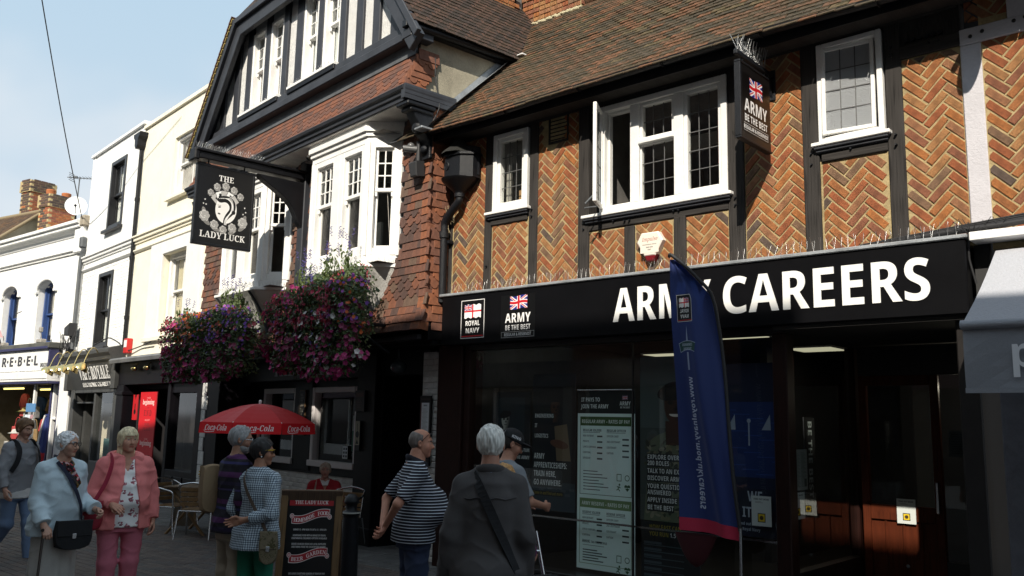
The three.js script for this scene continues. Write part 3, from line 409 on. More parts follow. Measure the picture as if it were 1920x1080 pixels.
// ---------------------------------------------------------------- tile hung public house with a timbered gable (centre)
const PA = 6.8 * DEG, pubTurn = -PA;
const pub = thing('tile_hung_pub', 'pub with red hung tiles, two white bay windows and a black and white timbered gable', 'building', [-7.8, 0, .31], pubTurn);
const toWorld = (o, u, y, w) => o.localToWorld(V(u, y, w)); pub.updateMatrixWorld(true);
{
  seed(61);
  const tileTones = [[.175, .08, .055], [.215, .09, .057], [.14, .07, .053], [.245, .092, .05], [.11, .062, .05], [.17, .105, .073]], tileM = tileTones.map((c) => mat(c, { rough: .85, map: T.patch, mapS: .5, bump: T.pit, bumpS: .2, bs: .003 }));
  const cornerM = [[.25, .095, .05], [.31, .11, .05], [.2, .085, .055]].map((c) => mat(c, { rough: .85, map: T.patch, mapS: .3, bump: T.pit, bumpS: .2, bs: .002 }));
  const plain = (w) => { const g = new Geo(); g.box(0, 0, 0, w - .005, .15, .017, .003); return g.build(); };
  const scallop = (() => { const p = [[-.0805, .075], [-.0805, -.03]]; for (let i = 0; i <= 4; i++) { const t = (i / 4) * Math.PI / 2; p.push([-.0805 + .026 * Math.sin(t), -.03 + .02 - .02 * Math.cos(t) * 1]); } for (let i = 0; i <= 8; i++) { const t = Math.PI + (i / 8) * Math.PI; p.push([.054 * Math.cos(t), -.025 + .05 * Math.sin(t)]); } for (let i = 4; i >= 0; i--) { const t = (i / 4) * Math.PI / 2; p.push([.0805 - .026 * Math.sin(t), -.03 + .02 - .02 * Math.cos(t)]); } p.push([.0805, -.03], [.0805, .075]); const g = new Geo(); g.prism(p, -.009, .009, .002); return g.build(); })();
  const P165 = [0, 1, 2].map(() => plain(.165)), half = plain(.085), list = [];
  const bays = [[-2.8, -.66], [-5.8, -3.66]];
  const row0 = 2.86, course = .1035; let wOf = (y) => .012 + .055 * Math.pow(sst(3.3, 2.85, y), 1.6);
  const isScallop = (r) => { const k = r % 8; return k >= 4 && k <= 6; };
  for (let r = 0; r < 28; r++) {
  const y = row0 + r * course, sc = isScallop(r);
  for (let u = -6.95 + (r % 2) * .0825; u < -.08; u += .165) {
  if (bays.some(([a, b]) => u > a - .03 && u < b + .03 && y > 3.72) || (u > -3.33 && u < -3.13 && y > 3.3) || y > 5.66) continue;
  const tilt = -.13 - Math.atan((wOf(y) - wOf(y + .1)) / .1) * 1.0;
  list.push({ geo: sc ? scallop : P165[(rnd() * 3) | 0], mat: tileM[(rnd() * 6) | 0], m: mtx(u + .0825 + rr(-.002, .002), y + .06 + rr(-.003, .003), wOf(y) + .012, tilt + rr(-.015, .015), rr(-.01, .01), rr(-.012, .012)) });
  }
  // angle tiles wrap the right hand corner, then a short return to the party wall
  const a = new Geo(); a.box(-.05, 0, .0, .12, .15, .016, .003); a.box(.012, 0, -.06, .016, .15, .12, .003); const oa = { geo: a.build(), mat: cornerM[(rnd() * 3) | 0], m: mtx(.0, y + .06, wOf(y) + .014, -.13, rr(-.01, .01), .05) }; if (y < 5.6) list.push(oa);
  for (let q = 0; q < 2; q++) list.push({ geo: sc ? scallop : P165[q], mat: cornerM[(rnd() * 3) | 0], m: new THREE.Matrix4().multiplyMatrices(mtx(.02, y + .06, -.16 - q * .165 + (r % 2) * .06, 0, Math.PI / 2, 0), mtx(0, 0, 0, -.1, 0, 0)) });
  }
  pieces(pub, 'wall_tile', list.filter((t) => t.m.elements[13] < 5.62), 300);
  const shell = new Geo(); // the wall behind the tiles, with openings for the bays
  shell.span(-6.97, -5.82, 2.86, 6.4, -.3, -.004); shell.span(-3.64, -2.82, 2.86, 6.4, -.3, -.004); shell.span(-.64, .0, 2.86, 6.4, -.3, -.004); shell.span(-5.82, -3.64, 2.86, 3.75, -.3, -.005); shell.span(-2.82, -.64, 2.86, 3.75, -.3, -.005); shell.span(-5.82, -3.64, 5.5, 6.4, -.3, -.005); shell.span(-2.82, -.64, 5.5, 6.4, -.3, -.005);
  mesh('wall', shell, M.blackTimber, pub);
  // ---- skirt roof above the cornice
  const sl = [], y0 = 5.84, w0 = .47, y1 = 6.36, w1 = .235, rows = 6, ang = Math.atan2(w0 - w1, y1 - y0);
  for (let r = 0; r < rows; r++) {
  const t = (r + .35) / rows, y = mix(y0, y1, t), w = mix(w0, w1, t) + .01, uL = -6.84 + t * .03, uR = -.05 - t * .02, sc = r === 1 || r === 2 || r === 3;
  for (let u = uL + (r % 2) * .08; u < uR - .08; u += .165) sl.push({ geo: sc ? scallop : P165[(rnd() * 3) | 0], mat: tileM[(rnd() * 4) | 0], m: mtx(u + .08, y + .01, w, -ang - .08 + rr(-.015, .015), rr(-.008, .008), rr(-.01, .01)) });
  const h = new Geo(); h.box(-.05, 0, 0, .13, .15, .016, .002, mtx(0, 0, 0, -ang - .08)); sl.push({ geo: h.build(), mat: cornerM[(rnd() * 3) | 0], m: mtx(uR + .045, y + .01, w - .005) });
  for (let q = 0; q < 2; q++) sl.push({ geo: r % 3 === 1 ? scallop : P165[q], mat: cornerM[(rnd() * 3) | 0], m: new THREE.Matrix4().multiplyMatrices(mtx(.03, y + .03, w - .085 - q * .16, 0, Math.PI / 2, 0), mtx(0, 0, 0, -.13, 0, 0)) });
  }
  pieces(pub, 'skirt_tile', sl, 240);
  const sb = new Geo(); sb.prism([[.52, 5.84], [.2, 6.5], [0, 6.5], [0, 5.8]], -.0, -6.9, 0, mtx(.0, 0, 0, 0, -Math.PI / 2)); const sk = new Geo(); sk.sweep([[.46, y0 - .02], [.2, y1 + .05], [0, y1 + .05], [0, y0 - .02]], -6.86, -.03); mesh('skirt', sk, M.leadDark, pub);
  const lf = new Geo(); lf.sweep([[.26, 6.34], [.285, 6.34], [.29, 6.5], [.25, 6.5]], -6.85, -.02); mesh('lead_flashing', lf, M.leadDark, pub);
  // ---- black cornice with pale soffit
  const co = new Geo(), prof = [[-.05, 5.68], [.44, 5.68], [.445, 5.735], [.47, 5.74], [.475, 5.78], [.51, 5.8], [.525, 5.835], [.5, 5.86], [-.05, 5.86]]; co.sweep(prof, -6.92, .06); co.sweep(prof.map(([a, b]) => [a * .16 - .03, b]), -.5, .3, mtx(.05, 0, 0, 0, Math.PI / 2)); mesh('cornice', co, M.blackTimber, pub);
  const so = new Geo(); so.span(-6.86, .0, 5.66, 5.679, -.02, .42, .003); mesh('soffit', so, M.soffit, pub);
  // ---- gable
  const ap = [[-6.78, 6.46], [-5.24, 8.5], [-1.16, 8.5], [.3, 6.46]], gw = new Geo(); gw.prism([[-6.7, 6.4], [-6.7, 6.55], [-5.22, 8.5], [-1.18, 8.5], [.0, 6.8], [.0, 6.4]], .1, .22);
  // plaster between studs is cut round the windows
  const studs = [[-6.14, -5.96], [-5.62, -5.42], [-5.16, -4.96], [-4.46, -4.29], [-3.81, -3.64], [-3.37, -3.15], [-2.67, -2.51], [-2.01, -1.84], [-1.56, -1.37], [-1.11, -.93], [-.66, -.46]], topAt = (u) => u < -5.24 ? 8.5 + (u + 5.24) * (2.04 / 1.54) : u > -1.16 ? 8.5 - (u + 1.16) * (2.04 / 1.46) : 8.5;
  const win = [[-4.96, -4.46, 8.25], [-4.29, -3.81, 8.25], [-3.15, -2.67, 8.3], [-2.51, -2.01, 8.3]], edges = [-6.62, ...studs.flat(), -.1], pl = new Geo();
  for (let i = 0; i < edges.length - 1; i += 2) { const a = edges[i] - .01, b = edges[i + 1] + .01, wq = win.find((q) => Math.abs(q[0] - edges[i]) < .02); pl.prism([[a, wq ? 8.27 : 6.6], [b, wq ? 8.27 : 6.6], [b, Math.max(topAt(b), 6.7)], [a, Math.max(topAt(a), 6.7)]], .1, .225); }
  mesh('plaster_panel', pl, M.roughcast, pub);
  for (const [a, b] of studs) { const g = new Geo(); g.prism([[a, 6.6], [b, 6.6], [b, topAt(b) - .03], [a, topAt(a) - .03]], .1, .262 + rr(0, .008), .008); mesh('stud', g, M.blackTimber, pub); }
  const gb = new Geo(); gb.span(-6.6, .02, 6.62, 6.78, .1, .33, .012); gb.span(-6.68, .07, 6.5, 6.62, .1, .42, .014); mesh('bressummer', gb, M.blackTimber, pub);
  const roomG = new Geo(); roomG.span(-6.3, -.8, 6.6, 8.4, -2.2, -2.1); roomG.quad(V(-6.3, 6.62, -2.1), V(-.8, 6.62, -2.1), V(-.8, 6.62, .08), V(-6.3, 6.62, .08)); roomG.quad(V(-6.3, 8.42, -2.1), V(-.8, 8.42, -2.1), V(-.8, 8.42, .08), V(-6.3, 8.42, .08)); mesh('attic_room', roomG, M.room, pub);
  // sash windows of the gable (deep white boxes) with six-pane top lights
  const pane = (w, x0, x1, yA, yB, z, m = M.glass) => { const g = new Geo(); g.quad(V(x0, yA, z), V(x1, yA, z), V(x1, yB, z), V(x0, yB, z)); return mesh('pane', g, m, w); };
  function sash(parent, x0, x1, yb, yt, meet, cols, rows, z, o = {}) { // frame outside edges, glass set back
  const f = o.f ?? .07, g = new Geo(), dp = o.depth ?? .12; g.span(x0, x0 + f, yb, yt, z - dp, z, .006); g.span(x1 - f, x1, yb, yt, z - dp, z, .006); g.span(x0 + f, x1 - f, yt - f, yt, z - dp, z, .006); g.span(x0 + f, x1 - f, yb, yb + f * 1.1, z - dp, z - .01, .006);
  const a = x0 + f, b = x1 - f, s = .035, zu = z - dp * .45, zl = z - dp * .8; g.span(a, a + s, meet, yt - f, zu - .03, zu, .004); g.span(b - s, b, meet, yt - f, zu - .03, zu, .004); g.span(a + s, b - s, yt - f - s, yt - f, zu - .03, zu, .004); g.span(a, b, meet - .02, meet + .03, zl - .03, zu + .004, .004); g.span(a, a + s, yb + f, meet, zl - .03, zl, .004); g.span(b - s, b, yb + f, meet, zl - .03, zl, .004); g.span(a + s, b - s, yb + f, yb + f + s * 1.6, zl - .03, zl, .004);
  if (o.horn !== false) for (const q of [a + s / 2, b - s / 2]) g.span(q - .016, q + .016, meet - .085, meet - .02, zu - .03, zu, .01);
  const w = mesh('window', g, o.m ?? M.winWhite, parent), X0 = a + s, X1 = b - s, Y0 = meet + .03, Y1 = yt - f - s;
  for (let i = 0; i < cols; i++) for (let j = 0; j < rows; j++) pane(w, mix(X0, X1, i / cols), mix(X0, X1, (i + 1) / cols), mix(Y0, Y1, j / rows), mix(Y0, Y1, (j + 1) / rows), zu - .018, M.oldGlass); const bars = new Geo(); for (let i = 1; i < cols; i++) { const x = mix(X0, X1, i / cols); bars.span(x - .009, x + .009, Y0, Y1, zu - .025, zu - .004, .003); } for (let j = 1; j < rows; j++) { const y = mix(Y0, Y1, j / rows); bars.span(X0, X1, y - .009, y + .009, zu - .024, zu - .006, .003); } if (!bars.empty) mesh('glazing_bar', bars, o.m ?? M.winWhite, w);
  const lc = o.lowCols ?? 1; for (let i = 0; i < lc; i++) pane(w, mix(X0, X1, i / lc), mix(X0, X1, (i + 1) / lc), yb + f + s * 1.6, meet - .02, zl - .018, M.oldGlass); if (lc > 1) { const b2 = new Geo(); for (let i = 1; i < lc; i++) { const x = mix(X0, X1, i / lc); b2.span(x - .01, x + .01, yb + f, meet - .02, zl - .026, zl - .003, .003); } mesh('glazing_bar', b2, o.m ?? M.winWhite, w); }
  return w;
  }
  pub.userData.none = undefined; delete pub.userData.none;
  globalThis.sashWindow = sash;
  function curtain(w, x0, x1, yA, yB, z, m, folds = 5, amp = .02) { const g = new Geo(), n = folds * 6; for (let i = 0; i < n; i++) { const a = i / n, b = (i + 1) / n, f = (t) => z + amp * Math.sin(t * folds * Math.PI * 2); g.quad(V(mix(x0, x1, a), yA, f(a)), V(mix(x0, x1, b), yA, f(b)), V(mix(x0, x1, b), yB, f(b)), V(mix(x0, x1, a), yB, f(a))); } return mesh('curtain', g, m, w); }
  globalThis.curtainIn = curtain;
  const pink = mat([.55, .33, .32], { rough: .95, transmission: .3, thickness: 0 }), netW = mat([.75, .77, .75], { rough: .95, transmission: .3, thickness: 0 });
  win.forEach(([a, b, t], i) => { const w = sash(pub, a, b, 6.82, t, 7.58, 2, 3, .255, { depth: .16, f: .055 }); if (i === 0 || i === 1) curtain(w, a + .12, b - .07, 6.9, 7.6, .095, pink, 3, .01); else curtain(w, a + .1, b - .07, 6.9, t - .1, .095, netW, 4, .008); });
  for (const [a, b] of [[-5.18, -3.76], [-3.41, -1.98]]) { const s = new Geo(); s.span(a, b, 6.79, 6.84, .2, .36, .006); mesh('sill', s, M.winWhite, pub); const k = new Geo(); k.span(a, b, 6.72, 6.79, .2, .352, .008); mesh('sill_apron', k, M.black, pub); spikes(pub, V(a + .1, 6.84, .33), V(b - .05, 6.84, .33), 14, .06, .02); }
  // bargeboards
  const bb = (p, q, wd) => { const d = [q[0] - p[0], q[1] - p[1]], L = Math.hypot(...d), n = [d[1] / L * wd, -d[0] / L * wd]; return [p, q, [q[0] + n[0], q[1] + n[1]], [p[0] + n[0], p[1] + n[1]]]; };
  const bg = (p, q, wd, z0, z1, nm = 'bargeboard', m = M.blackTimber) => { const g = new Geo(); g.prism(bb(p, q, wd), z0, z1, .008); return mesh(nm, g, m, pub); };
  bg(ap[0], [-5.2, 8.5], .26, .38, .46); bg([-5.26, 8.5], [-1.12, 8.5], .26, .381, .459); bg([-1.18, 8.52], ap[3], .26, .379, .461);
  bg([-6.83, 6.46], [-5.25, 8.56], .1, .46, .52, 'verge_moulding'); bg([-5.3, 8.56], [-1.1, 8.56], .1, .461, .521, 'verge_moulding'); bg([-1.16, 8.58], [.34, 6.48], .1, .459, .519, 'verge_moulding');
  const ve = new Geo(); ve.span(-6.9, -6.55, 6.36, 6.5, .15, .5, .01); ve.span(-.08, .14, 6.48, 6.6, .12, .47, .01); mesh('eaves_block', ve, M.blackTimber, pub);
  const under = new Geo(); under.quad(V(-6.76, 6.48, .4), V(-5.24, 8.48, .4), V(-5.24, 8.48, .1), V(-6.76, 6.48, .1)); under.quad(V(-5.24, 8.49, .4), V(-1.16, 8.49, .4), V(-1.16, 8.49, .1), V(-5.24, 8.49, .1)); mesh('verge_soffit', under, M.blackTimber, pub);
  // verge tiles on the left rake, yellowed mortar edges
  const vt = new Geo(), vm = new Geo(); seed(8); for (let i = 0; i < 24; i++) { const t = (i + .5) / 24, x = mix(-6.93, -5.3, t), y = mix(6.44, 8.6, t), k = mtx(x, y, .3, 0, 0, Math.atan2(2.16, 1.63) - .12); vt.box(0, 0, 0, .16, .02, .5, .003, k); vm.box(0, -.02, .19, .1, .016, .08, .003, k); } mesh('verge_tile', vt, tileM[2], pub); mesh('verge_mortar', vm, mat([.5, .38, .13], { rough: .95 }), pub);
  // main roof slopes
  const oldT = [[.085, .05, .035], [.06, .04, .032], [.11, .06, .04]].map((c) => mat(c, { rough: .95, map: T.moss, mapS: .8, bump: T.pit, bumpS: .12, bs: .005 }));
  const rf = new Geo(), s53 = 2.04 / 1.46; rf.quad(V(.12, 6.72, .45), V(.12, 6.72, -6), V(-1.16, 8.56, -6), V(-1.16, 8.56, .45)); rf.quad(V(-1.16, 8.56, .45), V(-1.16, 8.56, -6), V(-3.2, 11.3, -6), V(-3.2, 11.3, -1.2)); rf.quad(V(-6.85, 6.45, .5), V(-5.24, 8.56, .5), V(-5.24, 8.56, -6), V(-6.85, 6.45, -6)); rf.quad(V(-5.24, 8.56, .5), V(-1.16, 8.56, .5), V(-3.2, 11.3, -1.2), V(-3.2, 11.3, -1.2)); rf.quad(V(-5.24, 8.56, .5), V(-3.2, 11.3, -1.2), V(-3.2, 11.3, -6), V(-5.24, 8.56, -6));
  const roof = mesh('roof', rf, oldT[1], pub), rl = [], tg = boxGeo(.163, .175, .014, .003), base = mtx(0, 0, 0, 0, Math.PI / 2, 0); seed(12);
  for (let r = 0; r < 30; r++) { const s = r * .097, u = .16 - s * Math.cos(Math.atan(s53)), y = 6.7 + s * Math.sin(Math.atan(s53)); for (let w = .42 - (r % 2) * .083; w > -3.2; w -= .167) rl.push({ geo: tg, mat: oldT[(rnd() * 3) | 0], m: mtx(u + .012, y + .012 + rr(0, .006), w, 0, 0, 0).multiply(base).multiply(mtx(0, 0, 0, -(Math.PI / 2 - Math.atan(s53)) - .09 + rr(-.03, .03), 0, rr(-.03, .03))) }); }
  pieces(roof, 'roof_tile', rl, 200);
  const gu = new Geo(); gu.tube([[.16, 6.6, .5], [.13, 6.66, -1.0], [.13, 6.66, -1.3]], .045, 8); gu.span(.0, .09, 6.6, 6.7, -1.35, .4); mesh('side_gutter', gu, M.iron, pub);
  const gr = new Geo(); gr.box(.03, 6.66, .44, .1, .1, .14, .01); mesh('gutter_end', gr, M.iron, pub);
  // rendered flank above the neighbouring roof, lead flashing
  const fl = new Geo(); fl.prism([[.22, 5.4], [.22, 6.6], [-2.6, 6.6], [-2.6, 5.4]].map(([a, b]) => [-a, b]), -.1, .0, 0, mtx(0, 0, 0, 0, Math.PI / 2)); mesh('flank_wall', fl, M.beige, pub);
  const ls = new Geo(); { const a = V(.015, 5.37, .12), b = V(.015, 6.6, -1.13), d = V(.17, .01, .01), up = V(0, .1, .0); ls.quad(a, b, b.clone().add(d), a.clone().add(d).add(V(.02, 0, .06))); ls.quad(a.clone().add(up), b.clone().add(up), b, a); ls.box(.1, 5.33, .2, .16, .03, .18, .01, mtx(0, 0, 0, 0, 0, 0)); } mesh('lead_gutter', ls, M.lead, pub);
  const sd = new Geo(); sd.box(.12, 6.74, -1.34, .3, .02, .14, .004, mtx(0, 0, 0, 0, 0, 0)); mesh('white_flashing', sd, M.white, pub);
  const wr = new Geo(); wr.tube([[.04, 6.35, .02], [.05, 6.0, -.0], [.09, 5.7, -.04], [.06, 5.45, .05]], .008, 5); mesh('cable', wr, M.cable, pub);
  // left flank chimney piece seen above the roof
  const cs = new Geo(); cs.span(-1.25, -.75, 7.6, 10, -2.0, -1.35); const sc2 = mesh('chimney', cs, mortarM, pub), cbl = []; const cb = boxGeo(.02, .063, .213, .004), cf = boxGeo(.213, .063, .02, .004); for (let r = 0; r < 14; r++) { for (let k = 0; k < 3; k++) cbl.push({ geo: cb, mat: pickTone(), m: mtx(-.75, 7.7 + r * .075, -1.45 - k * .225 - (r % 2) * .1) }); for (let k = 0; k < 2; k++) cbl.push({ geo: cf, mat: pickTone(), m: mtx(-.87 - k * .225 - (r % 2) * .08, 7.7 + r * .075, -1.35) }); } pieces(sc2, 'brick', cbl, 80); const cl = new Geo(); cl.span(-1.3, -.72, 7.6, 7.78, -2.0, -1.32, .01); mesh('lead_apron', cl, M.lead, sc2);
  // ---- bay windows
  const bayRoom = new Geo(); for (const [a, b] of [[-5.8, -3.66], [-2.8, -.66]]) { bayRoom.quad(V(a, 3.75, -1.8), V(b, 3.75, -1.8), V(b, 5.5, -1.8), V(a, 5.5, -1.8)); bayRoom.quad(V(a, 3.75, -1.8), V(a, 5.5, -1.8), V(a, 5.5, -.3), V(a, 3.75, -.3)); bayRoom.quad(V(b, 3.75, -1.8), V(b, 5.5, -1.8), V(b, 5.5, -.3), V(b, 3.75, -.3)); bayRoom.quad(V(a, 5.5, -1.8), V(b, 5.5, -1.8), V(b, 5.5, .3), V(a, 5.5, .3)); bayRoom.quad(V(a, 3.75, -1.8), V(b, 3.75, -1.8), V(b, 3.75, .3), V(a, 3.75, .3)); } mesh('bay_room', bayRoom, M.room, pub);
  const blue = mat([.03, .12, .17], { rough: .9, map: T.weave, mapS: .2 }), ecru = mat([.55, .48, .33], { rough: .9, map: T.weave, mapS: .2 });
  for (const [x, right] of [[-1.73, true], [-4.73, false]]) { // bay centre u
  const A = [-1.1, 0], B = [-.735, .33], C = [.735, .33], D = [1.1, 0], yb = 3.76, yt = 5.44;
  const g = new Geo(); // corner posts, head and base boards follow the plan
  const plan = (o) => [[A[0] - o * .4, -.02], [B[0] - o * .4, B[1] + o], [C[0] + o * .4, C[1] + o], [D[0] + o * .4, -.02]];
  const slab = (y0, y1, o, gg = g) => gg.prism(plan(o).map(([a, b]) => [x + a, -b]), y0, y1, .004, mtx(0, 0, 0, -Math.PI / 2)); slab(5.38, 5.47, .0); slab(5.47, 5.53, .03); slab(5.53, 5.6, .06); slab(5.6, 5.66, .04);
  const bayM = mesh('bay_window', g, M.winWhite, pub), low = new Geo(); slab(3.745, 3.86, .006, low); mesh('base_board', low, M.winWhite, bayM); const sl = new Geo(); slab(3.7, 3.745, .07, sl); mesh('sill', sl, M.winWhite, bayM);
  const cp = new Geo(); for (const [q, n] of [[B, -.4], [C, .4]]) cp.box(0, 0, 0, .09, 1.54, .1, .006, mtx(x + q[0] * .985, 4.62, q[1] - .045, 0, n)); cp.span(x - .055, x + .055, 3.85, 5.39, .2, .327, .006); for (const s of [-1, 1]) cp.span(x + s * 1.09 - .03, x + s * 1.09 + .03, 3.85, 5.39, -.05, .03, .005); mesh('mullion', cp, M.winWhite, bayM);
  const fronts = [[-.705, -.045], [.045, .705]]; fronts.forEach(([a, b], i) => { const w = sash(pub, x + a, x + b, yb + .1, yt - .04, 4.72, 3, 3, .325, { f: .105, depth: .11 }); if (!right) curtain(w, x + a + .1, x + b - (i ? .25 : .1), 3.95, 4.7, .1, i ? ecru : blue, 3, .02); else { const k = new Geo(); if (!i) k.span(x + a + .16, x + a + .42, 3.92, 4.25, .05, .12, .01); else k.span(x + a + .15, x + b - .15, 3.95, 4.4, -.1, -.05, .01); mesh(i ? 'poster' : 'cardboard_box', k, i ? M.roomPale : mat([.5, .28, .05]), w); } });
  for (const s of [-1, 1]) { const L = Math.hypot(D[0] - C[0], C[1]), holder = new THREE.Group(); const w = sash(pub, -L / 2 + .035, L / 2 - .035, yb + .1, yt - .04, 4.74, 2, 3, 0, { f: .085, depth: .1 }); w.position.set(x + s * (C[0] + D[0]) / 2, 0, C[1] / 2); w.rotation.y = s * Math.atan2(C[1], D[0] - C[0]); if (right && s > 0) { const c = new Geo(); c.rod([.03, 4.75, -.1], [.1, 3.95, -.1], .005, 4); mesh('blind_cord', c, M.roomPale, w); } }
  spikes(bayM, V(x - .75, 3.75, .4), V(x + .75, 3.75, .4), 24, .09, .03); spikes(bayM, V(x + .78, 3.75, .36), V(x + 1.1, 3.75, .05), 8, .09, .03);
  // coved roughcast underside running down to a corbel
  const cv = new Geo(), N = 10, ringAt = (t) => { const k = Math.pow(1 - t, 1.9), y = 3.7 - .72 * t; return [[-1.08, -.0], [-.74, .36], [.74, .36], [1.08, .0]].map(([a, b]) => V(x + a * (.5 + .5 * (.6 * (1 - t * t) + .4 * k)), y, Math.max(.02, b * k + (b > 0 ? .06 : .012)))); };
  for (let i = 0; i < N; i++) { const a = ringAt(i / N), b = ringAt((i + 1) / N); for (let j = 0; j < 3; j++) { const S = 6; for (let q = 0; q < S; q++) { const L = (P, t) => P[j].clone().lerp(P[j + 1], t); cv.quad(L(b, q / S), L(b, (q + 1) / S), L(a, (q + 1) / S), L(a, q / S)); } } } mesh('coved_base', cv, mat([.74, .72, .68], { rough: .95, bump: T.pit, bumpS: .22, bs: .03 }), bayM);
  const br = new Geo(); for (const s of [-.6, .0, .6]) { const p = []; for (let i = 0; i <= 8; i++) { const t = i / 8; p.push([.36 * Math.pow(1 - t, 1.9) + .075, 3.69 - .74 * t]); } br.prism([...p, [.0, 2.95], [.0, 3.69]].map(([a, b]) => [-a, b]), -.022, .022, .004, mtx(x + s, 0, 0, 0, Math.PI / 2)); } stuff(mesh('bracket_ribs', br, M.blackTimber, bayM));
  }
  // central post and the big scrolled bracket at the corner under the cornice
  const po = new Geo(); po.span(-3.32, -3.14, 3.3, 5.66, -.02, .08, .01); mesh('post', po, M.blackTimber, pub);
  const scroll = (u, y, w, h, d, t = .14) => { const p = []; for (let i = 0; i <= 12; i++) { const q = i / 12; p.push([d * (.12 + .88 * Math.pow(1 - q, 1.5)) + .035 * Math.sin(q * 7) * (1 - q * .4), -h * q]); } const g = new Geo(); g.prism([[0, .0], ...p, [0, -h]].map(([a, b]) => [-a, b]), -t / 2, t / 2, .012, mtx(u, y, w, 0, Math.PI / 2)); return g; };
  const b1 = scroll(-.02, 5.62, .02, .62, .34, .16); b1.box(-.02, 5.63, .24, .26, .05, .44, .012); b1.box(-.02, 5.575, .22, .21, .05, .36, .012); b1.ball(-.02, 5.38, .22, .075, 1.2, 1, .7); b1.ball(-.02, 5.12, .1, .055, 1.2, 1, .7); mesh('scrolled_bracket', b1, M.iron, pub);
  const b2 = scroll(-6.86, 5.62, .02, .6, .34, .14); mesh('scrolled_bracket', b2, M.iron, pub);
}
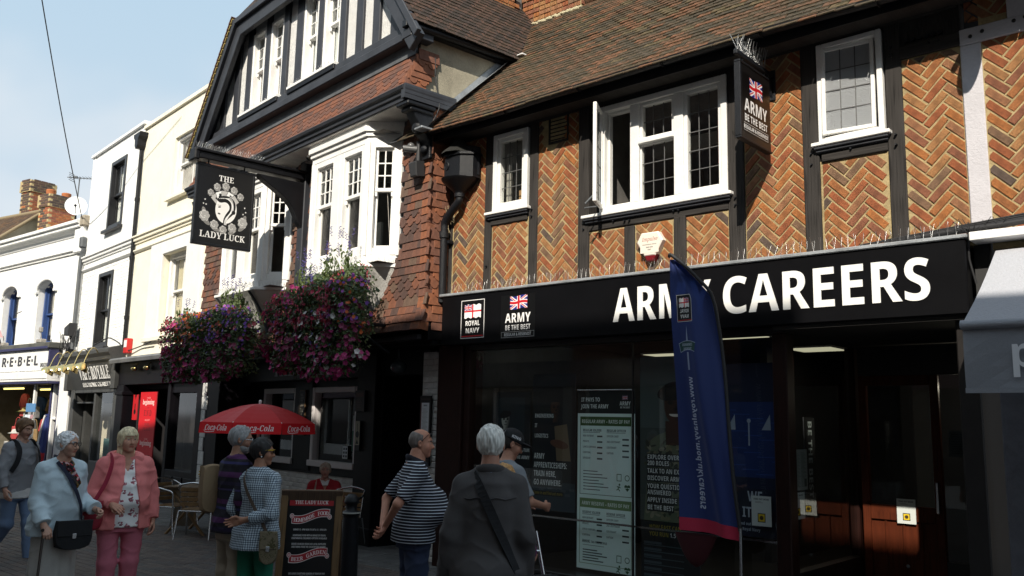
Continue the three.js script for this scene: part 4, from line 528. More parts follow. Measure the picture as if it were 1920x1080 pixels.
// ---- pub sign on its beam
{
  const t = thing('hanging_pub_sign', 'black hanging sign THE LADY LUCK with a rose wreath portrait under a spiked beam', 'sign', pub.localToWorld(V(-3.23, 0, 0)).toArray(), pubTurn);
  const b = new Geo(); b.span(-.09, .09, 5.34, 5.44, .08, 1.73, .012); b.span(-.12, .12, 5.44, 5.48, .05, 1.78, .012); b.box(0, 5.4, 1.76, .2, .18, .08, .02); mesh('beam', b, M.black, t);
  const p = []; for (let i = 0; i <= 14; i++) { const q = i / 14; p.push([.78 * Math.pow(1 - q, 1.0) * (.78 + .22 * Math.cos(q * 5.2)) + .06, 5.3 - .72 * q]); } const s = new Geo(); s.prism([[.05, 5.3], ...p, [.05, 4.58]].map(([a, c]) => [-a, c]), -.065, .065, .012, mtx(0, 0, 0, 0, Math.PI / 2)); mesh('scrolled_bracket', s, M.black, t);
  const y0 = 4.14, y1 = 5.27, z0 = .875, z1 = 1.705; const bd = new Geo(); bd.span(-.025, .025, y0, y1, z0, z1, .006); mesh('board', bd, M.black, t);
  const fr = new Geo(); for (const [a, c, d, e] of [[y0 - .02, y0 + .015, z0 - .02, z1 + .02], [y1 - .015, y1 + .02, z0 - .02, z1 + .02], [y0 + .015, y1 - .015, z0 - .02, z0 + .012], [y0 + .015, y1 - .015, z1 - .012, z1 + .02]]) fr.span(-.035, .035, a, c, d, e, .005); mesh('sign_frame', fr, M.iron, t);
  const hk = new Geo(); for (const z of [1.02, 1.56]) { hk.rod([0, 5.27, z], [0, 5.36, z], .012, 6); hk.span(-.02, .02, 5.28, 5.3, z - .03, z + .03); } mesh('hanger', hk, M.iron, t);
  spikes(t, V(0, 5.48, .75), V(0, 5.48, 1.77), 34, .12, .05);
  const art = canvasTex(640, 800, (g, w, h) => {
  g.fillStyle = '#0b0a0b'; g.fillRect(0, 0, w, h); const W = '#e9e6e2'; g.fillStyle = W; g.textAlign = 'center'; g.font = 'bold 84px serif'; g.fillText('THE', w / 2, 128); g.font = 'bold 92px serif'; g.save(); g.translate(w / 2, 742); g.scale(.98, 1); g.fillText('LADY LUCK', 0, 0); g.restore();
  let sd = 5; const R = () => ((sd = (sd * 16807) % 2147483647) / 2147483647);
  const rose = (x, y, r) => { g.fillStyle = '#c9c6c2'; for (let i = 0; i < 7; i++) { const a = i * .9; g.beginPath(); g.ellipse(x + Math.cos(a) * r * .55, y + Math.sin(a) * r * .55, r * .55, r * .48, a, 0, 7); g.fill(); } g.strokeStyle = '#15130f'; g.lineWidth = 3; for (let k = 5; k > 0; k--) { g.beginPath(); for (let i = 0; i <= 20; i++) { const a = i / 20 * 5.2 + k, q = r * k * .19 * (1 + .1 * Math.sin(a * 5)); i ? g.lineTo(x + Math.cos(a) * q, y + Math.sin(a) * q) : g.moveTo(x + Math.cos(a) * q, y + Math.sin(a) * q); } g.stroke(); } };
  const leaf = (x, y, a, r) => { g.save(); g.translate(x, y); g.rotate(a); g.fillStyle = '#8d8a86'; g.beginPath(); g.ellipse(0, 0, r, r * .45, 0, 0, 7); g.fill(); g.strokeStyle = '#151515'; g.lineWidth = 2; for (let i = -3; i <= 3; i++) { g.beginPath(); g.moveTo(i * r * .22, 0); g.lineTo(i * r * .22 + 8, r * .36); g.moveTo(i * r * .22, 0); g.lineTo(i * r * .22 + 8, -r * .36); g.stroke(); } g.restore(); };
  const cx = 320, cy = 410; for (const [x, y, a] of [[90, 480, 1.2], [560, 500, 1.9], [120, 580, .6], [540, 590, 2.4], [230, 640, .4], [430, 645, 2.6]]) leaf(x, y, a, 52);
  g.save(); g.translate(cx, cy); for (const [i, s] of [[-2, '★'], [-1, '♣'], [0, '♥'], [1, '♠'], [2, '★']]) { g.save(); g.rotate(i * .42); g.fillStyle = i % 2 ? '#f1efec' : '#b9b6b2'; g.fillRect(-46, -185, 92, 130); g.strokeStyle = '#111'; g.lineWidth = 4; g.strokeRect(-46, -185, 92, 130); g.fillStyle = i === 0 ? '#999' : '#151515'; g.beginPath(); if (Math.abs(i) === 1) { for (const [x, y] of [[-12, -128], [12, -128], [0, -148]]) { g.moveTo(x, y); g.arc(x, y, 14, 0, 7); } g.fill(); g.fillRect(-4, -125, 8, 26); } else { for (let k = 0; k < 5; k++) { const a = k * 1.2566 - 1.57; g.lineTo(Math.cos(a) * 18, -135 + Math.sin(a) * 18); g.lineTo(Math.cos(a + .628) * 8, -135 + Math.sin(a + .628) * 8); } g.fill(); } g.restore(); } g.restore();
  for (const [x, y, r] of [[220, 200, 40], [320, 178, 42], [420, 205, 40], [500, 260, 38], [150, 270, 36], [95, 520, 56], [215, 600, 46], [320, 640, 42], [425, 605, 46], [545, 535, 54]]) rose(x, y, r);
  g.fillStyle = '#efece8'; g.beginPath(); g.ellipse(340, 420, 125, 150, .1, 0, 7); g.fill(); g.fillStyle = '#100e0e'; g.beginPath(); g.moveTo(225, 330); g.bezierCurveTo(280, 240, 470, 260, 450, 400); g.bezierCurveTo(440, 500, 330, 500, 350, 600); g.bezierCurveTo(280, 580, 330, 480, 370, 430); g.bezierCurveTo(400, 380, 350, 330, 300, 350); g.bezierCurveTo(260, 365, 240, 350, 225, 330); g.fill();
  g.strokeStyle = '#efece8'; g.lineWidth = 4; for (let k = 0; k < 6; k++) { g.beginPath(); g.moveTo(250 + k * 24, 318 - k * 4); g.bezierCurveTo(330 + k * 14, 280, 430, 320 + k * 6, 400 + k * 5, 420); g.bezierCurveTo(380, 490, 320 + k * 6, 500, 330 + k * 5, 585); g.stroke(); }
  g.fillStyle = '#151313'; g.beginPath(); g.ellipse(262, 405, 17, 7, -.2, 0, 7); g.fill(); g.beginPath(); g.ellipse(262, 475, 16, 8, .2, 0, 7); g.fill(); g.beginPath(); g.arc(430, 440, 22, 0, 7); g.fill(); g.fillRect(238, 385, 40, 4);
  g.fillStyle = W; for (const [x, y] of [[90, 350], [75, 395], [105, 400], [560, 370], [575, 415], [545, 440]]) { g.beginPath(); for (let k = 0; k < 5; k++) { const a = k * 1.2566 - 1.57; g.lineTo(x + Math.cos(a) * 12, y + Math.sin(a) * 12); g.lineTo(x + Math.cos(a + .628) * 5, y + Math.sin(a + .628) * 5); } g.fill(); }
  });
  const pm = print(art, { roughness: .35 }); for (const s of [1, -1]) { const g = new Geo(), x = s * .0275; if (s > 0) g.quad(V(x, y0 + .015, z1 - .012), V(x, y0 + .015, z0 + .012), V(x, y1 - .015, z0 + .012), V(x, y1 - .015, z1 - .012), [[0, 0], [1, 0], [1, 1], [0, 1]]); else g.quad(V(x, y0 + .015, z0 + .012), V(x, y0 + .015, z1 - .012), V(x, y1 - .015, z1 - .012), V(x, y1 - .015, z0 + .012), [[0, 0], [1, 0], [1, 1], [0, 1]]); mesh('sign_face', g, pm, t); }
}
// ---- pub ground floor
{
  const dk = mat([.004, .004, .005], { rough: .5, specularIntensity: .3, map: T.grain, mapS: 1 });
  const z = -.9, g = new Geo();
  g.span(-6.95, .02, 2.72, 2.9, -.6, -.04, .01); g.span(-6.95, -.55, 2.35, 2.72, -.98, -.62, .01); mesh('fascia', g, dk, pub);
  const so = new Geo(); so.span(-6.95, .02, 2.68, 2.72, -1.0, -.1); mesh('jetty_soffit', so, dk, pub);
  const sm = new Geo(); sm.span(-.62, -.12, 2.735, 2.8, -.06, .02, .006); sm.span(-1.2, -.55, 2.745, 2.795, -.05, .0, .006); mesh('mounting_board', sm, mat([.03, .03, .035], { rough: .6 }), pub);
  // letters on the fascia, mostly behind the flowers
  letters(pub, 'THE LADY LUCK', serif, -5.2, 2.43, -.62, 3.0, .2, .012, mat([.035, .03, .03], { rough: .4 }));
  const wallG = new Geo(), win = [[-6.0, -4.83], [-4.24, -2.88]], Y0 = 1.0, Y1 = 2.24;
  wallG.span(-6.95, -6.0, .9, 2.4, z - .15, z); wallG.span(-4.83, -4.24, .9, 2.4, z - .15, z + .05, .01); wallG.span(-2.88, -2.1, .9, 2.4, z - .15, z + .02, .01); wallG.span(-6.0, -4.83, Y1, 2.4, z - .15, z); wallG.span(-4.24, -2.88, Y1, 2.4, z - .15, z); wallG.span(-6.0, -2.88, .86, Y0, z - .15, z + .03, .01);
  wallG.span(-2.35, -1.85, 0, 2.7, z - .3, -.52, .012); wallG.span(-1.85, -1.78, 0, 2.7, -1.6, -.6, .01); wallG.span(-2.45, -1.8, 0, .25, z - .2, -.48, .012); mesh('shopfront', wallG, dk, pub);
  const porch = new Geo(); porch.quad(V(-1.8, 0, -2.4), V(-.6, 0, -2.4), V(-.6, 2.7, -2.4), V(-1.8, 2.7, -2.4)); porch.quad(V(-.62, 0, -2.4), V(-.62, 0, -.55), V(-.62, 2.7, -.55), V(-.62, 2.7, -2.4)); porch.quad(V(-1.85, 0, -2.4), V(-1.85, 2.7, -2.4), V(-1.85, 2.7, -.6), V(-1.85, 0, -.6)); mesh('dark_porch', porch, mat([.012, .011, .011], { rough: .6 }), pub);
  // painted brick plinth and pier, each brick its own piece
  seed(77); const wb = [[.66, .65, .63], [.6, .59, .57], [.7, .69, .66]].map((c) => mat(c, { rough: .7, map: T.grain, mapS: .6, bump: T.bump, bumpS: .2, bs: .004 })), bk = boxGeo(.218, .07, .06, .008), hb = boxGeo(.106, .07, .06, .008), pl = [], core = new Geo(); core.span(-6.6, -2.46, 0, .86, z - .2, z - .002);
  for (let r = 0; r < 11; r++) for (let u = -6.55 + (r % 2) * .112; u < -2.5; u += .225) pl.push({ geo: bk, mat: wb[(rnd() * 3) | 0], m: mtx(u + .05, .04 + r * .0755, z - .024 + rr(-.002, .004), rr(-.01, .01), rr(-.01, .01), rr(-.006, .006)) });
  core.span(-.6, -.32, 0, 2.62, -.75, -.435); for (let r = 0; r < 34; r++) { const q = r % 2 ? [[-.54, hb], [-.375, bk]] : [[-.485, bk], [-.32, hb]]; for (const [u, ge] of q) pl.push({ geo: ge, mat: wb[(rnd() * 3) | 0], m: mtx(u, .045 + r * .0765, -.458 + rr(-.002, .003), 0, 0, rr(-.006, .006)) }); }
  const cm = mesh('painted_wall', core, wb[1], pub); pieces(cm, 'brick', pl, 280);
  const qn = new Geo(); for (let r = 0; r < 8; r++) qn.span(-7.36, -7.12 - (r % 2) * .06, .35 + r * .25, .595 + r * .25, -.5, -.28, .01); stuff(mesh('white_quoins', qn, wb[0], pub));
  const wm = mat([.58, .54, .54], { rough: .5 });
  for (const [a, b] of win) { const f = new Geo(), t = .085; f.span(a, a + t, Y0, Y1, z - .08, z + .05, .008); f.span(b - t * .6, b, Y0, Y1, z - .08, z + .04, .008); f.span(a + t, b - t * .6, Y1 - t, Y1, z - .08, z + .048, .008); f.span(a - .03, b + .02, Y0 - .02, Y0 + t * .9, z - .08, z + .08, .01); const w = mesh('window', f, wm, pub), p = new Geo(); p.quad(V(a + t, Y0 + .07, z - .03), V(b - .05, Y0 + .07, z - .03), V(b - .05, Y1 - t, z - .03), V(a + t, Y1 - t, z - .03)); mesh('pane', p, M.glass, w); }
  const rm = new Geo(), X0 = -6.8, X1 = -1.9; rm.quad(V(X0, 0, -4), V(X1, 0, -4), V(X1, 2.6, -4), V(X0, 2.6, -4)); rm.quad(V(X0, .9, -4), V(X0, 2.6, -4), V(X0, 2.6, z - .15), V(X0, .9, z - .15)); rm.quad(V(X1, 0, -4), V(X1, 2.6, -4), V(X1, 2.6, z - .15), V(X1, 0, z - .15)); rm.quad(V(X0, 2.42, -4), V(X1, 2.42, -4), V(X1, 2.42, z - .1), V(X0, 2.42, z - .1)); rm.quad(V(X0, .3, -4), V(X1, .3, -4), V(X1, .3, z - .1), V(X0, .3, z - .1)); mesh('bar_room', rm, mat([.05, .03, .022], { rough: .9 }), pub);
  const back = new Geo(); back.quad(V(-6.97, 0, -6), V(.0, 0, -6), V(0, 6.6, -6), V(-6.97, 6.6, -6)); back.quad(V(-6.97, 0, -1.0), V(-6.97, 6.6, -1.0), V(-6.97, 6.6, -6), V(-6.97, 0, -6)); back.quad(V(-6.97, 2.9, 0), V(-6.97, 6.6, 0), V(-6.97, 6.6, -1.1), V(-6.97, 2.9, -1.1)); back.quad(V(.0, 0, -.6), V(0, 5.4, -.1), V(0, 5.4, -6), V(0, 0, -6)); mesh('rear_wall', back, M.blackTimber, pub);
  const pw = (n, l, c, u, y, w, wd, h, tex, extra) => { const t = thing(n, l, c, pub.localToWorld(V(u, y, w)).toArray(), pubTurn); const b = new Geo(); b.span(-wd / 2, wd / 2, 0, h, -.012, .012, .004); mesh('board', b, extra ?? M.black, t); const q = new Geo(); q.quad(V(-wd / 2 + .006, .006, .0135), V(wd / 2 - .006, .006, .0135), V(wd / 2 - .006, h - .006, .0135), V(-wd / 2 + .006, h - .006, .0135), [[0, 0], [1, 0], [1, 1], [0, 1]]); mesh('print', q, print(tex), t); return t; };
  globalThis.wallPrint = pw;
  const lines = (g, x, y, w, n, lh, c, s = 3) => { g.fillStyle = c; for (let i = 0; i < n; i++) g.fillRect(x + w * .06 * ((i * 7) % 3), y + i * lh, w * (.7 + .3 * ((i * 5) % 4) / 4), s); };
  pw('menu_case', 'wall menu case with a white menu sheet beside the dark pub door', 'menu case', -.45, 1.18, -.39, .24, .88, canvasTex(128, 440, (g, w, h) => { g.fillStyle = '#0c0b0c'; g.fillRect(0, 0, w, h); g.fillStyle = '#4a4038'; g.font = 'bold 15px sans-serif'; g.textAlign = 'center'; g.fillText('THE LADY LUCK', 64, 26); g.fillStyle = '#cfd3d6'; g.fillRect(20, 44, 92, 230); g.fillStyle = '#700d12'; g.fillRect(12, 44, 7, 230); g.fillStyle = '#333'; g.font = 'bold 15px sans-serif'; g.fillText('MENU', 66, 66); lines(g, 30, 82, 66, 22, 8, '#888', 2); }));
  pw('beer_plaque', 'narrow cream plaque with a dark fountain emblem on the pub pilaster', 'plaque', -2.22, 1.3, -.5, .13, .42, canvasTex(80, 260, (g, w, h) => { g.fillStyle = '#8b8672'; g.fillRect(0, 0, w, h); g.fillStyle = '#14161c'; g.fillRect(36, 22, 7, 70); g.beginPath(); g.arc(40, 120, 30, 0, 7); g.fill(); g.fillRect(36, 150, 8, 36); g.beginPath(); g.moveTo(14, 205); g.lineTo(66, 205); g.lineTo(40, 160); g.fill(); g.fillRect(0, 215, w, 45); }));
  pw('pub_lantern_poster', 'dark reddish poster above the cream plaque on the pub pilaster', 'poster', -2.2, 1.85, -.5, .26, .3, canvasTex(96, 110, (g, w, h) => { g.fillStyle = '#150908'; g.fillRect(0, 0, w, h); g.fillStyle = '#3a1712'; g.fillRect(10, 10, 76, 22); lines(g, 16, 44, 60, 6, 9, '#33201c', 4); }));
  pw('white_notice', 'small white notice in the lower corner of the right pub window', 'notice', -3.2, 1.13, -.905, .16, .2, canvasTex(80, 100, (g, w, h) => { g.fillStyle = '#b9bec2'; g.fillRect(0, 0, w, h); g.fillStyle = '#2b2f33'; for (let r = 0; r < 3; r++) for (let c = 0; c < 2; c++) g.fillRect(10 + c * 36, 12 + r * 30, 24, 18); }));
  pw('window_strip', 'green and white strip poster in the right edge of the pub window', 'poster', -2.99, 1.25, -.905, .07, .55, canvasTex(40, 280, (g, w, h) => { g.fillStyle = '#8f9690'; g.fillRect(0, 0, w, h); g.fillStyle = '#1d5a45'; g.fillRect(0, 120, w, 160); lines(g, 6, 20, 26, 9, 10, '#555', 3); }));
  pw('chalk_board', 'framed menu board between the two ground floor pub windows', 'menu board', -4.52, 1.45, -.835, .2, .75, canvasTex(96, 340, (g, w, h) => { g.fillStyle = '#3a2a17'; g.fillRect(0, 0, w, h); g.fillStyle = '#0d0d0d'; g.fillRect(8, 8, w - 16, h - 16); lines(g, 18, 26, 56, 24, 12, '#7a756a', 5); }), mat([.12, .07, .03]));
  // wall lamp by the door and camera by the corner bracket
  const wl = thing('wall_lamp', 'black globe wall lamp under the tiles by the pub door', 'wall lamp', pub.localToWorld(V(-1.05, 2.5, -.35)).toArray(), pubTurn); const l = new Geo(); l.rod([0, .02, 0], [0, .28, 0], .014, 6); l.ball(0, -.06, 0, .11, 1, .85, 1, 14); l.rod([0, .02, 0], [0, .06, 0], .05, 10, .02); mesh('lamp_globe', l, mat([.06, .07, .075], { rough: .15 }), wl);
  const cc = thing('security_light', 'black floodlight and sensor on the tiles under the corner bracket', 'security light', pub.localToWorld(V(-.12, 4.98, .06)).toArray(), pubTurn); const c = new Geo(); c.prism([[-.09, 0], [.09, 0], [.07, -.19], [-.07, -.19]], .02, .15, .015, mtx(0, 0, 0, .15)); c.rod([0, 0, .05], [0, .26, .05], .03, 8); mesh('floodlight', c, mat([.03, .03, .032], { rough: .5 }), cc); const c2 = new Geo(); c2.rod([-.02, .16, .06], [-.13, .17, .2], .045, 10); c2.ball(-.07, .2, .12, .05); mesh('sensor', c2, mat([.1, .1, .1], { rough: .3 }), cc);
  const dc = thing('dome_camera', 'small dome camera on the soffit above the right bay window', 'security camera', pub.localToWorld(V(-2.55, 5.66, .3)).toArray(), pubTurn); const d = new Geo(); d.rod([0, 0, 0], [0, -.03, 0], .06, 12); mesh('mount', d, M.white, dc); const d2 = new Geo(); d2.ball(0, -.07, 0, .062, 1, 1, 1, 12); d2.rod([0, -.09, 0], [-.02, -.16, .06], .045, 10); mesh('dome', d2, mat([.03, .025, .02], { rough: .1 }), dc);
}
// ---------------------------------------------------------------- cream and white townhouses, left of the pub
const cwTurn = -6.5 * DEG, CW0 = [-14.6, 0, -.9];
const goldM = mat([.55, .38, .1], { rough: .5 }), greyPaint = mat([.055, .056, .055], { rough: .5, map: T.grain, mapS: 1.5 }), darkPaint = mat([.005, .004, .006], { rough: .5, specularIntensity: .3, map: T.grain, mapS: 1.2 });
function wallWithHoles(x0, x1, y0, y1, holes, z0, z1, g = new Geo()) { // holes [a,b,c,d]
  const xs = [...new Set([x0, x1, ...holes.flatMap((h) => [h[0], h[1]])])].sort((a, b) => a - b), ys = [...new Set([y0, y1, ...holes.flatMap((h) => [h[2], h[3]])])].sort((a, b) => a - b);
  for (let i = 0; i < xs.length - 1; i++) { let run = null; for (let j = 0; j < ys.length - 1; j++) { const cx = (xs[i] + xs[i + 1]) / 2, cy = (ys[j] + ys[j + 1]) / 2, hole = holes.some((h) => cx > h[0] && cx < h[1] && cy > h[2] && cy < h[3]); if (!hole) { if (run === null) run = ys[j]; } if (hole || j === ys.length - 2) { const e = hole ? ys[j] : ys[j + 1]; if (run !== null && e > run) g.span(xs[i], xs[i + 1], run, e, z0, z1); run = null; } } }
  return g;
}
const roomFor = (parent, h, d, m) => { const g = new Geo(), [a, b, c, e] = h, z = -.25; g.quad(V(a, c, -d), V(b, c, -d), V(b, e, -d), V(a, e, -d)); g.quad(V(a, c, z), V(a, c, -d), V(a, e, -d), V(a, e, z)); g.quad(V(b, c, -d), V(b, c, z), V(b, e, z), V(b, e, -d)); g.quad(V(a, c, z), V(b, c, z), V(b, c, -d), V(a, c, -d)); g.quad(V(a, e, -d), V(b, e, -d), V(b, e, z), V(a, e, z)); return mesh('room', g, m ?? M.roomPale, parent); };
const stringCourse = (t, x0, x1, y, m) => { const g = new Geo(); g.sweep([[-.02, y - .14], [.03, y - .14], [.035, y - .09], [.07, y - .08], [.075, y - .02], [.11, y], [.11, y + .035], [-.02, y + .06]], x0, x1); g.sweep([[-.02, y - .36], [.025, y - .36], [.06, y - .32], [.06, y - .29], [-.02, y - .27]], x0, x1); return mesh('string_course', g, m, t); };
{ // cream house
  const t = thing('cream_house', 'cream rendered three storey house between the pub and the white house', 'house', CW0, cwTurn), holes = [[-3.22, -1.85, 6.42, 7.78], [-3.34, -2.0, 3.42, 5.18]];
  mesh('wall', wallWithHoles(-5.21, .3, 2.95, 8.45, holes, -.3, 0), M.cream, t); stringCourse(t, -5.21, .3, 5.8, M.cream);
  const cap = new Geo(); cap.span(-5.21, .3, 8.45, 8.55, -.35, .05, .01); mesh('coping', cap, M.cream, t);
  const sur = new Geo(), cs = M.white; sur.span(-4.05, -3.34, 3.3, 5.54, -.02, .04, .01); sur.span(-2.0, -1.2, 3.3, 5.54, -.02, .04, .01); sur.span(-3.34, -2.0, 5.18, 5.54, -.02, .04, .01); mesh('window_surround', sur, cs, t);
  const w1 = sashWindow(t, -3.22, -1.85, 6.42, 7.78, 7.16, 2, 1, -.06, { f: .07, depth: .14, lowCols: 2, m: cs }); curtainIn(w1, -3.1, -2.4, 6.5, 7.7, -.2, M.roomPale, 5, .02); curtainIn(w1, -2.3, -1.9, 6.5, 7.7, -.2, M.roomPale, 3, .02);
  const s1 = new Geo(); s1.span(-3.34, -1.7, 6.34, 6.42, -.1, .1, .01); s1.span(-4.1, -1.1, 3.3, 3.4, -.1, .08, .01); mesh('sill', s1, M.cream, t);
  const w2 = sashWindow(t, -3.3, -2.02, 3.42, 5.18, 4.36, 2, 1, -.12, { f: .1, depth: .16, lowCols: 2, m: cs }); const ec = mat([.62, .54, .36], { rough: .95, map: T.weave, mapS: .3 }); curtainIn(w2, -3.15, -2.72, 3.55, 5.05, -.3, ec, 4, .03); curtainIn(w2, -2.6, -2.15, 3.55, 5.05, -.3, ec, 4, .03); const ts = new Geo(); for (let y = 3.6; y < 5.0; y += .06) { ts.ball(-2.72, y, -.27, .017); ts.ball(-2.6, y, -.27, .017); } mesh('curtain_tassels', ts, mat([.3, .25, .16]), w2);
  roomFor(t, [-3.3, -1.7, 6.4, 7.85], 1.4); roomFor(t, [-3.4, -1.9, 3.4, 5.2], 1.4);
  const bk = new Geo(); bk.span(-5.2, .3, 0, 8.4, -7, -6.9); bk.quad(V(-5.2, 8.45, -.3), V(.3, 8.45, -.3), V(.3, 8.0, -7), V(-5.2, 8.0, -7)); bk.span(.24, .3, 2.9, 8.4, -6.9, -.3); mesh('rear', bk, M.cream, t);
  // dark shopfront below
  const f = new Geo(); f.sweep([[-.3, 2.94], [.34, 2.86], [.36, 2.93], [.32, 2.97], [-.3, 3.1]], -5.25, .3); mesh('shop_cornice', f, mat([.16, .165, .17], { rough: .6, map: T.patch }), t);
  const g = new Geo(); g.span(-5.2, .3, 2.38, 2.9, -.3, .12, .01); g.span(-5.2, -4.75, 0, 2.38, -.3, .14, .012); g.span(-5.22, -4.73, 2.16, 2.24, -.3, .17, .01); g.span(-5.22, -4.73, 0, .3, -.3, .17, .01); g.span(-.75, .25, 0, 2.38, -.3, .1, .012); g.span(-2.35, -2.2, 0, 2.38, -.3, .05, .01); g.span(-2.2, -.75, 0, .68, -.3, .05, .01); g.span(-2.2, -.75, 2.18, 2.38, -.3, .02, .01); for (let i = 0; i < 3; i++) g.span(-2.15 + i * .48, -1.75 + i * .48, .14, .56, .04, .07, .012); mesh('shopfront', g, darkPaint, t);
  const gw = new Geo(); gw.quad(V(-2.2, .68, -.05), V(-.75, .68, -.05), V(-.75, 2.18, -.05), V(-2.2, 2.18, -.05)); mesh('shop_window', gw, M.glass, t);
  const rec = new Geo(); rec.span(-4.75, -2.35, 0, 2.4, -1.3, -1.2); rec.span(-4.8, -4.72, 0, 2.4, -1.25, -.2); rec.quad(V(-2.3, 0, -.3), V(-2.3, 2.4, -.3), V(-2.3, 2.4, -1.2), V(-2.3, 0, -1.2)); rec.span(-4.75, -2.35, 2.3, 2.38, -1.3, -.28); rec.quad(V(-2.2, .3, -1.2), V(.2, .3, -1.2), V(.2, 2.4, -1.2), V(-2.2, 2.4, -1.2)); rec.span(-2.25, .25, 2.3, 2.36, -1.2, -.3); mesh('doorway', rec, mat([.02, .018, .02], { rough: .7 }), t);
  const P = (n, l, c, u, y, w, wd, h, tex, o = {}) => { const q = thing(n, l, c, t.localToWorld(V(u, y, w)).toArray(), cwTurn); const b = new Geo(); b.span(-wd / 2, wd / 2, 0, h, -.01, .01, .003); mesh('board', b, o.m ?? mat([.3, .01, .015]), q); const r = new Geo(); r.quad(V(-wd / 2, 0, .0115), V(wd / 2, 0, .0115), V(wd / 2, h, .0115), V(-wd / 2, h, .0115), [[0, 0], [1, 0], [1, 1], [0, 1]]); mesh('print', r, print(tex, o.e ?? {}), q); return q; };
  t.updateMatrixWorld(true);
  P('red_text_banner', 'tall red banner with lines of text, beginning, END, in the dark shop doorway', 'banner', -3.6, .3, -.03, .95, 1.92, canvasTex(400, 820, (g, w, h) => { g.fillStyle = '#c70f1c'; g.fillRect(0, 0, w, h); g.textAlign = 'center'; const tx = (s, y, f, c) => { g.font = f; g.fillStyle = c; g.fillText(s, w / 2 + 10, y); }; tx('I am the', 60, 'italic 22px serif', '#e9b9b2'); tx('beginning', 112, 'bold 56px serif', '#efe2da'); tx('of the', 150, 'italic 22px serif', '#7d0c14'); tx('E N D', 216, 'bold 70px serif', '#5b0a10'); tx('the end of', 262, 'italic 24px serif', '#e9b9b2'); tx('EVERY', 306, 'bold 34px serif', '#8f2a2c'); tx('P L A C E', 350, 'bold 40px serif', '#740b13'); tx('I am the', 430, 'italic 22px serif', '#e9b9b2'); tx('beginning', 480, 'bold 56px serif', '#efe2da'); tx('of', 520, 'italic 22px serif', '#7d0c14'); tx('T I M E', 620, 'bold 76px serif', '#5b0a10'); g.fillStyle = '#101018'; g.fillRect(60, 690, 280, 130); tx('underground', 740, '24px serif', '#bbb'); tx('Bar', 785, 'italic 34px serif', '#bbb'); }));
  P('red_shop_emblem', 'small red emblem sign on the dark pilaster beside the red banner', 'sign', -4.38, 1.62, -.03, .3, .55, canvasTex(100, 220, (g, w, h) => { g.fillStyle = '#b8141c'; g.fillRect(0, 0, w, h); g.fillStyle = '#0b0909'; g.beginPath(); g.moveTo(30, 0); g.lineTo(70, 0); g.lineTo(50, 46); g.fill(); g.beginPath(); g.arc(50, 150, 22, 0, 7); g.fill(); g.fillRect(42, 80, 16, 60); }));
  letters(t, 'The', serif, -1.5, 2.5, .122, .42, .26, .01, mat([.1, .06, .03]));
  const ab = thing('alarm_box_red', 'small red and white alarm box on the cream wall above the dark shop', 'alarm box', t.localToWorld(V(-4.95, 3.1, .09)).toArray(), cwTurn); const a = new Geo(); a.span(-.13, .13, 0, .34, -.09, .03, .015); mesh('case', a, mat([.5, .02, .02], { rough: .4 }), ab); const a2 = new Geo(); a2.span(-.09, .09, .14, .3, .031, .035); mesh('label', a2, M.white, ab);
  const up = thing('shop_uplight', 'pair of gold tinted lamps glowing under the dark shop cornice', 'lamp', t.localToWorld(V(-4.0, 2.72, .2)).toArray(), cwTurn); const u1 = new Geo(); for (const x of [0, .75]) { u1.ball(x, 0, 0, .09, 1.3, .6, .7); u1.rod([x, 0, 0], [x, .12, -.08], .012, 5); } mesh('shade', u1, M.brass, up);
}
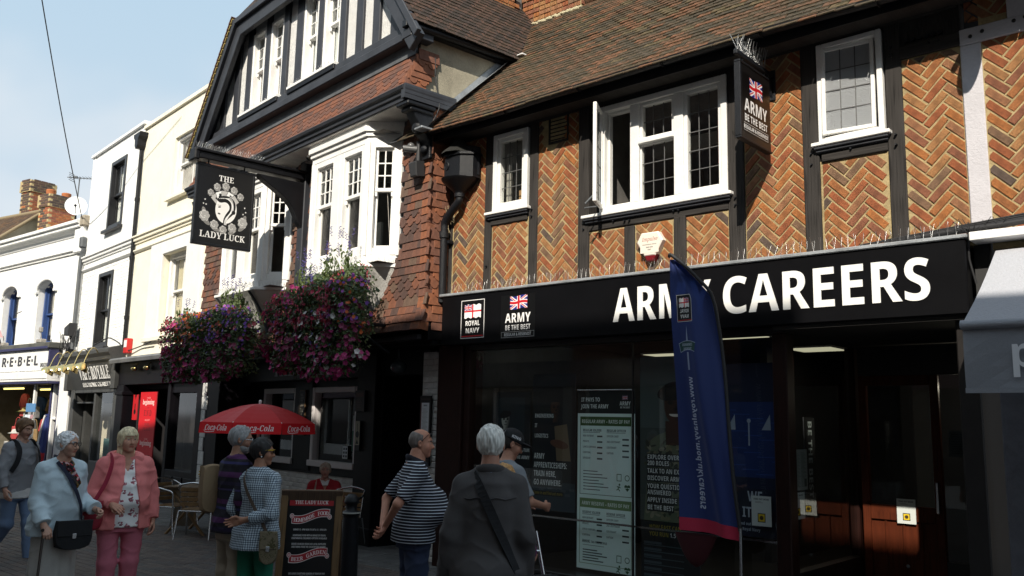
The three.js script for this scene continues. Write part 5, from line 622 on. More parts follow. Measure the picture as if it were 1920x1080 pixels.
{ // white house
  const t = thing('white_house', 'tall white painted brick house with black sash windows', 'house', CW0, cwTurn), holes = [[-7.5, -6.38, 6.33, 8.12], [-7.7, -6.62, 3.36, 5.24]];
  mesh('wall', wallWithHoles(-9.2, -5.23, 3.2, 8.6, holes, -.3, 0), M.whiteWall, t); stringCourse(t, -9.22, -5.23, 5.8, M.whiteWall);
  const cap = new Geo(); cap.span(-9.24, -5.2, 8.6, 8.69, -.35, .06, .012); cap.span(-9.2, -9.0, 5.9, 8.6, 0, .012); mesh('coping', cap, M.whiteWall, t);
  seed(15); const wb = new Geo(), b = boxGeo(.215, .066, .02, .004); for (let r = 0; r < 31; r++) for (let u = -9.1 + (r % 2) * .11; u < -5.3; u += .225) { const y = 3.28 + r * .075; if (holes.some((h) => u > h[0] - .18 && u < h[1] + .18 && y > h[2] - .1 && y < h[3] + .1)) continue; wb.add(b, mtx(u, y, -.004 + rr(-.002, .002), rr(-.02, .02), rr(-.015, .015))); } stuff(mesh('painted_bricks', wb, M.whiteWall, t));
  const bl = mat([.02, .02, .022], { rough: .4, map: T.grain }); [[holes[0], 7.22], [holes[1], 4.28]].forEach(([[a, b2, c, d], m], i) => { const w = sashWindow(t, a, b2, c, d, m, 2, 1, .03, { f: .1, depth: .2, lowCols: 2, m: bl, horn: false }); curtainIn(w, a + .14, a + .5, c + .1, d - .1, -.19, M.white, 4, .015); curtainIn(w, b2 - .5, b2 - .14, c + .1, d - .1, -.19, M.white, 4, .015); const s = new Geo(); s.span(a - .1, b2 + .08, c - .08, c, -.1, .12, .01); mesh('sill', s, bl, w); roomFor(t, [a - .1, b2 + .1, c, d + .1], 1.5); });
  const bk = new Geo(); bk.span(-9.2, -9.14, 0, 8.6, -7, -.3); bk.span(-9.2, -5.2, 0, 8.5, -7, -6.9); bk.quad(V(-9.2, 8.55, -.3), V(-5.2, 8.55, -.3), V(-5.2, 8, -7), V(-9.2, 8, -7)); mesh('rear', bk, M.whiteWall, t);
  // grey shopfront: splayed signboard, panelled window
  const f = new Geo(); f.sweep([[-.3, 3.2], [-.3, 3.0], [.3, 2.98], [.32, 3.06], [.38, 3.14], [.38, 3.22], [-.02, 3.34]], -9.95 + .75, -5.26); mesh('shop_cornice', f, greyPaint, t);
  const sg = new Geo(); sg.sweep([[.26, 2.98], [.05, 2.32], [-.2, 2.32], [-.2, 2.98]], -9.1, -5.5); sg.span(-5.52, -5.28, 2.3, 3.0, -.2, .2, .02); sg.span(-9.2, -9.0, 2.3, 3.0, -.2, .2, .02); mesh('sign_board', sg, greyPaint, t);
  const g = new Geo(); g.span(-9.0, -8.7, 0, 2.32, -.2, .06, .012); g.span(-5.6, -5.28, 0, 2.32, -.2, .08, .012); g.span(-8.7, -5.6, 2.24, 2.32, -.2, .05, .01); g.span(-7.1, -5.6, 0, .62, -.2, .03, .01); g.span(-7.2, -7.08, 0, 2.24, -.2, .02, .01); g.span(-8.7, -7.2, 1.98, 2.02, -.2, 0, .006); g.span(-8.7, -8.5, 0, 2.24, -.6, -.2); mesh('shopfront', g, greyPaint, t);
  const q = new Geo(); q.quad(V(-7.08, .62, -.06), V(-5.6, .62, -.06), V(-5.6, 2.24, -.06), V(-7.08, 2.24, -.06)); mesh('shop_window', q, M.glass, t); const d = new Geo(); d.span(-8.0, -7.3, 0, 2.0, -.5, -.45, .01); mesh('door', d, mat([.55, .5, .38], { rough: .6 }), t); const rm = new Geo(); rm.quad(V(-9, 0, -3), V(-5.3, 0, -3), V(-5.3, 2.4, -3), V(-9, 2.4, -3)); rm.quad(V(-9, 0, -3), V(-9, 2.4, -3), V(-9, 2.4, -.2), V(-9, 0, -.2)); rm.quad(V(-5.3, 0, -3), V(-5.3, 0, -.2), V(-5.3, 2.4, -.2), V(-5.3, 2.4, -3)); rm.quad(V(-9, 2.4, -3), V(-5.3, 2.4, -3), V(-5.3, 2.4, -.2), V(-9, 2.4, -.2)); rm.quad(V(-7.0, .6, -3), V(-5.3, .6, -3), V(-5.3, .6, -.1), V(-7.0, .6, -.1)); mesh('shop_interior', rm, mat([.12, .15, .15]), t); const gc = new Geo(); gc.span(-6.9, -5.7, .62, 1.15, -.5, -.2, .01); mesh('display_counter', gc, mat([.05, .13, .13], { rough: .2 }), t); const bsh = new Geo(); bsh.tube([[-6.9, 1.75, -.3], [-6.4, 1.55, -.25], [-5.8, 1.5, -.3]], .03, 5); bsh.ball(-6.2, 1.62, -.3, .12, 1.6, .5, .8); mesh('hanging_display', bsh, mat([.12, .09, .06]), t);
  t.updateMatrixWorld(true);
  const lm = M.white, hold = new THREE.Group(); // letters lean with the splayed board
  const tl = thing('vape_shop_sign', 'white lettering VAPE ROYALE ELECTRONIC CIGARETTES on the grey splayed shop sign', 'sign', t.localToWorld(V(-8.05, 2.33, .06)).toArray(), 0); tl.rotation.set(0, cwTurn, 0); tl.rotation.order = 'YXZ'; tl.rotation.x = Math.atan2(.21, .66);
  letters(tl, 'VAPE ROYALE', serif, .05, .24, .004, 2.3, .32, .008, lm); letters(tl, 'ELECTRONIC CIGARETTES', thin, .15, .06, .004, 2.25, .1, .008, lm);
  // brass swan neck lamps
  const up = { group: 'brass swan neck lamps over the grey shop' }, gp = (u, i) => { const l = thing('swan_neck_lamp', 'brass swan neck lamp over the grey shop sign, ' + ['leftmost', 'second from left', 'middle', 'second from right', 'rightmost'][i] + ' of five', 'lamp', t.localToWorld(V(u, 3.12, .38)).toArray(), cwTurn, up.group); const a = new Geo(), p = []; for (let k = 0; k <= 10; k++) { const s = k / 10; p.push([-.42 * (1 - s) + .02, .0 + .16 * Math.sin(s * Math.PI) - .3 * s * s, .05 + .42 * s]); } a.tube(p, .012, 6); mesh('arm', a, M.brass, l); const s = new Geo(); s.lathe([[.02, .07], [.05, .06], [.085, .03], [.14, -.03], [.165, -.09], [.155, -.095], [.12, -.03], [.02, .03]], .02, -.33, .47, 14, mtx(0, 0, 0, -.5, 0, -.25)); mesh('shade', s, M.brass, l); return l; };
  [-8.15, -7.47, -6.8, -6.1, -5.4].forEach((u, i) => gp(u, i));
  const fl = thing('floodlight_box', 'black floodlight with a junction box between the white houses', 'floodlight', t.localToWorld(V(-9.1, 3.86, .1)).toArray(), cwTurn); const a = new Geo(); a.prism([[-.22, .1], [.22, .2], [.2, -.14], [-.18, -.12]], .0, .2, .02); a.span(-.36, -.1, -.95, -.28, -.08, .08, .02); a.rod([-.2, -.3, 0], [-.1, -.05, .06], .02, 5); mesh('housing', a, mat([.02, .02, .022], { rough: .5 }), fl);
  const wires = thing('loose_cables', 'tangle of thin loose cables over the grey shop cornice', 'cables', t.localToWorld(V(0, 0, 0)).toArray(), cwTurn); const w = new Geo(); seed(4); for (let k = 0; k < 7; k++) { const x = -9.6 + rr(0, .7); w.tube([[x, 3.35, .3], [x + rr(-.3, .3), 3.6 + rr(-.1, .3), .35], [x + rr(-.3, .3), 3.35, .3], [x + rr(-.2, .3), 3.9, .12]], .008, 4); } w.tube([[-6.6, 3.36, .3], [-5.9, 3.5, .2], [-5.3, 3.35, .15], [-5.0, 3.15, .1], [-4.2, 3.22, .05], [-3.4, 3.28, .1]], .015, 5); mesh('wires', w, M.cable, wires);
  const dp = thing('drainpipe', 'thin dark drainpipe with a hopper between the white and cream houses', 'drainpipe', t.localToWorld(V(-5.22, 0, .06)).toArray(), cwTurn); const p = new Geo(); p.rod([0, 3.3, 0], [0, 8.0, 0], .045, 8); for (let y = 3.9; y < 8; y += 1.4) p.rod([0, y, 0], [0, y + .08, 0], .058, 8); mesh('pipe', p, M.iron, dp); const hp = new Geo(); hp.prism([[-.22, .36], [.22, .36], [.2, .26], [.12, .2], [.1, .05], [.05, -.02], [-.05, -.02], [-.1, .05], [-.12, .2], [-.2, .26]], -.06, .14, .015, mtx(0, 7.98, 0)); mesh('hopper', hp, M.iron, dp);
}
// ---------------------------------------------------------------- white corniced shop building, far left
const RBT = 2.3 * DEG, RB0 = [-23.74, 0, -1.95], sk = { R: 'white' };
{
  const t = thing('corniced_shop_building', 'white stuccoed building with arched blue windows and a moulded cornice at far left', 'building', RB0, RBT), blue = mat([.035, .075, .22], { rough: .4 }), wM = M.whiteWall;
  const arch = (x0, x1, y0, y1) => { const p = [[x0, y0], [x1, y0]]; for (let i = 0; i <= 8; i++) { const a = (i / 8) * Math.PI, r = (x1 - x0) / 2; p.push([(x0 + x1) / 2 + r * Math.cos(a), y1 - .28 + .28 * Math.sin(a)]); } return p; };
  const holes = [[-5.1, -4.0, 3.62, 5.42], [-2.68, -1.6, 3.62, 5.42], [-7.6, -6.5, 3.62, 5.42]];
  const g = wallWithHoles(-9, -.0, 3.0, 6.75, holes, -.35, 0); for (const [a, b, , d] of holes) { const p = [[a, d + .01], [a, d - .28]]; for (let i = 8; i >= 0; i--) { const q = (i / 8) * Math.PI; p.push([(a + b) / 2 + (b - a) / 2 * Math.cos(q), d - .28 + .27 * Math.sin(q)]); } p.push([b, d + .01]); g.prism(p, -.35, .0); } mesh('wall', g, wM, t);
  const co = new Geo(); co.sweep([[-.35, 6.6], [.0, 6.5], [.03, 6.52], [.06, 6.6], [.16, 6.68], [.22, 6.7], [.22, 6.78], [.28, 6.8], [.28, 6.88], [-.35, 6.92]], -9, -.05); co.sweep([[-.02, 6.02], [.04, 6.02], [.05, 6.07], [.1, 6.1], [.1, 6.14], [-.02, 6.17]], -9, -.2); co.span(-.34, .02, 3.3, 6.0, 0, .06, .012); co.span(-.4, .06, 6.0, 6.95, 0, .16, .02); mesh('cornice', co, wM, t);
  const am = new Geo(); for (const [a, b, , d] of holes) { const m = (a + b) / 2, r = (b - a) / 2 + .06; for (let i = 0; i < 12; i++) { const f = (k) => { const q = (k / 12) * Math.PI; return [m + r * Math.cos(q), d - .28 + .33 * Math.sin(q)]; }, p = f(i), q = f(i + 1); am.rod([p[0], p[1], .03], [q[0], q[1], .03], .055, 6); } am.span(a - .14, a - .0, d - .34, d - .26, -.02, .08, .01); am.span(b, b + .14, d - .34, d - .26, -.02, .08, .01); } mesh('arch_moulding', am, wM, t);
  for (const [a, b, c, d] of holes) { const w = sashWindow(t, a + .02, b - .02, c, d - .02, 4.5, 1, 1, -.16, { f: .07, depth: .16, m: blue, horn: false }); roomFor(t, [a, b, c, d], 1.5); curtainIn(w, a + .12, b - .12, c + .3, d - .1, -.36, M.roomPale, 4, .02); const s = new Geo(); s.span(a - .06, b + .06, c - .1, c, -.1, .14, .01); mesh('sill', s, wM, w); }
  // shopfront
  const f = new Geo(); f.span(-9, -.68, 3.44, 3.6, -.1, .42, .02); mesh('shop_cornice', f, mat([.1, .1, .09], { rough: .9, map: T.patch }), t);
  const dkb = mat([.03, .03, .09], { rough: .5 }), f2 = new Geo(); f2.span(-9, -.72, 3.42, 3.5, .3, .425, .01); f2.span(-.78, -.72, 2.86, 3.44, .1, .36, .01); f2.span(-9, -.75, 2.5, 2.56, -.1, .32, .01); mesh('blue_trim', f2, dkb, t);
  const sb = new Geo(); sb.span(-9, -.78, 2.62, 2.83, -.1, .36, .02); sb.span(-9, -.78, 2.56, 2.64, -.1, .34, .015); mesh('fascia_board', sb, M.white, t);
  const sg = thing('rebel_sign', 'long white shop sign with dark letters REBEL and small INDOOR MARKET at far left', 'sign', t.localToWorld(V(0, 0, 0)).toArray(), RBT); const b = new Geo(); b.span(-9, -.79, 2.84, 3.42, .1, .35, .012); mesh('board', b, mat([.8, .8, .78], { rough: .4 }), sg);
  const lt = mat([.05, .05, .06], { rough: .5 }); letters(sg, 'R', font, -3.8, 3.0, .352, .34, .26, .01, lt); letters(sg, 'E', font, -3.27, 3.0, .352, .3, .26, .01, lt); letters(sg, 'B', font, -2.72, 3.0, .352, .34, .26, .01, lt); letters(sg, 'E', font, -2.14, 3.0, .352, .3, .26, .01, lt); letters(sg, 'L', font, -1.66, 3.0, .352, .3, .26, .01, lt); letters(sg, 'INDOOR MARKET', thin, -1.22, 2.94, .352, .95, .11, .006, lt); const dots = new Geo(); for (const x of [-3.38, -2.84, -2.25, -1.76]) dots.span(x - .035, x + .035, 3.1, 3.17, .35, .362); mesh('dot', dots, lt, sg);
  const pl = new Geo(); pl.span(-.62, -.02, 0, 3.45, -.3, .06, .012); mesh('pilaster', pl, M.white, t);
  const fr = new Geo(); fr.span(-2.02, -1.94, 0, 2.5, .05, .13, .01); fr.span(-1.0, -.92, 0, 2.5, -.1, .05, .01); fr.span(-1.0, -.62, 1.55, 1.62, -.1, .04, .01); mesh('shop_post', fr, M.white, t); const fb = new Geo(); fb.span(-1.16, -1.08, 0, 2.5, -.1, .05, .01); fb.span(-.66, -.6, 0, 2.5, -.1, .062, .01); fb.span(-9, -2.0, 0, .5, -.1, .02); mesh('blue_post', fb, dkb, t); const gl = new Geo(); gl.quad(V(-.92, 0, -.05), V(-.62, 0, -.05), V(-.62, 2.5, -.05), V(-.92, 2.5, -.05)); mesh('side_glass', gl, mat([.02, .02, .025], { rough: .1 }), t);
  const rm = new Geo(); rm.quad(V(-9, 0, -4), V(-.5, 0, -4), V(-.5, 2.7, -4), V(-9, 2.7, -4)); rm.quad(V(-.5, 0, -4), V(-.5, 0, -.1), V(-.5, 2.7, -.1), V(-.5, 2.7, -4)); rm.quad(V(-9, 2.62, -4), V(-.5, 2.62, -4), V(-.5, 2.62, 0), V(-9, 2.62, 0)); rm.quad(V(-9, .015, -4), V(-.5, .015, -4), V(-.5, .015, 0), V(-9, .015, 0)); mesh('shop_interior', rm, mat([.16, .13, .1], { map: T.patch }), t);
  const bk = new Geo(); bk.span(-9, 0, 0, 6.7, -7, -6.9); bk.quad(V(-9, 6.6, -.3), V(0, 6.6, -.3), V(0, 6.2, -7), V(-9, 6.2, -7)); bk.span(-.06, 0, 0, 6.7, -7, -.3); mesh('rear', bk, wM, t);
  t.updateMatrixWorld(true);
  const tubeM = new THREE.MeshStandardMaterial({ color: 0x222222, emissive: new THREE.Color().setRGB(1, .85, .25), emissiveIntensity: 1.6 });
  [[-4.6, 2.42, -.35, 1.4], [-2.2, 2.38, -.4, 1.3], [-4.4, 2.2, -1.6, 1.2]].forEach(([x, y, z, L], i) => { const q = thing('strip_light', 'yellow glowing strip light inside the open market shop, ' + ['front left', 'front right', 'further back'][i], 'strip light', t.localToWorld(V(x, y, z)).toArray(), RBT, 'strip lights in the market shop'); const a = new Geo(); a.span(-L / 2, L / 2, .025, .07, -.05, .05, .01); mesh('batten', a, M.white, q); const c = new Geo(); c.rod([-L / 2, 0, 0], [L / 2, 0, 0], .024, 8); mesh('tube', c, tubeM, q); const ra = new THREE.RectAreaLight(new THREE.Color().setRGB(1, .85, .45), 7, L, .05); ra.name = 'strip_glow'; ra.position.set(0, -.03, 0); ra.rotation.x = -Math.PI / 2; q.add(ra); });
  // goods hanging and heaped in the open shop
  seed(33); const cols = [[.5, .5, .48], [.25, .16, .07], [.05, .12, .3], [.4, .05, .05], [.06, .06, .06], [.35, .27, .1], [.1, .25, .1], [.3, .3, .32]].map((c) => mat(c, { rough: .8, map: T.patch, mapS: .2 })), words = ['white', 'tan', 'navy', 'red', 'black', 'mustard', 'green', 'grey'], place = ['at its left edge', 'left of the middle', 'in the middle', 'right of the middle', 'beside the white post'];
  for (let k = 0; k < 30; k++) { const x = -4.9 + (k % 10) * .3 + rr(-.08, .08), row = (k / 10) | 0, y = [.35, 1.05, 1.75][row] + rr(-.08, .08), ci = (k * 5 + row) % 8, g = new Geo(); const kind = k % 3; const nm = kind === 0 ? 'hanging_garment' : kind === 1 ? 'hanging_bag' : 'folded_hat', wd = ['garment', 'bag', 'hat'][kind]; const q = thing(nm, words[ci] + ' ' + wd + ' for sale ' + ['low in', 'at mid height in', 'high in'][row] + ' the market, ' + place[clamp(((x + 5) / .62) | 0, 0, 4)], wd, t.localToWorld(V(x, y, -.45 - row * .1 + rr(-.2, .2))).toArray(), RBT + rr(-.4, .4), 'goods in the market shop'); if (kind === 0) { g.prism([[-.2, .42], [-.08, .48], [.08, .48], [.2, .42], [.28, .12], [.2, .08], [.15, .28], [.17, -.2], [-.17, -.2], [-.15, .28], [-.2, .08], [-.28, .12]], -.05, .05, .02); } else if (kind === 1) { g.prism([[-.17, .2], [.17, .2], [.2, -.12], [.12, -.2], [-.12, -.2], [-.2, -.12]], -.07, .07, .03); g.tube([[-.12, .2, 0], [-.06, .45, 0], [.06, .45, 0], [.12, .2, 0]], .012, 5); } else { g.lathe([[.001, .12], [.09, .11], [.12, .02], [.2, .0], [.21, -.015], [.001, -.015]], 0, 0, 0, 12); } mesh('body', g, cols[ci], q); }
  const rk = thing('postcard_rack', 'tall revolving rack of postcards with a blue header beside the market shop post', 'rack', t.localToWorld(V(-1.42, 0, .35)).toArray(), RBT); const rf = new Geo(); rf.rod([0, 0, 0], [0, 1.95, 0], .02, 6); rf.rod([-.25, .02, 0], [.25, .02, 0], .02, 5); rf.rod([0, .02, -.25], [0, .02, .25], .02, 5); for (const x of [-.27, .27]) rf.rod([x, .3, .05], [x, 1.9, .05], .008, 5); mesh('frame', rf, M.steel, rk); const hd = new Geo(); hd.span(-.28, .28, 1.74, 1.97, .03, .06, .01); mesh('header', hd, mat([.09, .22, .42], { rough: .4 }), rk); const cm = [[.55, .6, .66], [.3, .42, .55], [.6, .5, .4], [.35, .2, .22], [.62, .63, .6], [.2, .3, .25]].map((c) => mat(c, { rough: .3 })), cg = boxGeo(.155, .105, .012, .002), cl = []; for (let r = 0; r < 12; r++) for (let c = 0; c < 3; c++) cl.push({ geo: cg, mat: cm[(rnd() * 6) | 0], m: mtx(-.175 + c * .175, .32 + r * .118, .075, -.2, rr(-.1, .1)) }); pieces(rk, 'postcard', cl, 60);
  const um = thing('flag_cloth', 'furled blue, white and red flag cloth standing by the white pilaster', 'flag', t.localToWorld(V(-.55, .15, .4)).toArray(), RBT); const f1 = new Geo(); f1.prism([[-.12, .6], [.18, 1.55], [.25, 1.2], [.16, .55]], -.04, .04, .015); mesh('blue_field', f1, mat([.02, .035, .16]), um); const f3 = new Geo(); f3.prism([[-.15, .2], [-.12, .6], [.16, .55], [.12, .15]], -.04, .045, .015); mesh('red_field', f3, mat([.42, .02, .03]), um); const f4 = new Geo(); f4.tube([[-.14, .45, .05], [.0, 1.1, .05], [.19, 1.52, .05]], .03, 5); mesh('white_band', f4, M.white, um);
  const fp = thing('pink_flag', 'faded pink flag hanging from a thin pole on the white stucco front', 'flag', t.localToWorld(V(-4.45, 3.5, .3)).toArray(), RBT); const po = new Geo(); po.rod([.5, .1, .05], [-.1, 2.0, .55], .02, 6); po.rod([.35, 1.1, -.3], [.75, 1.15, -.3], .012, 5); mesh('pole', po, M.iron, fp); const cl2 = new Geo(); for (let i = 0; i < 10; i++) for (let j = 0; j < 6; j++) { const F = (a, b) => { const s = a / 10, q = b / 6; return V(-.08 + .42 * s * s + q * (.06 + .26 * s), 1.95 - 1.55 * s - q * .06, .52 - .4 * s + .05 * Math.sin(q * 9 + s * 3)); }; cl2.quad(F(i, j), F(i + 1, j), F(i + 1, j + 1), F(i, j + 1)); } mesh('cloth', cl2, mat([.62, .38, .38], { rough: .9, transmission: .3, thickness: 0 }), fp);
  for (const [x, i] of [[-3.95, 0], [-1.45, 1]]) { const q = thing('sign_floodlight', 'small floodlight on the ledge above the white shop sign, ' + (i ? 'right' : 'left') + ' one', 'floodlight', t.localToWorld(V(x, 3.6, .3)).toArray(), RBT, 'floodlights above the market sign'); const a = new Geo(); a.box(0, .06, 0, .3, .1, .16, .015); a.rod([0, .1, 0], [.05, .3, .05], .012, 5); if (i) a.box(.06, .36, .06, .12, .14, .08, .02); mesh('housing', a, M.roomPale, q); }
  const dp = thing('drainpipe', 'grey drainpipe in the corner between the corniced building and the white house', 'drainpipe', t.localToWorld(V(.03, 0, .12)).toArray(), RBT); const p = new Geo(); p.rod([0, 3.4, 0], [0, 5.7, 0], .05, 8); p.tube([[0, 5.7, 0], [.02, 5.9, 0], [.12, 6.1, 0]], .05, 8); p.box(.05, 6.25, 0, .16, .3, .16, .03); mesh('pipe', p, M.leadDark, dp);
}
{ // old house behind with two chimneys
  const t = thing('chimney_house', 'old tiled house behind the cornice with two red brick chimneys', 'house', [-31.72, 0, -3.52], 100 * DEG);
  const tm = [[.16, .1, .065], [.13, .08, .055], [.2, .11, .06]].map((c) => mat(c, { rough: .95, map: T.moss, mapS: 1.2, bump: T.pit, bumpS: .2, bs: .006 }));
  t.updateMatrixWorld(true); const L = (x, y, z) => t.worldToLocal(V(x, y, z));
  const rf = new Geo(), body = new Geo(); body.prism([[-2.2, 0], [2.2, 0], [2.2, 6.6], [0, 8.52], [-2.2, 6.6]], -6, -.05); mesh('wall', body, M.beige, t);
  // simple pitched roof with gable towards the viewer's right
  const A = V(-2.5, 6.44, -6.2), B = V(-2.5, 6.44, .1), C = V(0, 8.6, .1), D = V(0, 8.6, -6.2), E2 = V(2.5, 6.44, .1), F = V(2.5, 6.44, -6.2); rf.quad(A, B, C, D); rf.quad(D, C, E2, F); const roof = mesh('roof', rf, tm[0], t), rl = [], tg = boxGeo(.2, .2, .02, .003); seed(2); const an = Math.atan2(2.16, 2.5); for (let r = 0; r < 26; r++) for (let z = -6 + (r % 2) * .1; z < .1; z += .205) { const s = (r + .4) / 26; rl.push({ geo: tg, mat: tm[(rnd() * 3) | 0], m: mtx(mix(-2.5, 0, s) - .02, mix(6.44, 8.6, s) + .02, z).multiply(mtx(0, 0, 0, 0, -Math.PI / 2)).multiply(mtx(0, 0, 0, -(Math.PI / 2 - an) - .08 + rr(-.03, .03), 0, rr(-.04, .04))) }); } pieces(roof, 'roof_tile', rl, 150);
  const vg = new Geo(); vg.rod([-2.5, 6.44, .13], [0, 8.6, .13], .06, 6); vg.rod([0, 8.6, .13], [2.5, 6.44, .13], .06, 6); vg.rod([0, 8.62, .1], [0, 8.62, -6.2], .09, 7); mesh('verge', vg, mat([.22, .17, .1]), t);
  const rb = [[.42, .14, .05], [.36, .11, .05], [.3, .1, .06], [.46, .18, .07]].map((c) => mat(c, { rough: .9, map: T.patch, mapS: .3 })), sooty = [[.09, .06, .05], [.13, .075, .055], [.1, .07, .05]].map((c) => mat(c, { rough: .95, map: T.patch, mapS: .3 }));
  const chimney = (name, c, w, d, y0, y1, pots) => { const p = L(...c); const g = new Geo(); g.span(p.x - w / 2, p.x + w / 2, y0, y1, p.z - d / 2, p.z + d / 2); g.span(p.x - w / 2 - .05, p.x + w / 2 + .05, y1 - .42, y1, p.z - d / 2 - .05, p.z + d / 2 + .05); const ch = mesh('chimney', g, mortarM, t), cl = [], fb = boxGeo(.25, .075, .02, .004), sb = boxGeo(.02, .075, .25, .004); for (let r = 0; y0 + r * .088 < y1; r++) { const y = y0 + .04 + r * .088, o = y > y1 - .44 ? .05 : 0; for (let x = -w / 2 - o + .125 + (r % 2) * .1; x < w / 2 + o - .08; x += .262) cl.push({ geo: fb, mat: (o ? sooty : rb)[(rnd() * 3) | 0], m: mtx(p.x + x, y, p.z + d / 2 + o) }); for (let z = d / 2 + o - .125 - (r % 2) * .1; z > -d / 2 - o + .08; z -= .262) { cl.push({ geo: sb, mat: (o || rnd() < .75 ? sooty : rb)[(rnd() * 3) | 0], m: mtx(p.x - w / 2 - o, y, p.z + z) }); cl.push({ geo: sb, mat: (o ? sooty : rb)[(rnd() * 3) | 0], m: mtx(p.x + w / 2 + o, y, p.z + z) }); } } pieces(ch, 'brick', cl, 220); for (let k = 0; k < pots; k++) { const q = new Geo(); q.lathe([[.001, .16], [.14, .16], [.16, .14], [.15, .1], [.14, 0], [.16, -.2]], p.x - .28 + k * .55, y1 + .05, p.z, 12); mesh('chimney_pot', q, rb[0], ch); } return ch; };
  chimney('a', [-33.6, 0, -4.0], .86, .62, 6.4, 10.05, 0); chimney('b', [-30.85, 0, -3.72], .9, .62, 6.4, 9.02, 2);
  const sd = thing('satellite_dish', 'white satellite dish on a bracket beside the nearer chimney', 'satellite dish', [-29.75, 8.42, -3.9], 1.15); const d = new Geo(); const pr = []; for (let i = 0; i <= 8; i++) { const r = .33 * i / 8; pr.push([r, .35 * r * r]); } pr.push([.34, .045]); d.lathe(pr, 0, .15, .1, 28, mtx(0, 0, 0, Math.PI / 2 - .2)); mesh('dish', d, M.white, sd); const ar = new Geo(); ar.rod([0, .15, .08], [.03, -.45, 0], .03, 6); ar.rod([0, -.12, .15], [.0, .1, .46], .014, 5); ar.ball(0, .1, .46, .045); mesh('arm', ar, M.iron, sd);
  const an2 = thing('television_aerial', 'television aerial on a tall thin mast above the far roofs', 'aerial', [-30.15, 7.4, -4.05], .7); const a = new Geo(); a.rod([0, 0, 0], [.03, 2.3, 0], .02, 6); a.rod([-.4, 2.3, 0], [.55, 2.24, 0], .016, 5); for (let i = 0; i < 7; i++) a.rod([-.1 + i * .1, 2.28, -.16], [-.1 + i * .1, 2.28, .16], .008, 4); for (let i = -2; i <= 2; i++) a.rod([-.25, 2.3 + i * .06, -.18], [-.25, 2.3 + i * .06, .18], .01, 4); a.box(-.12, 2.3, 0, .14, .08, .08, .01); mesh('mast', a, M.leadDark, an2);
  const cb = thing('overhead_wire', 'long thin black wire running up across the sky from the white house', 'wire', [0, 0, 0]); const w = new Geo(); const P0 = V(-23.75, 6.85, -1.8), P1 = V(-18.64, 10.25, 1.45), pts = []; for (let i = 0; i <= 16; i++) { const s = i / 16, p = P0.clone().lerp(P1, s); p.y -= .12 * Math.sin(s * Math.PI); pts.push(p); } for (let k = 1; k < 8; k++) pts.push(P1.clone().add(P1.clone().sub(P0).multiplyScalar(k * .1))); w.tube(pts, .013, 5); mesh("cable", w, M.cable, cb); const wa = new Geo(); wa.box(-23.7, 6.85, -1.85, .26, .3, .2, .03); mesh('wall_anchor', wa, mat([.3, .26, .2]), cb);
}
// ---------------------------------------------------------------- signs and fittings on the timber framed building
const F = (g, s, x, y, size, sx = 1, f = 'sans-serif', wt = 'bold') => { g.save(); g.translate(x, y); g.scale(sx, 1); g.font = wt + ' ' + size + 'px ' + f; g.fillText(s, 0, 0); g.restore(); };
function unionFlag(g, x, y, w, h, wave = 0) {
  g.save(); const P = (u, v) => [x + u * w, y + v * h + wave * Math.sin(u * 6.3)]; g.beginPath(); for (let i = 0; i <= 20; i++) g.lineTo(...P(i / 20, 0)); for (let i = 20; i >= 0; i--) g.lineTo(...P(i / 20, 1)); g.closePath(); g.clip(); g.fillStyle = '#2a2a7c'; g.fillRect(x - 20, y - 40, w + 40, h + 80);
  const L = (a, b, c, d, lw, col) => { g.strokeStyle = col; g.lineWidth = lw; g.beginPath(); for (let i = 0; i <= 12; i++) { const p = P(mix(a, c, i / 12), mix(b, d, i / 12)); i ? g.lineTo(...p) : g.moveTo(...p); } g.stroke(); }, W = '#e8e4e4', R = '#c0202a'; L(0, 0, 1, 1, h * .2, W); L(0, 1, 1, 0, h * .2, W); L(0, .03, 1, 1.03, h * .07, R); L(0, .97, 1, -.03, h * .07, R); L(.5, 0, .5, 1, h * .33, W); L(0, .5, 1, .5, h * .33, W); L(.5, 0, .5, 1, h * .19, R); L(0, .5, 1, .5, h * .19, R); g.restore();
}
const armyArt = (g, w, h, bg = '#0b0a0b') => { g.fillStyle = bg; g.fillRect(0, 0, w, h); unionFlag(g, w * .27, h * .03, w * .5, h * .3, h * .015); g.fillStyle = '#eceae8'; g.textAlign = 'center'; F(g, 'ARMY', w / 2, h * .64, h * .3, .92); F(g, 'BE THE BEST', w / 2, h * .81, h * .165, .8); g.strokeStyle = '#d8d5d2'; g.lineWidth = 3; g.strokeRect(w * .03, h * .85, w * .94, h * .125); F(g, 'REGULAR & RESERVIST', w / 2, h * .945, h * .092, .83); };
const navyArt = (g, w, h) => { g.fillStyle = '#0c0b0d'; g.fillRect(0, 0, w, h); g.strokeStyle = '#e6e3e1'; g.lineWidth = 7; g.strokeRect(5, 5, w - 10, h - 10); g.fillStyle = '#efedeb'; g.beginPath(); const fx = w * .15, fy = h * .13, fw = w * .7, fh = h * .34; for (let i = 0; i <= 20; i++) g.lineTo(fx + fw * i / 20, fy + 6 * Math.sin(i)); for (let i = 20; i >= 0; i--) g.lineTo(fx + fw * i / 20, fy + fh + 6 * Math.sin(i)); g.fill(); g.fillStyle = '#c4232c'; g.fillRect(fx, fy + fh * .44, fw, fh * .12); g.fillRect(fx + fw * .46, fy, fw * .08, fh); unionFlag(g, fx, fy, fw * .45, fh * .42); g.fillStyle = '#efedeb'; g.textAlign = 'center'; F(g, 'ROYAL', w / 2, h * .67, h * .18, .86); F(g, 'NAVY', w / 2, h * .86, h * .18, .98); g.fillStyle = '#c4232c'; g.fillRect(10, h * .925, w - 20, h * .03); };
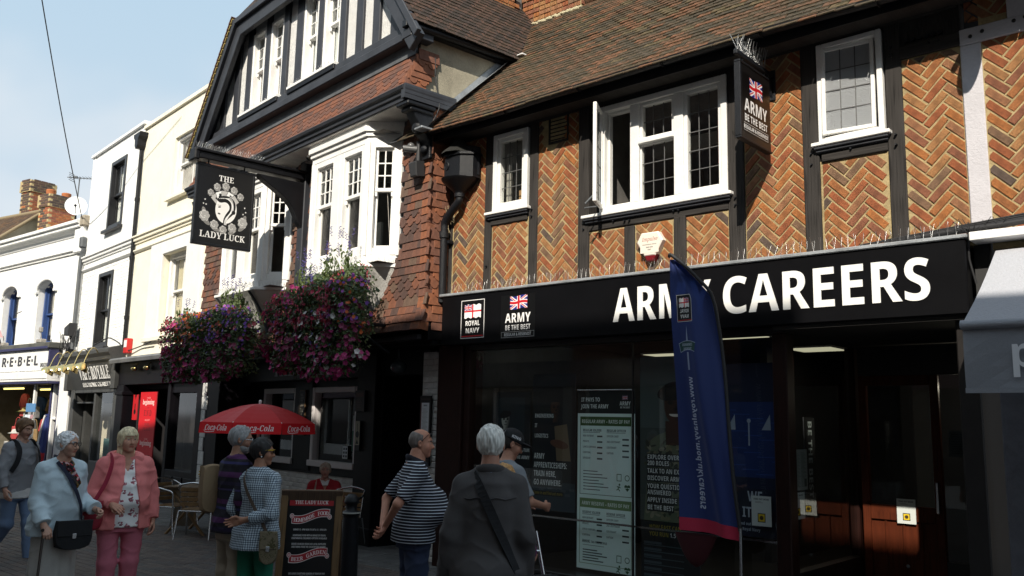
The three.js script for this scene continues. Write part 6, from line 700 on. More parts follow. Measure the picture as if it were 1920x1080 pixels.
{
  const t = thing('shop_fascia_sign', 'long black shop sign reading ARMY CAREERS in big white letters with two emblems', 'sign', [0, 0, 0]);
  const b = new Geo(); b.span(-7.68, -1.76, 2.655, 3.255, .0, .148, .01); mesh('board', b, mat([.004, .004, .005], { rough: .4, specularIntensity: .35, map: T.grain, mapS: 2 }), t);
  const cp = new Geo(); cp.span(-7.72, -1.74, 3.255, 3.29, -.02, .17, .008); mesh('lead_capping', cp, M.lead, t);
  const wl = mat([.84, .83, .8], { rough: .45 }); letters(t, 'ARMY', font, -5.115, 2.79, .149, 1.13, .345, .008, wl); letters(t, 'CAREERS', font, -3.885, 2.79, .149, 1.87, .345, .008, wl);
  const pr = (n, x0, x1, y0, y1, art, w, h) => { const g = new Geo(); g.quad(V(x0, y0, .1505), V(x1, y0, .1505), V(x1, y1, .1505), V(x0, y1, .1505), [[0, 0], [1, 0], [1, 1], [0, 1]]); mesh(n, g, print(canvasTex(w, h, art), { roughness: .35 }), t); };
  pr('navy_emblem', -7.34, -6.95, 2.72, 3.185, navyArt, 300, 380); pr('army_emblem', -6.69, -6.17, 2.69, 3.19, (g, w, h) => armyArt(g, w, h, '#0a0a0b'), 400, 385);
  const sp = thing('bird_spikes', 'row of thin metal bird spikes along the top of the ARMY CAREERS sign', 'bird spikes', [0, 0, 0]); spikes(sp, V(-7.6, 3.29, .12), V(-1.8, 3.29, .12), 95, .12, .03);
}
{ // projecting sign
  const t = thing('hanging_army_sign', 'black projecting sign with a union flag, ARMY BE THE BEST, hanging from a spiked bracket', 'sign', [-3.39, 0, 0]);
  const b = new Geo(); b.span(-.022, .022, 4.285, 4.985, .1, .7, .006); mesh('board', b, mat([.008, .007, .007], { rough: .3 }), t); const f = new Geo(); f.span(-.03, .03, 4.98, 5.0, .09, .72, .004); f.span(-.03, .03, 4.27, 4.29, .09, .72, .004); f.span(-.03, .03, 4.29, 4.98, .69, .72, .004); mesh('sign_frame', f, M.iron, t);
  const br = new Geo(); br.span(-.02, .02, 5.04, 5.09, .0, .75, .008); br.span(-.04, .04, 4.82, 5.12, -.0, .02, .004); br.prism([[0, 5.04], [.1, 5.04], [.02, 4.85], [0, 4.85]].map(([a, c]) => [-a, c]), -.012, .012, .003, mtx(0, 0, 0, 0, Math.PI / 2)); for (const z of [.18, .62]) br.rod([0, 4.98, z], [0, 5.06, z], .01, 6); mesh('bracket', br, M.iron, t);
  seed(6); const sp = new Geo(); for (let i = 0; i < 16; i++) for (const s of [-1, 0, 1]) { const z = .15 + i * .037; sp.rod([0, 5.09, z], [s * .05 + rr(-.01, .01), 5.24 + rr(-.02, .03), z + rr(-.03, .06)], .0018, 3); } mesh('spike_wires', sp, M.wire, t);
  const pm = print(canvasTex(420, 490, (g, w, h) => { armyArt(g, w, h, '#0c0a0a'); g.globalCompositeOperation = 'source-over'; }), { roughness: .3 }); const g = new Geo(); g.quad(V(.0235, 4.35, .66), V(.0235, 4.35, .15), V(.0235, 4.9, .15), V(.0235, 4.9, .66), [[0, 0], [1, 0], [1, 1], [0, 1]]); mesh('print', g, pm, t);
}
{ // alarm box
  const t = thing('alarm_box_white', 'white six sided alarm box with red base on the herringbone brick', 'alarm box', [-4.72, 3.58, .0]); const hex = (r, sx = 1) => [0, 1, 2, 3, 4, 5].map((i) => { const a = Math.PI / 6 + i * Math.PI / 3; return [Math.cos(a) * r * sx * .98, Math.sin(a) * r]; });
  const pts = [[-.155, .03], [-.1, .125], [.1, .125], [.155, .03], [.065, -.12], [-.065, -.12]]; const g = new Geo(); g.prism(pts, .0, .075, .012); mesh('case', g, mat([.78, .7, .62], { rough: .4 }), t); const r = new Geo(); r.prism([[-.075, -.105], [.075, -.105], [.04, -.175], [-.04, -.175]], .0, .07, .012); mesh('red_lens', r, mat([.16, .01, .015], { rough: .25 }), t);
  const q = new Geo(); q.quad(V(-.11, -.09, .0765), V(.11, -.09, .0765), V(.11, .1, .0765), V(-.11, .1, .0765), [[0, 0], [1, 0], [1, 1], [0, 1]]); mesh('print', q, print(canvasTex(220, 190, (c) => { c.fillStyle = '#e4dacd'; c.fillRect(0, 0, 220, 190); c.fillStyle = '#8a2a1c'; c.textAlign = 'center'; F(c, 'Impulse', 112, 66, 54, .9, 'serif', 'italic'); c.fillStyle = '#333'; F(c, 'ENGINEERING LIMITED', 110, 108, 15, 1); F(c, '0845 850', 110, 138, 20, 1); F(c, '5007', 110, 164, 20, 1); }), { roughness: .4 }), t);
}
{ // rainwater hopper and pipe
  const t = thing('rainwater_pipe', 'black iron hopper head with netting and a drainpipe between pub and brick building', 'drainpipe', [-7.46, 0, .02]);
  const g = new Geo(); g.prism([[-.24, .0], [.02, .14], [.22, .14], [.27, .02], [.27, -.0], [-.24, -.0]].map(([a, b]) => [a, -b]), 0, .36, .012, mtx(.0, 4.76, .02, -Math.PI / 2)); const oct = [[-.25, 0], [-.25, .14], [-.12, .25], [.14, .25], [.26, .14], [.26, 0]]; g.prism(oct.map(([a, b]) => [a, -b]), 0, .31, .012, mtx(0, 4.72, 0, -Math.PI / 2)); g.prism(oct.map(([a, b]) => [a * 1.08, -b * 1.08]), 0, .035, .008, mtx(0, 5.0, 0, -Math.PI / 2)); g.lathe([[.05, -.17], [.07, -.14], [.09, -.11], [.22, .0], [.24, .03]], 0, 4.69, .1, 12); g.add(new THREE.TorusGeometry(.05, .015, 5, 12), mtx(-.1, 4.88, .24, 0, -.3)); mesh('hopper', g, M.iron, t);
  const p = new Geo(); p.tube([[0, 4.55, .1], [0, 4.46, .1], [-.06, 4.4, .1], [-.2, 4.29, .09], [-.27, 4.2, .08], [-.28, 4.05, .08]], .052, 9); p.rod([-.28, 3.2, .08], [-.28, 4.08, .08], .052, 10); p.rod([-.28, 4.02, .08], [-.28, 4.1, .08], .068, 10); p.rod([0, 4.5, .1], [0, 4.57, .1], .068, 10); p.span(-.36, -.2, 3.95, 3.99, -.02, .06); mesh('pipe', p, M.iron, t);
  const n = new Geo(); n.lathe([[.04, .34], [.07, .32], [.06, .2], [.12, .12], [.2, .04], [.23, .0]], -.02, 5.04, .11, 10); seed(9); for (let i = 0; i < 40; i++) { const a = rr(0, 6.28), r = rr(.05, .24); n.rod([Math.cos(a) * r, 5.04, .12 + Math.sin(a) * r * .5], [Math.cos(a) * r * 1.1 + rr(-.04, .04), 5.06 + rr(0, .05), .12 + Math.sin(a) * r * .55], .004, 3); } mesh('netting', n, mat([.05, .05, .045], { rough: .9, bump: T.blob, bumpS: .05, bs: .01 }), t);
  const w = new Geo(); for (let i = 0; i < 14; i++) w.rod([rr(-.3, -.12), 4.05 + rr(0, .2), .05], [rr(-.34, -.1), 4.25 + rr(0, .2), .08], .0025, 3); mesh('dry_stems', w, mat([.4, .33, .2]), t);
}
// ---- neighbour's awning, beam and cables
{
  const t = thing('shop_awning', 'grey fabric shop awning with a pale letter p at the right edge', 'awning', [0, 0, 0]), fab = mat([.42, .43, .47], { rough: .9, map: T.weave, mapS: .15, bump: T.bump, bumpS: .8, bs: .004 });
  const g = new Geo(), X0 = -1.62, X1 = .4, N = 14; for (let i = 0; i < N; i++) for (let j = 0; j < 6; j++) { const Pq = (a, b) => { const x = mix(X0 + .06 * (1 - b / 6), X1, a / N), s = b / 6; return V(x, mix(3.14, 2.5, s) - .03 * Math.sin(s * Math.PI), mix(.1, .92, s) + .006 * Math.sin(x * 8 + s * 3)); }; g.quad(Pq(i, j + 1), Pq(i + 1, j + 1), Pq(i + 1, j), Pq(i, j)); } mesh('canopy', g, fab, t);
  const v = new Geo(); for (let i = 0; i < N; i++) for (let j = 0; j < 5; j++) { const Pq = (a, b) => { const x = mix(X0, X1, a / N), s = b / 5; return V(x, mix(2.46, 2.01, s), .94 + .018 * Math.sin(x * 11 + s * 2.5) * s); }; v.quad(Pq(i, j + 1), Pq(i + 1, j + 1), Pq(i + 1, j), Pq(i, j)); } v.span(X0, X1, 2.01, 2.045, .945, .955); mesh('valance', v, mat([.3, .31, .34], { rough: .9, map: T.weave, mapS: .15 }), t); const rl = new Geo(); rl.rod([X0 - .01, 2.48, .94], [X1, 2.48, .94], .035, 10); mesh('front_bar', rl, fab, t);
  const l = new Geo(); const wm = mat([.72, .72, .74], { rough: .7 }); letters(t, 'p', font, -1.34, 2.18, .962, .16, .2, .004, wm);
  const bm = thing('white_board', 'white painted board above the awning under black cables', 'board', [0, 0, 0]); const b = new Geo(); b.span(-1.72, 1, 3.22, 3.29, 0, .2, .006); mesh('board', b, M.white, bm);
  const c = thing('cable_bundle', 'bundle of black cables and debris running over the awning from the sign end', 'cables', [0, 0, 0]); const w = new Geo(); seed(19); for (let k = 0; k < 5; k++) w.tube([[-2.2 - k * .1, 3.31, .08], [-1.95, 3.33 + k * .008, .08], [-1.6, 3.335 + k * .012, .1], [-1.0, 3.36 + k * .015, .1], [.5, 3.36, .1]], .008 + (k === 0 ? .02 : 0), 5); for (let k = 0; k < 30; k++) { const x = rr(-1.75, -1.5); w.rod([x, 3.28, .12], [x + rr(-.12, .12), 3.28 + rr(0, .14), .12 + rr(-.05, .05)], .003, 3); } w.tube([[-1.73, 3.3, .15], [-1.75, 3.1, .1], [-1.72, 2.9, .06]], .01, 5); mesh('wires', w, M.cable, c);
  const p = thing('grey_post', 'plain grey post under the awning at the right edge', 'post', [-1.53, 0, 0]); const q = new Geo(); q.span(-.085, .085, 0, 2.5, -.1, .02, .01); mesh('shaft', q, mat([.12, .12, .14], { rough: .6, map: T.grain }), p); const bk = new Geo(); bk.span(.09, 3, 0, 3.2, -.25, -.15); bk.span(-.21, -.1, 2.6, 3.3, -.2, -.02); mesh('shop_side', bk, mat([.03, .03, .03]), p);
  // projecting round sign of the next shop, just outside the frame; its shadow falls on the white timber
  const s = thing('round_projecting_sign', 'round dark projecting sign of the next shop, outside the frame at right', 'sign', [-1.31, 5.44, 0]); const d = new Geo(); d.rod([-.02, -.08, .74], [.02, -.08, .74], .17, 24); mesh('disc', d, M.black, s); const a = new Geo(); a.rod([0, .12, 0], [0, .14, .98], .025, 6); a.rod([0, -.2, 0], [0, .12, .5], .02, 6); mesh('bracket', a, M.iron, s);
}
// ---- posters in the shop windows: [name, label, x0, x1, y0, y1, z, w, h, art]
const lineText = (g, x, y, w, n, lh, c, s = 3) => { g.fillStyle = c; for (let i = 0; i < n; i++) g.fillRect(x, y + i * lh, w * (.55 + .45 * ((i * 37) % 11) / 10), s); };
function poster(name, label, x0, x1, y0, y1, z, w, h, art, frame) {
  const t = thing(name, label, 'poster', [(x0 + x1) / 2, y0, z]); const wd = x1 - x0, ht = y1 - y0, b = new Geo(); b.span(-wd / 2, wd / 2, 0, ht, -.012, 0, .002); mesh('board', b, mat([.05, .05, .055]), t); const q = new Geo(); q.quad(V(-wd / 2, 0, .0015), V(wd / 2, 0, .0015), V(wd / 2, ht, .0015), V(-wd / 2, ht, .0015), [[0, 0], [1, 0], [1, 1], [0, 1]]); mesh('print', q, print(canvasTex(w, h, art)), t); if (frame) { const f = new Geo(); f.rod([-wd / 2, ht, .006], [wd / 2, ht, .006], .012, 6); mesh('top_rail', f, M.steel, t); } return t;
}
const tape = (g, s, x, y, size, sx, bg = '#101413', fg = '#d5dad8') => { g.font = 'bold ' + size + 'px sans-serif'; const w = g.measureText(s).width * sx; g.fillStyle = bg; g.fillRect(x - 4, y - size * .86, w + 8, size * 1.12); g.fillStyle = fg; g.textAlign = 'left'; F(g, s, x, y, size, sx); };
{
  poster('rates_of_pay_stand', 'tall white rates of pay banner with two green headed tables in the shop window', -5.84, -5.09, .22, 2.11, -.22, 560, 1400, (g, w, h) => {
  g.fillStyle = '#0e1614'; g.fillRect(0, 0, w, h); g.fillStyle = '#dfe6e3'; g.textAlign = 'left'; F(g, 'IT PAYS TO', 34, 92, 46, .8); F(g, 'JOIN THE ARMY', 34, 146, 46, .8); unionFlag(g, 440, 46, 50, 30, 1); g.textAlign = 'center'; g.fillStyle = '#dfe6e3'; F(g, 'ARMY', 466, 122, 44, .85); F(g, 'BE THE BEST', 466, 144, 20, .8);
  g.fillStyle = '#dcf0ea'; g.fillRect(0, 186, w, h - 186);
  const table = (y, hh, head, hc, c1, c2, rows) => { g.strokeStyle = hc; g.lineWidth = 4; g.strokeRect(28, y, w - 64, hh); g.fillStyle = hc; g.fillRect(28, y, w - 64, 70); g.fillStyle = '#e4ece6'; g.textAlign = 'center'; F(g, head, w / 2 - 4, y + 50, 40, .78); g.textAlign = 'left'; g.fillStyle = '#24372f'; F(g, c1, 54, y + 116, 27, .78); F(g, c2, 290, y + 116, 27, .78); g.fillRect(54, y + 122, 170, 3); g.fillRect(290, y + 122, 180, 3); rows.forEach((r, i) => { g.fillStyle = '#5c7069'; F(g, r, 54, y + 158 + i * 44, 21, .74); F(g, ['OFFICER CADET', '2ND LIEUTENANT', 'LIEUTENANT', 'CAPTAIN', ''][i], 290, y + 158 + i * 44, 21, .74); g.fillStyle = '#2a3b35'; if (i < 5) g.fillRect(196, y + 148 + i * 44, 52, 12); if (i < 4) g.fillRect(440, y + 168 + i * 44, 62, 12); }); };
  table(214, 610, 'REGULAR ARMY – RATES OF PAY', '#3c5a2c', 'REGULAR SOLDIER', 'REGULAR OFFICER', ['NEW ENTRANT', 'PRIVATE', 'LANCE CORPORAL', 'CORPORAL', 'SERGEANT']); lineText(g, 60, 640, 260, 7, 24, '#33453e', 6);
  table(858, 500, 'ARMY RESERVE – RATES OF PAY', '#6f8a5c', 'RESERVE SOLDIER', 'RESERVE OFFICER', ['NEW ENTRANT', 'PRIVATE', 'LANCE CORPORAL', 'CORPORAL', 'SERGEANT']); g.fillStyle = '#24372f'; F(g, 'ANNUAL TAX-FREE BONUS', 54, 1200, 25, .78); lineText(g, 60, 1216, 380, 1, 20, '#24372f', 3); lineText(g, 60, 1250, 260, 5, 20, '#33453e', 8);
  for (const y of [655, 1270]) { g.strokeStyle = '#2f5a36'; g.lineWidth = 5; g.strokeRect(390, y, 40, 50); g.beginPath(); g.arc(486, y + 26, 20, 0, 7); g.stroke(); g.fillStyle = '#2f5a36'; g.beginPath(); g.arc(474, y + 92, 14, 0, 7); g.arc(500, y + 92, 14, 0, 7); g.moveTo(460, y + 98); g.lineTo(487, y + 128); g.lineTo(514, y + 98); g.fill(); g.beginPath(); g.arc(414, y + 78, 8, 0, 7); g.fill(); g.lineWidth = 7; g.beginPath(); g.moveTo(412, y + 88); g.lineTo(402, y + 110); g.lineTo(386, y + 122); g.moveTo(402, y + 110); g.lineTo(418, y + 128); g.moveTo(390, y + 94); g.lineTo(424, y + 102); g.stroke(); }
  }, true);
  const head = (g, x, y, r, skin, hairC, beret) => { const gr = g.createLinearGradient(x - r * .7, y, x + r * .9, y + r * .4); gr.addColorStop(0, skin); gr.addColorStop(.45, skin); gr.addColorStop(1, '#0b0908'); g.fillStyle = gr; g.fillRect(x - r * .36, y + r * .6, r * .72, r * .9); g.beginPath(); g.ellipse(x, y, r * .68, r, 0, 0, 7); g.fill(); g.globalAlpha = .45; g.fillStyle = '#120b08'; for (const k of [-1, 1]) { g.beginPath(); g.ellipse(x + k * r * .29, y - r * .1, r * .2, r * .13, 0, 0, 7); g.fill(); } g.beginPath(); g.moveTo(x + r * .04, y - r * .1); g.lineTo(x + r * .2, y + r * .3); g.lineTo(x - r * .05, y + r * .33); g.fill(); g.beginPath(); g.ellipse(x, y + r * .56, r * .24, r * .07, 0, 0, 7); g.fill(); g.globalAlpha = 1; g.fillStyle = hairC; g.beginPath(); g.ellipse(x, y - r * .62, r * .86, r * .55, 0, Math.PI, 0); g.fill(); if (beret) { g.beginPath(); g.ellipse(x - r * .1, y - r * .66, r * 1.0, r * .44, -.2, 0, 7); g.fill(); } g.fillStyle = '#120c0a'; g.beginPath(); g.ellipse(x - r * .3, y - r * .08, r * .12, r * .07, 0, 0, 7); g.ellipse(x + r * .3, y - r * .08, r * .12, r * .07, 0, 0, 7); g.fill(); g.fillRect(x - r * .44, y - r * .27, r * .3, r * .07); g.fillRect(x + r * .16, y - r * .27, r * .3, r * .07); g.globalAlpha = .5; g.beginPath(); g.ellipse(x, y + r * .24, r * .14, r * .09, 0, 0, 7); g.fill(); g.globalAlpha = 1; };
  poster('soldier_portrait_poster', 'dark poster with a pale young soldier face at the shop window\'s left', -7.14, -6.55, .75, 2.1, -.24, 360, 820, (g, w, h) => { g.fillStyle = '#0c1014'; g.fillRect(0, 0, w, h); g.fillStyle = '#1a252b'; g.fillRect(60, 40, 250, 320); head(g, 130, 200, 58, '#a9aba2', '#07080a', true); g.fillStyle = '#0a0d10'; g.beginPath(); g.moveTo(0, 600); g.lineTo(70, 290); g.lineTo(190, 290); g.lineTo(300, 600); g.fill(); tape(g, 'YOUR FUTURE', 190, 420, 34, .8); tape(g, 'IN THE ARMY', 190, 470, 34, .8); g.fillStyle = '#14181a'; g.fillRect(0, 600, w, 220); }, false);
  poster('apprenticeship_poster', 'dark poster about engineering and army apprenticeships with a person working', -6.5, -5.88, .78, 2.3, -.23, 520, 1080, (g, w, h) => { g.fillStyle = '#0d1114'; g.fillRect(0, 0, w, h); head(g, 280, 260, 88, '#3a2318', '#060607', false); g.fillStyle = '#07080b'; g.beginPath(); g.ellipse(250, 230, 190, 150, 0, Math.PI, 0); g.fill(); head(g, 285, 275, 76, '#43291c', '#08080a', false); g.fillStyle = '#0a0d12'; g.beginPath(); g.moveTo(40, 760); g.lineTo(150, 390); g.lineTo(420, 390); g.lineTo(520, 760); g.fill(); g.fillStyle = '#6a5a44'; g.beginPath(); g.moveTo(270, 420); g.lineTo(420, 400); g.lineTo(470, 690); g.lineTo(300, 690); g.fill(); g.fillStyle = '#5a3826'; g.beginPath(); g.ellipse(330, 560, 110, 32, .15, 0, 7); g.fill(); g.fillStyle = '#28333a'; g.fillRect(0, 860, w, 220); g.fillStyle = '#3e474c'; for (let i = 0; i < 9; i++) g.fillRect(40 + i * 52, 880 + (i * 29) % 70, 60, 20); tape(g, 'ENGINEERING', 28, 352, 42, .8); tape(g, 'IT', 28, 430, 42, .8); tape(g, 'LOGISTICS', 28, 512, 42, .8); tape(g, 'ARMY', 24, 680, 60, .78); tape(g, 'APPRENTICESHIPS:', 24, 750, 60, .74); tape(g, 'TRAIN HERE,', 24, 818, 60, .76); tape(g, 'GO ANYWHERE.', 24, 886, 60, .76); tape(g, 'Come in and find out more.', 24, 960, 34, .8, '#101010', '#8a7a22'); }, false);
  poster('smiling_soldier_poster', 'poster of a smiling soldier in a beret, EXPLORE OVER 200 ROLES, beside the blue banner', -5.03, -4.16, .79, 2.45, -.225, 620, 1180, (g, w, h) => { g.fillStyle = '#39423f'; g.fillRect(0, 0, w, h); g.fillStyle = '#465250'; g.fillRect(0, 0, w, 520); g.fillStyle = '#57604c'; g.beginPath(); g.moveTo(30, 1180); g.lineTo(80, 620); g.bezierCurveTo(200, 500, 520, 500, 620, 640); g.lineTo(620, 1180); g.fill(); let s = 3; const R = () => ((s = (s * 16807) % 2147483647) / 2147483647); for (let i = 0; i < 260; i++) { g.fillStyle = ['#3b3f2e', '#6c6a50', '#2b2d22', '#7c7a66'][(R() * 4) | 0]; const x = 60 + R() * 540, y = 620 + R() * 540; g.beginPath(); g.ellipse(x, y, 12 + R() * 26, 6 + R() * 10, R() * 3, 0, 7); g.fill(); } head(g, 300, 350, 140, '#3b2419', '#0b0b0d', true); g.fillStyle = '#3b2419'; g.beginPath(); g.moveTo(215, 470); g.lineTo(400, 470); g.lineTo(430, 640); g.lineTo(220, 640); g.fill(); g.fillStyle = '#cfc8c0'; g.beginPath(); g.ellipse(300, 418, 52, 20, 0, 0, Math.PI); g.fill(); [['EXPLORE OVER', 0], ['200 ROLES', 1], ['TALK TO AN EXPERT', 2.25], ['DISCOVER ARMY LIFE', 3.4], ['YOUR QUESTIONS', 4.7], ['ANSWERED', 5.7], ['APPLY INSIDE', 6.9], ['BE THE BEST', 8.1]].forEach(([t2, r]) => tape(g, t2, 60, 745 + r * 44, 46, .82)); }, false);
  poster('running_poster', 'dark poster asking HOW FAST CAN YOU RUN 1.5 MILES below the smiling soldier', -5.02, -4.35, .12, .78, -.226, 420, 440, (g, w, h) => { g.fillStyle = '#0c1116'; g.fillRect(0, 0, w, h); g.fillStyle = '#8a7c22'; g.textAlign = 'left'; F(g, 'HOW FAST CAN', 60, 46, 40, .8); F(g, 'YOU RUN', 60, 92, 40, .8); g.fillStyle = '#c4c8c8'; F(g, '1.5 MILES?', 210, 92, 40, .8); for (let i = 0; i < 7; i++) { g.fillStyle = '#3d4a52'; g.fillRect(20, 130 + i * 42, 130, 16); g.fillRect(20, 150 + i * 42, 290, 6); } }, false);
  poster('blue_recruiting_poster', 'deep blue sea poster with white words half hidden behind the banner', -4.1, -3.5, .74, 2.35, -.2, 420, 1100, (g, w, h) => { g.fillStyle = '#081634'; g.fillRect(0, 0, w, h); g.fillStyle = '#0d2a63'; g.fillRect(0, 250, w, 480); g.fillStyle = '#1b3f86'; for (let i = 0; i < 16; i++) g.fillRect((i * 97) % 400, 300 + i * 27, 120, 6); g.fillStyle = '#9aa6b4'; g.fillRect(205, 380, 10, 150); g.beginPath(); g.arc(210, 372, 14, 0, 7); g.fill(); for (const x of [80, 330]) { g.beginPath(); g.moveTo(x - 30, 430); g.lineTo(x + 30, 330); g.lineTo(x + 34, 430); g.fill(); } g.fillStyle = '#0b1328'; g.fillRect(0, 800, w, 300); g.fillStyle = '#aeb8c4'; g.textAlign = 'left'; F(g, 'WE', 190, 880, 90, .8); F(g, 'ITS', 150, 980, 90, .8); F(g, 'Find out more', 120, 1030, 26, .9); F(g, 'Royal Navy', 150, 1064, 26, .9); }, false);
  const sheet = (g, w, h) => { g.fillStyle = '#c9cfcc'; g.fillRect(0, 0, w, h); g.fillStyle = '#2a2e30'; g.textAlign = 'center'; F(g, 'FIND OUT MORE', w / 2, 30, 18, .9); lineText(g, 30, 40, 90, 2, 8, '#777', 3); g.fillStyle = '#111'; g.fillRect(50, 128, 64, 66); g.fillStyle = '#d9b922'; g.fillRect(56, 134, 52, 54); g.fillStyle = '#3b2d10'; g.beginPath(); g.arc(82, 161, 16, 0, 7); g.fill(); };
  poster('white_notice_sheet', 'white notice sheet with a yellow square inside the window right of the banner', -3.77, -3.575, .85, 1.12, -.16, 164, 222, sheet, false);
  const rotp = (t) => { t.rotation.y = Math.PI / 2; return t; };
  const n1 = poster('pinned_newspaper', 'grey printed newspaper page stuck inside the porch side window', -.22, .22, 1.18, 1.55, 0, 300, 260, (g, w, h) => { g.fillStyle = '#8c938e'; g.fillRect(0, 0, w, h); for (let c = 0; c < 3; c++) lineText(g, 14 + c * 95, 20, 84, 28, 8, '#5a615d', 3); g.fillStyle = '#3a403d'; for (let i = 0; i < 4; i++) { g.beginPath(); g.arc(60 + (i % 2) * 40, 130 + i * 26, 10, 0, 7); g.fill(); } g.fillRect(250, 190, 36, 50); }, false); n1.position.set(-3.405, 1.18, -.36); rotp(n1);
  const n2 = poster('side_window_notice', 'white notice with a yellow square stuck inside the porch side window', -.16, .16, 0, .24, 0, 164, 222, sheet, false); n2.position.set(-3.405, .92, -.34); rotp(n2);
  const n3 = poster('vertical_slogan', 'dark vertical strip reading BE THE BEST inside the porch side window', -.12, .12, 0, .95, 0, 110, 420, (g, w, h) => { g.fillStyle = '#090b0b'; g.fillRect(0, 0, w, h); g.save(); g.translate(38, 12); g.rotate(Math.PI / 2); g.fillStyle = '#8e9693'; g.textAlign = 'left'; F(g, 'BE THE BEST', 0, 0, 58, .95); g.restore(); }, false); n3.position.set(-3.406, .9, -.66); rotp(n3);
  poster('door_notice', 'white notice with a yellow square on the wooden porch door, lit by sun', -2.98, -2.8, .83, 1.07, -1.735, 164, 222, sheet, false);
  poster('door_notice_faint', 'faint grey notice behind the dark glass right of the porch door', -2.48, -2.16, 1.5, 1.75, -1.8, 160, 120, (g, w, h) => { g.fillStyle = '#3d4443'; g.fillRect(0, 0, w, h); lineText(g, 12, 14, 130, 9, 11, '#2a2f2e', 4); }, false);
}
// ---- feather banner
{
  const t = thing('feather_banner', 'tall navy blue feather banner with mirrored web address and a red hem', 'banner', [0, 0, 0]); const z0 = .58;
  const right = (y) => { const s = clamp((3.3 - y) / 2.5, 0, 1); return -4.16 + .34 * Math.pow(clamp(s / .16, 0, 1), .8) + .29 * Math.pow(s, .85); }, left = (y) => -4.17 + .09 * ((3.28 - y) / 2.45), fold = (u, y) => .035 * Math.sin(u * 9 + y * 1.2) * (.3 + u) + .03 * Math.sin(u * 4 + y * 2.7) + .012 * Math.sin(u * 23 + y * 3) * u;
  const cloth = (y0, y1, u0, u1, NX, NY, off = 0) => { const g = new Geo(), P = (i, j) => { const u = mix(u0, u1, i / NX), v = j / NY, y = mix(y0, y1, v) - .05 * u * u * sst(2.6, .9, mix(y0, y1, v)); return V(mix(left(y), right(y), u), y, z0 + fold(u, y) + off); }; const pos = [], uv = [], idx = []; for (let j = 0; j <= NY; j++) for (let i = 0; i <= NX; i++) { const p = P(i, j); pos.push(p.x, p.y, p.z); uv.push(mix(u0, u1, i / NX), (mix(y0, y1, j / NY) - .95) / (3.28 - .95)); } for (let j = 0; j < NY; j++) for (let i = 0; i < NX; i++) { const a = j * (NX + 1) + i; idx.push(a, a + 1, a + NX + 2, a, a + NX + 2, a + NX + 1); } const q = new THREE.BufferGeometry(); q.setAttribute('position', new THREE.Float32BufferAttribute(pos, 3)); q.setAttribute('uv', new THREE.Float32BufferAttribute(uv, 2)); q.setIndex(idx); q.computeVertexNormals(); return q; };
  const art = canvasTex(420, 1600, (g, w, h) => { g.fillStyle = '#1b3170'; g.fillRect(0, 0, w, h); g.save(); g.translate(w, 0); g.scale(-1, 1); /* seen from behind: everything is mirrored */ const cx = 270; g.save(); g.translate(cx - 72, 235); g.scale(.55, .46); navyArt(g, 300, 380); g.restore(); g.fillStyle = '#9aa7c2'; g.beginPath(); g.moveTo(cx, 430); g.lineTo(cx + 12, 560); g.lineTo(cx - 12, 560); g.fill(); g.fillRect(cx - 9, 600, 18, 110); g.fillStyle = '#1e4a48'; g.beginPath(); g.moveTo(cx - 90, 545); g.quadraticCurveTo(cx, 515, cx + 90, 545); g.lineTo(cx + 78, 600); g.quadraticCurveTo(cx, 570, cx - 78, 600); g.fill(); g.strokeStyle = '#a9b3c8'; g.lineWidth = 4; g.stroke(); g.fillStyle = '#b8c2d2'; g.textAlign = 'center'; F(g, 'COMMANDO', cx, 562, 24, .8); F(g, 'TRAINING', cx, 588, 24, .8); g.save(); g.translate(cx - 28, 752); g.rotate(Math.PI / 2); g.textAlign = 'left'; g.fillStyle = '#c3cde0'; g.font = 'bold 74px sans-serif'; const wd = g.measureText('www.royalnavy.mod.uk/careers').width; g.scale(790 / wd, 1); g.fillText('www.royalnavy.mod.uk/careers', 0, 0); g.restore(); g.restore(); });
  mesh('cloth', cloth(.95, 3.28, 0, 1, 26, 60), new THREE.MeshPhysicalMaterial({ map: art, roughness: .75, transmission: .25, thickness: 0, side: THREE.DoubleSide }), t);
  mesh('red_hem', cloth(.84, .95, 0, 1, 26, 4), mat([.4, .015, .05], { rough: .8, side: THREE.DoubleSide }), t);
  const sl = new Geo(); { const pts = []; for (let i = 0; i <= 16; i++) { const y = mix(3.31, .86, Math.pow(i / 16, 1.6)); pts.push([right(y) + .012, y + .015, z0 + fold(1, y)]); } sl.tube([[left(3.3) - .01, 3.31, z0], ...pts], .017, 7); } mesh('pole_sleeve', sl, M.cable, t); const p = new Geo(); p.rod([right(.86) + .025, .05, z0], [right(.86) + .025, .9, z0], .014, 8); mesh('pole', p, M.steel, t); const bs = new Geo(); bs.lathe([[.001, .16], [.12, .14], [.2, .06], [.21, 0], [.001, 0]], right(.86) - .1, 0, z0, 14); mesh('water_base', bs, mat([.05, .008, .012], { rough: .5 }), t);
  const bag = thing('red_cloth_bag', 'dark red cloth bag hanging below the blue banner', 'bag', [-3.98, 0, .5]); const bg = new Geo(); const pr = []; for (let i = 0; i <= 10; i++) { const a = i / 10; pr.push([.001 + .17 * Math.pow(a, .55), .52 + .28 * a]); } bg.lathe(pr, 0, 0, 0, 20, new THREE.Matrix4().makeScale(1.2, 1, .5)); mesh('body', bg, mat([.06, .008, .012], { rough: .9, side: THREE.DoubleSide }), bag);
}
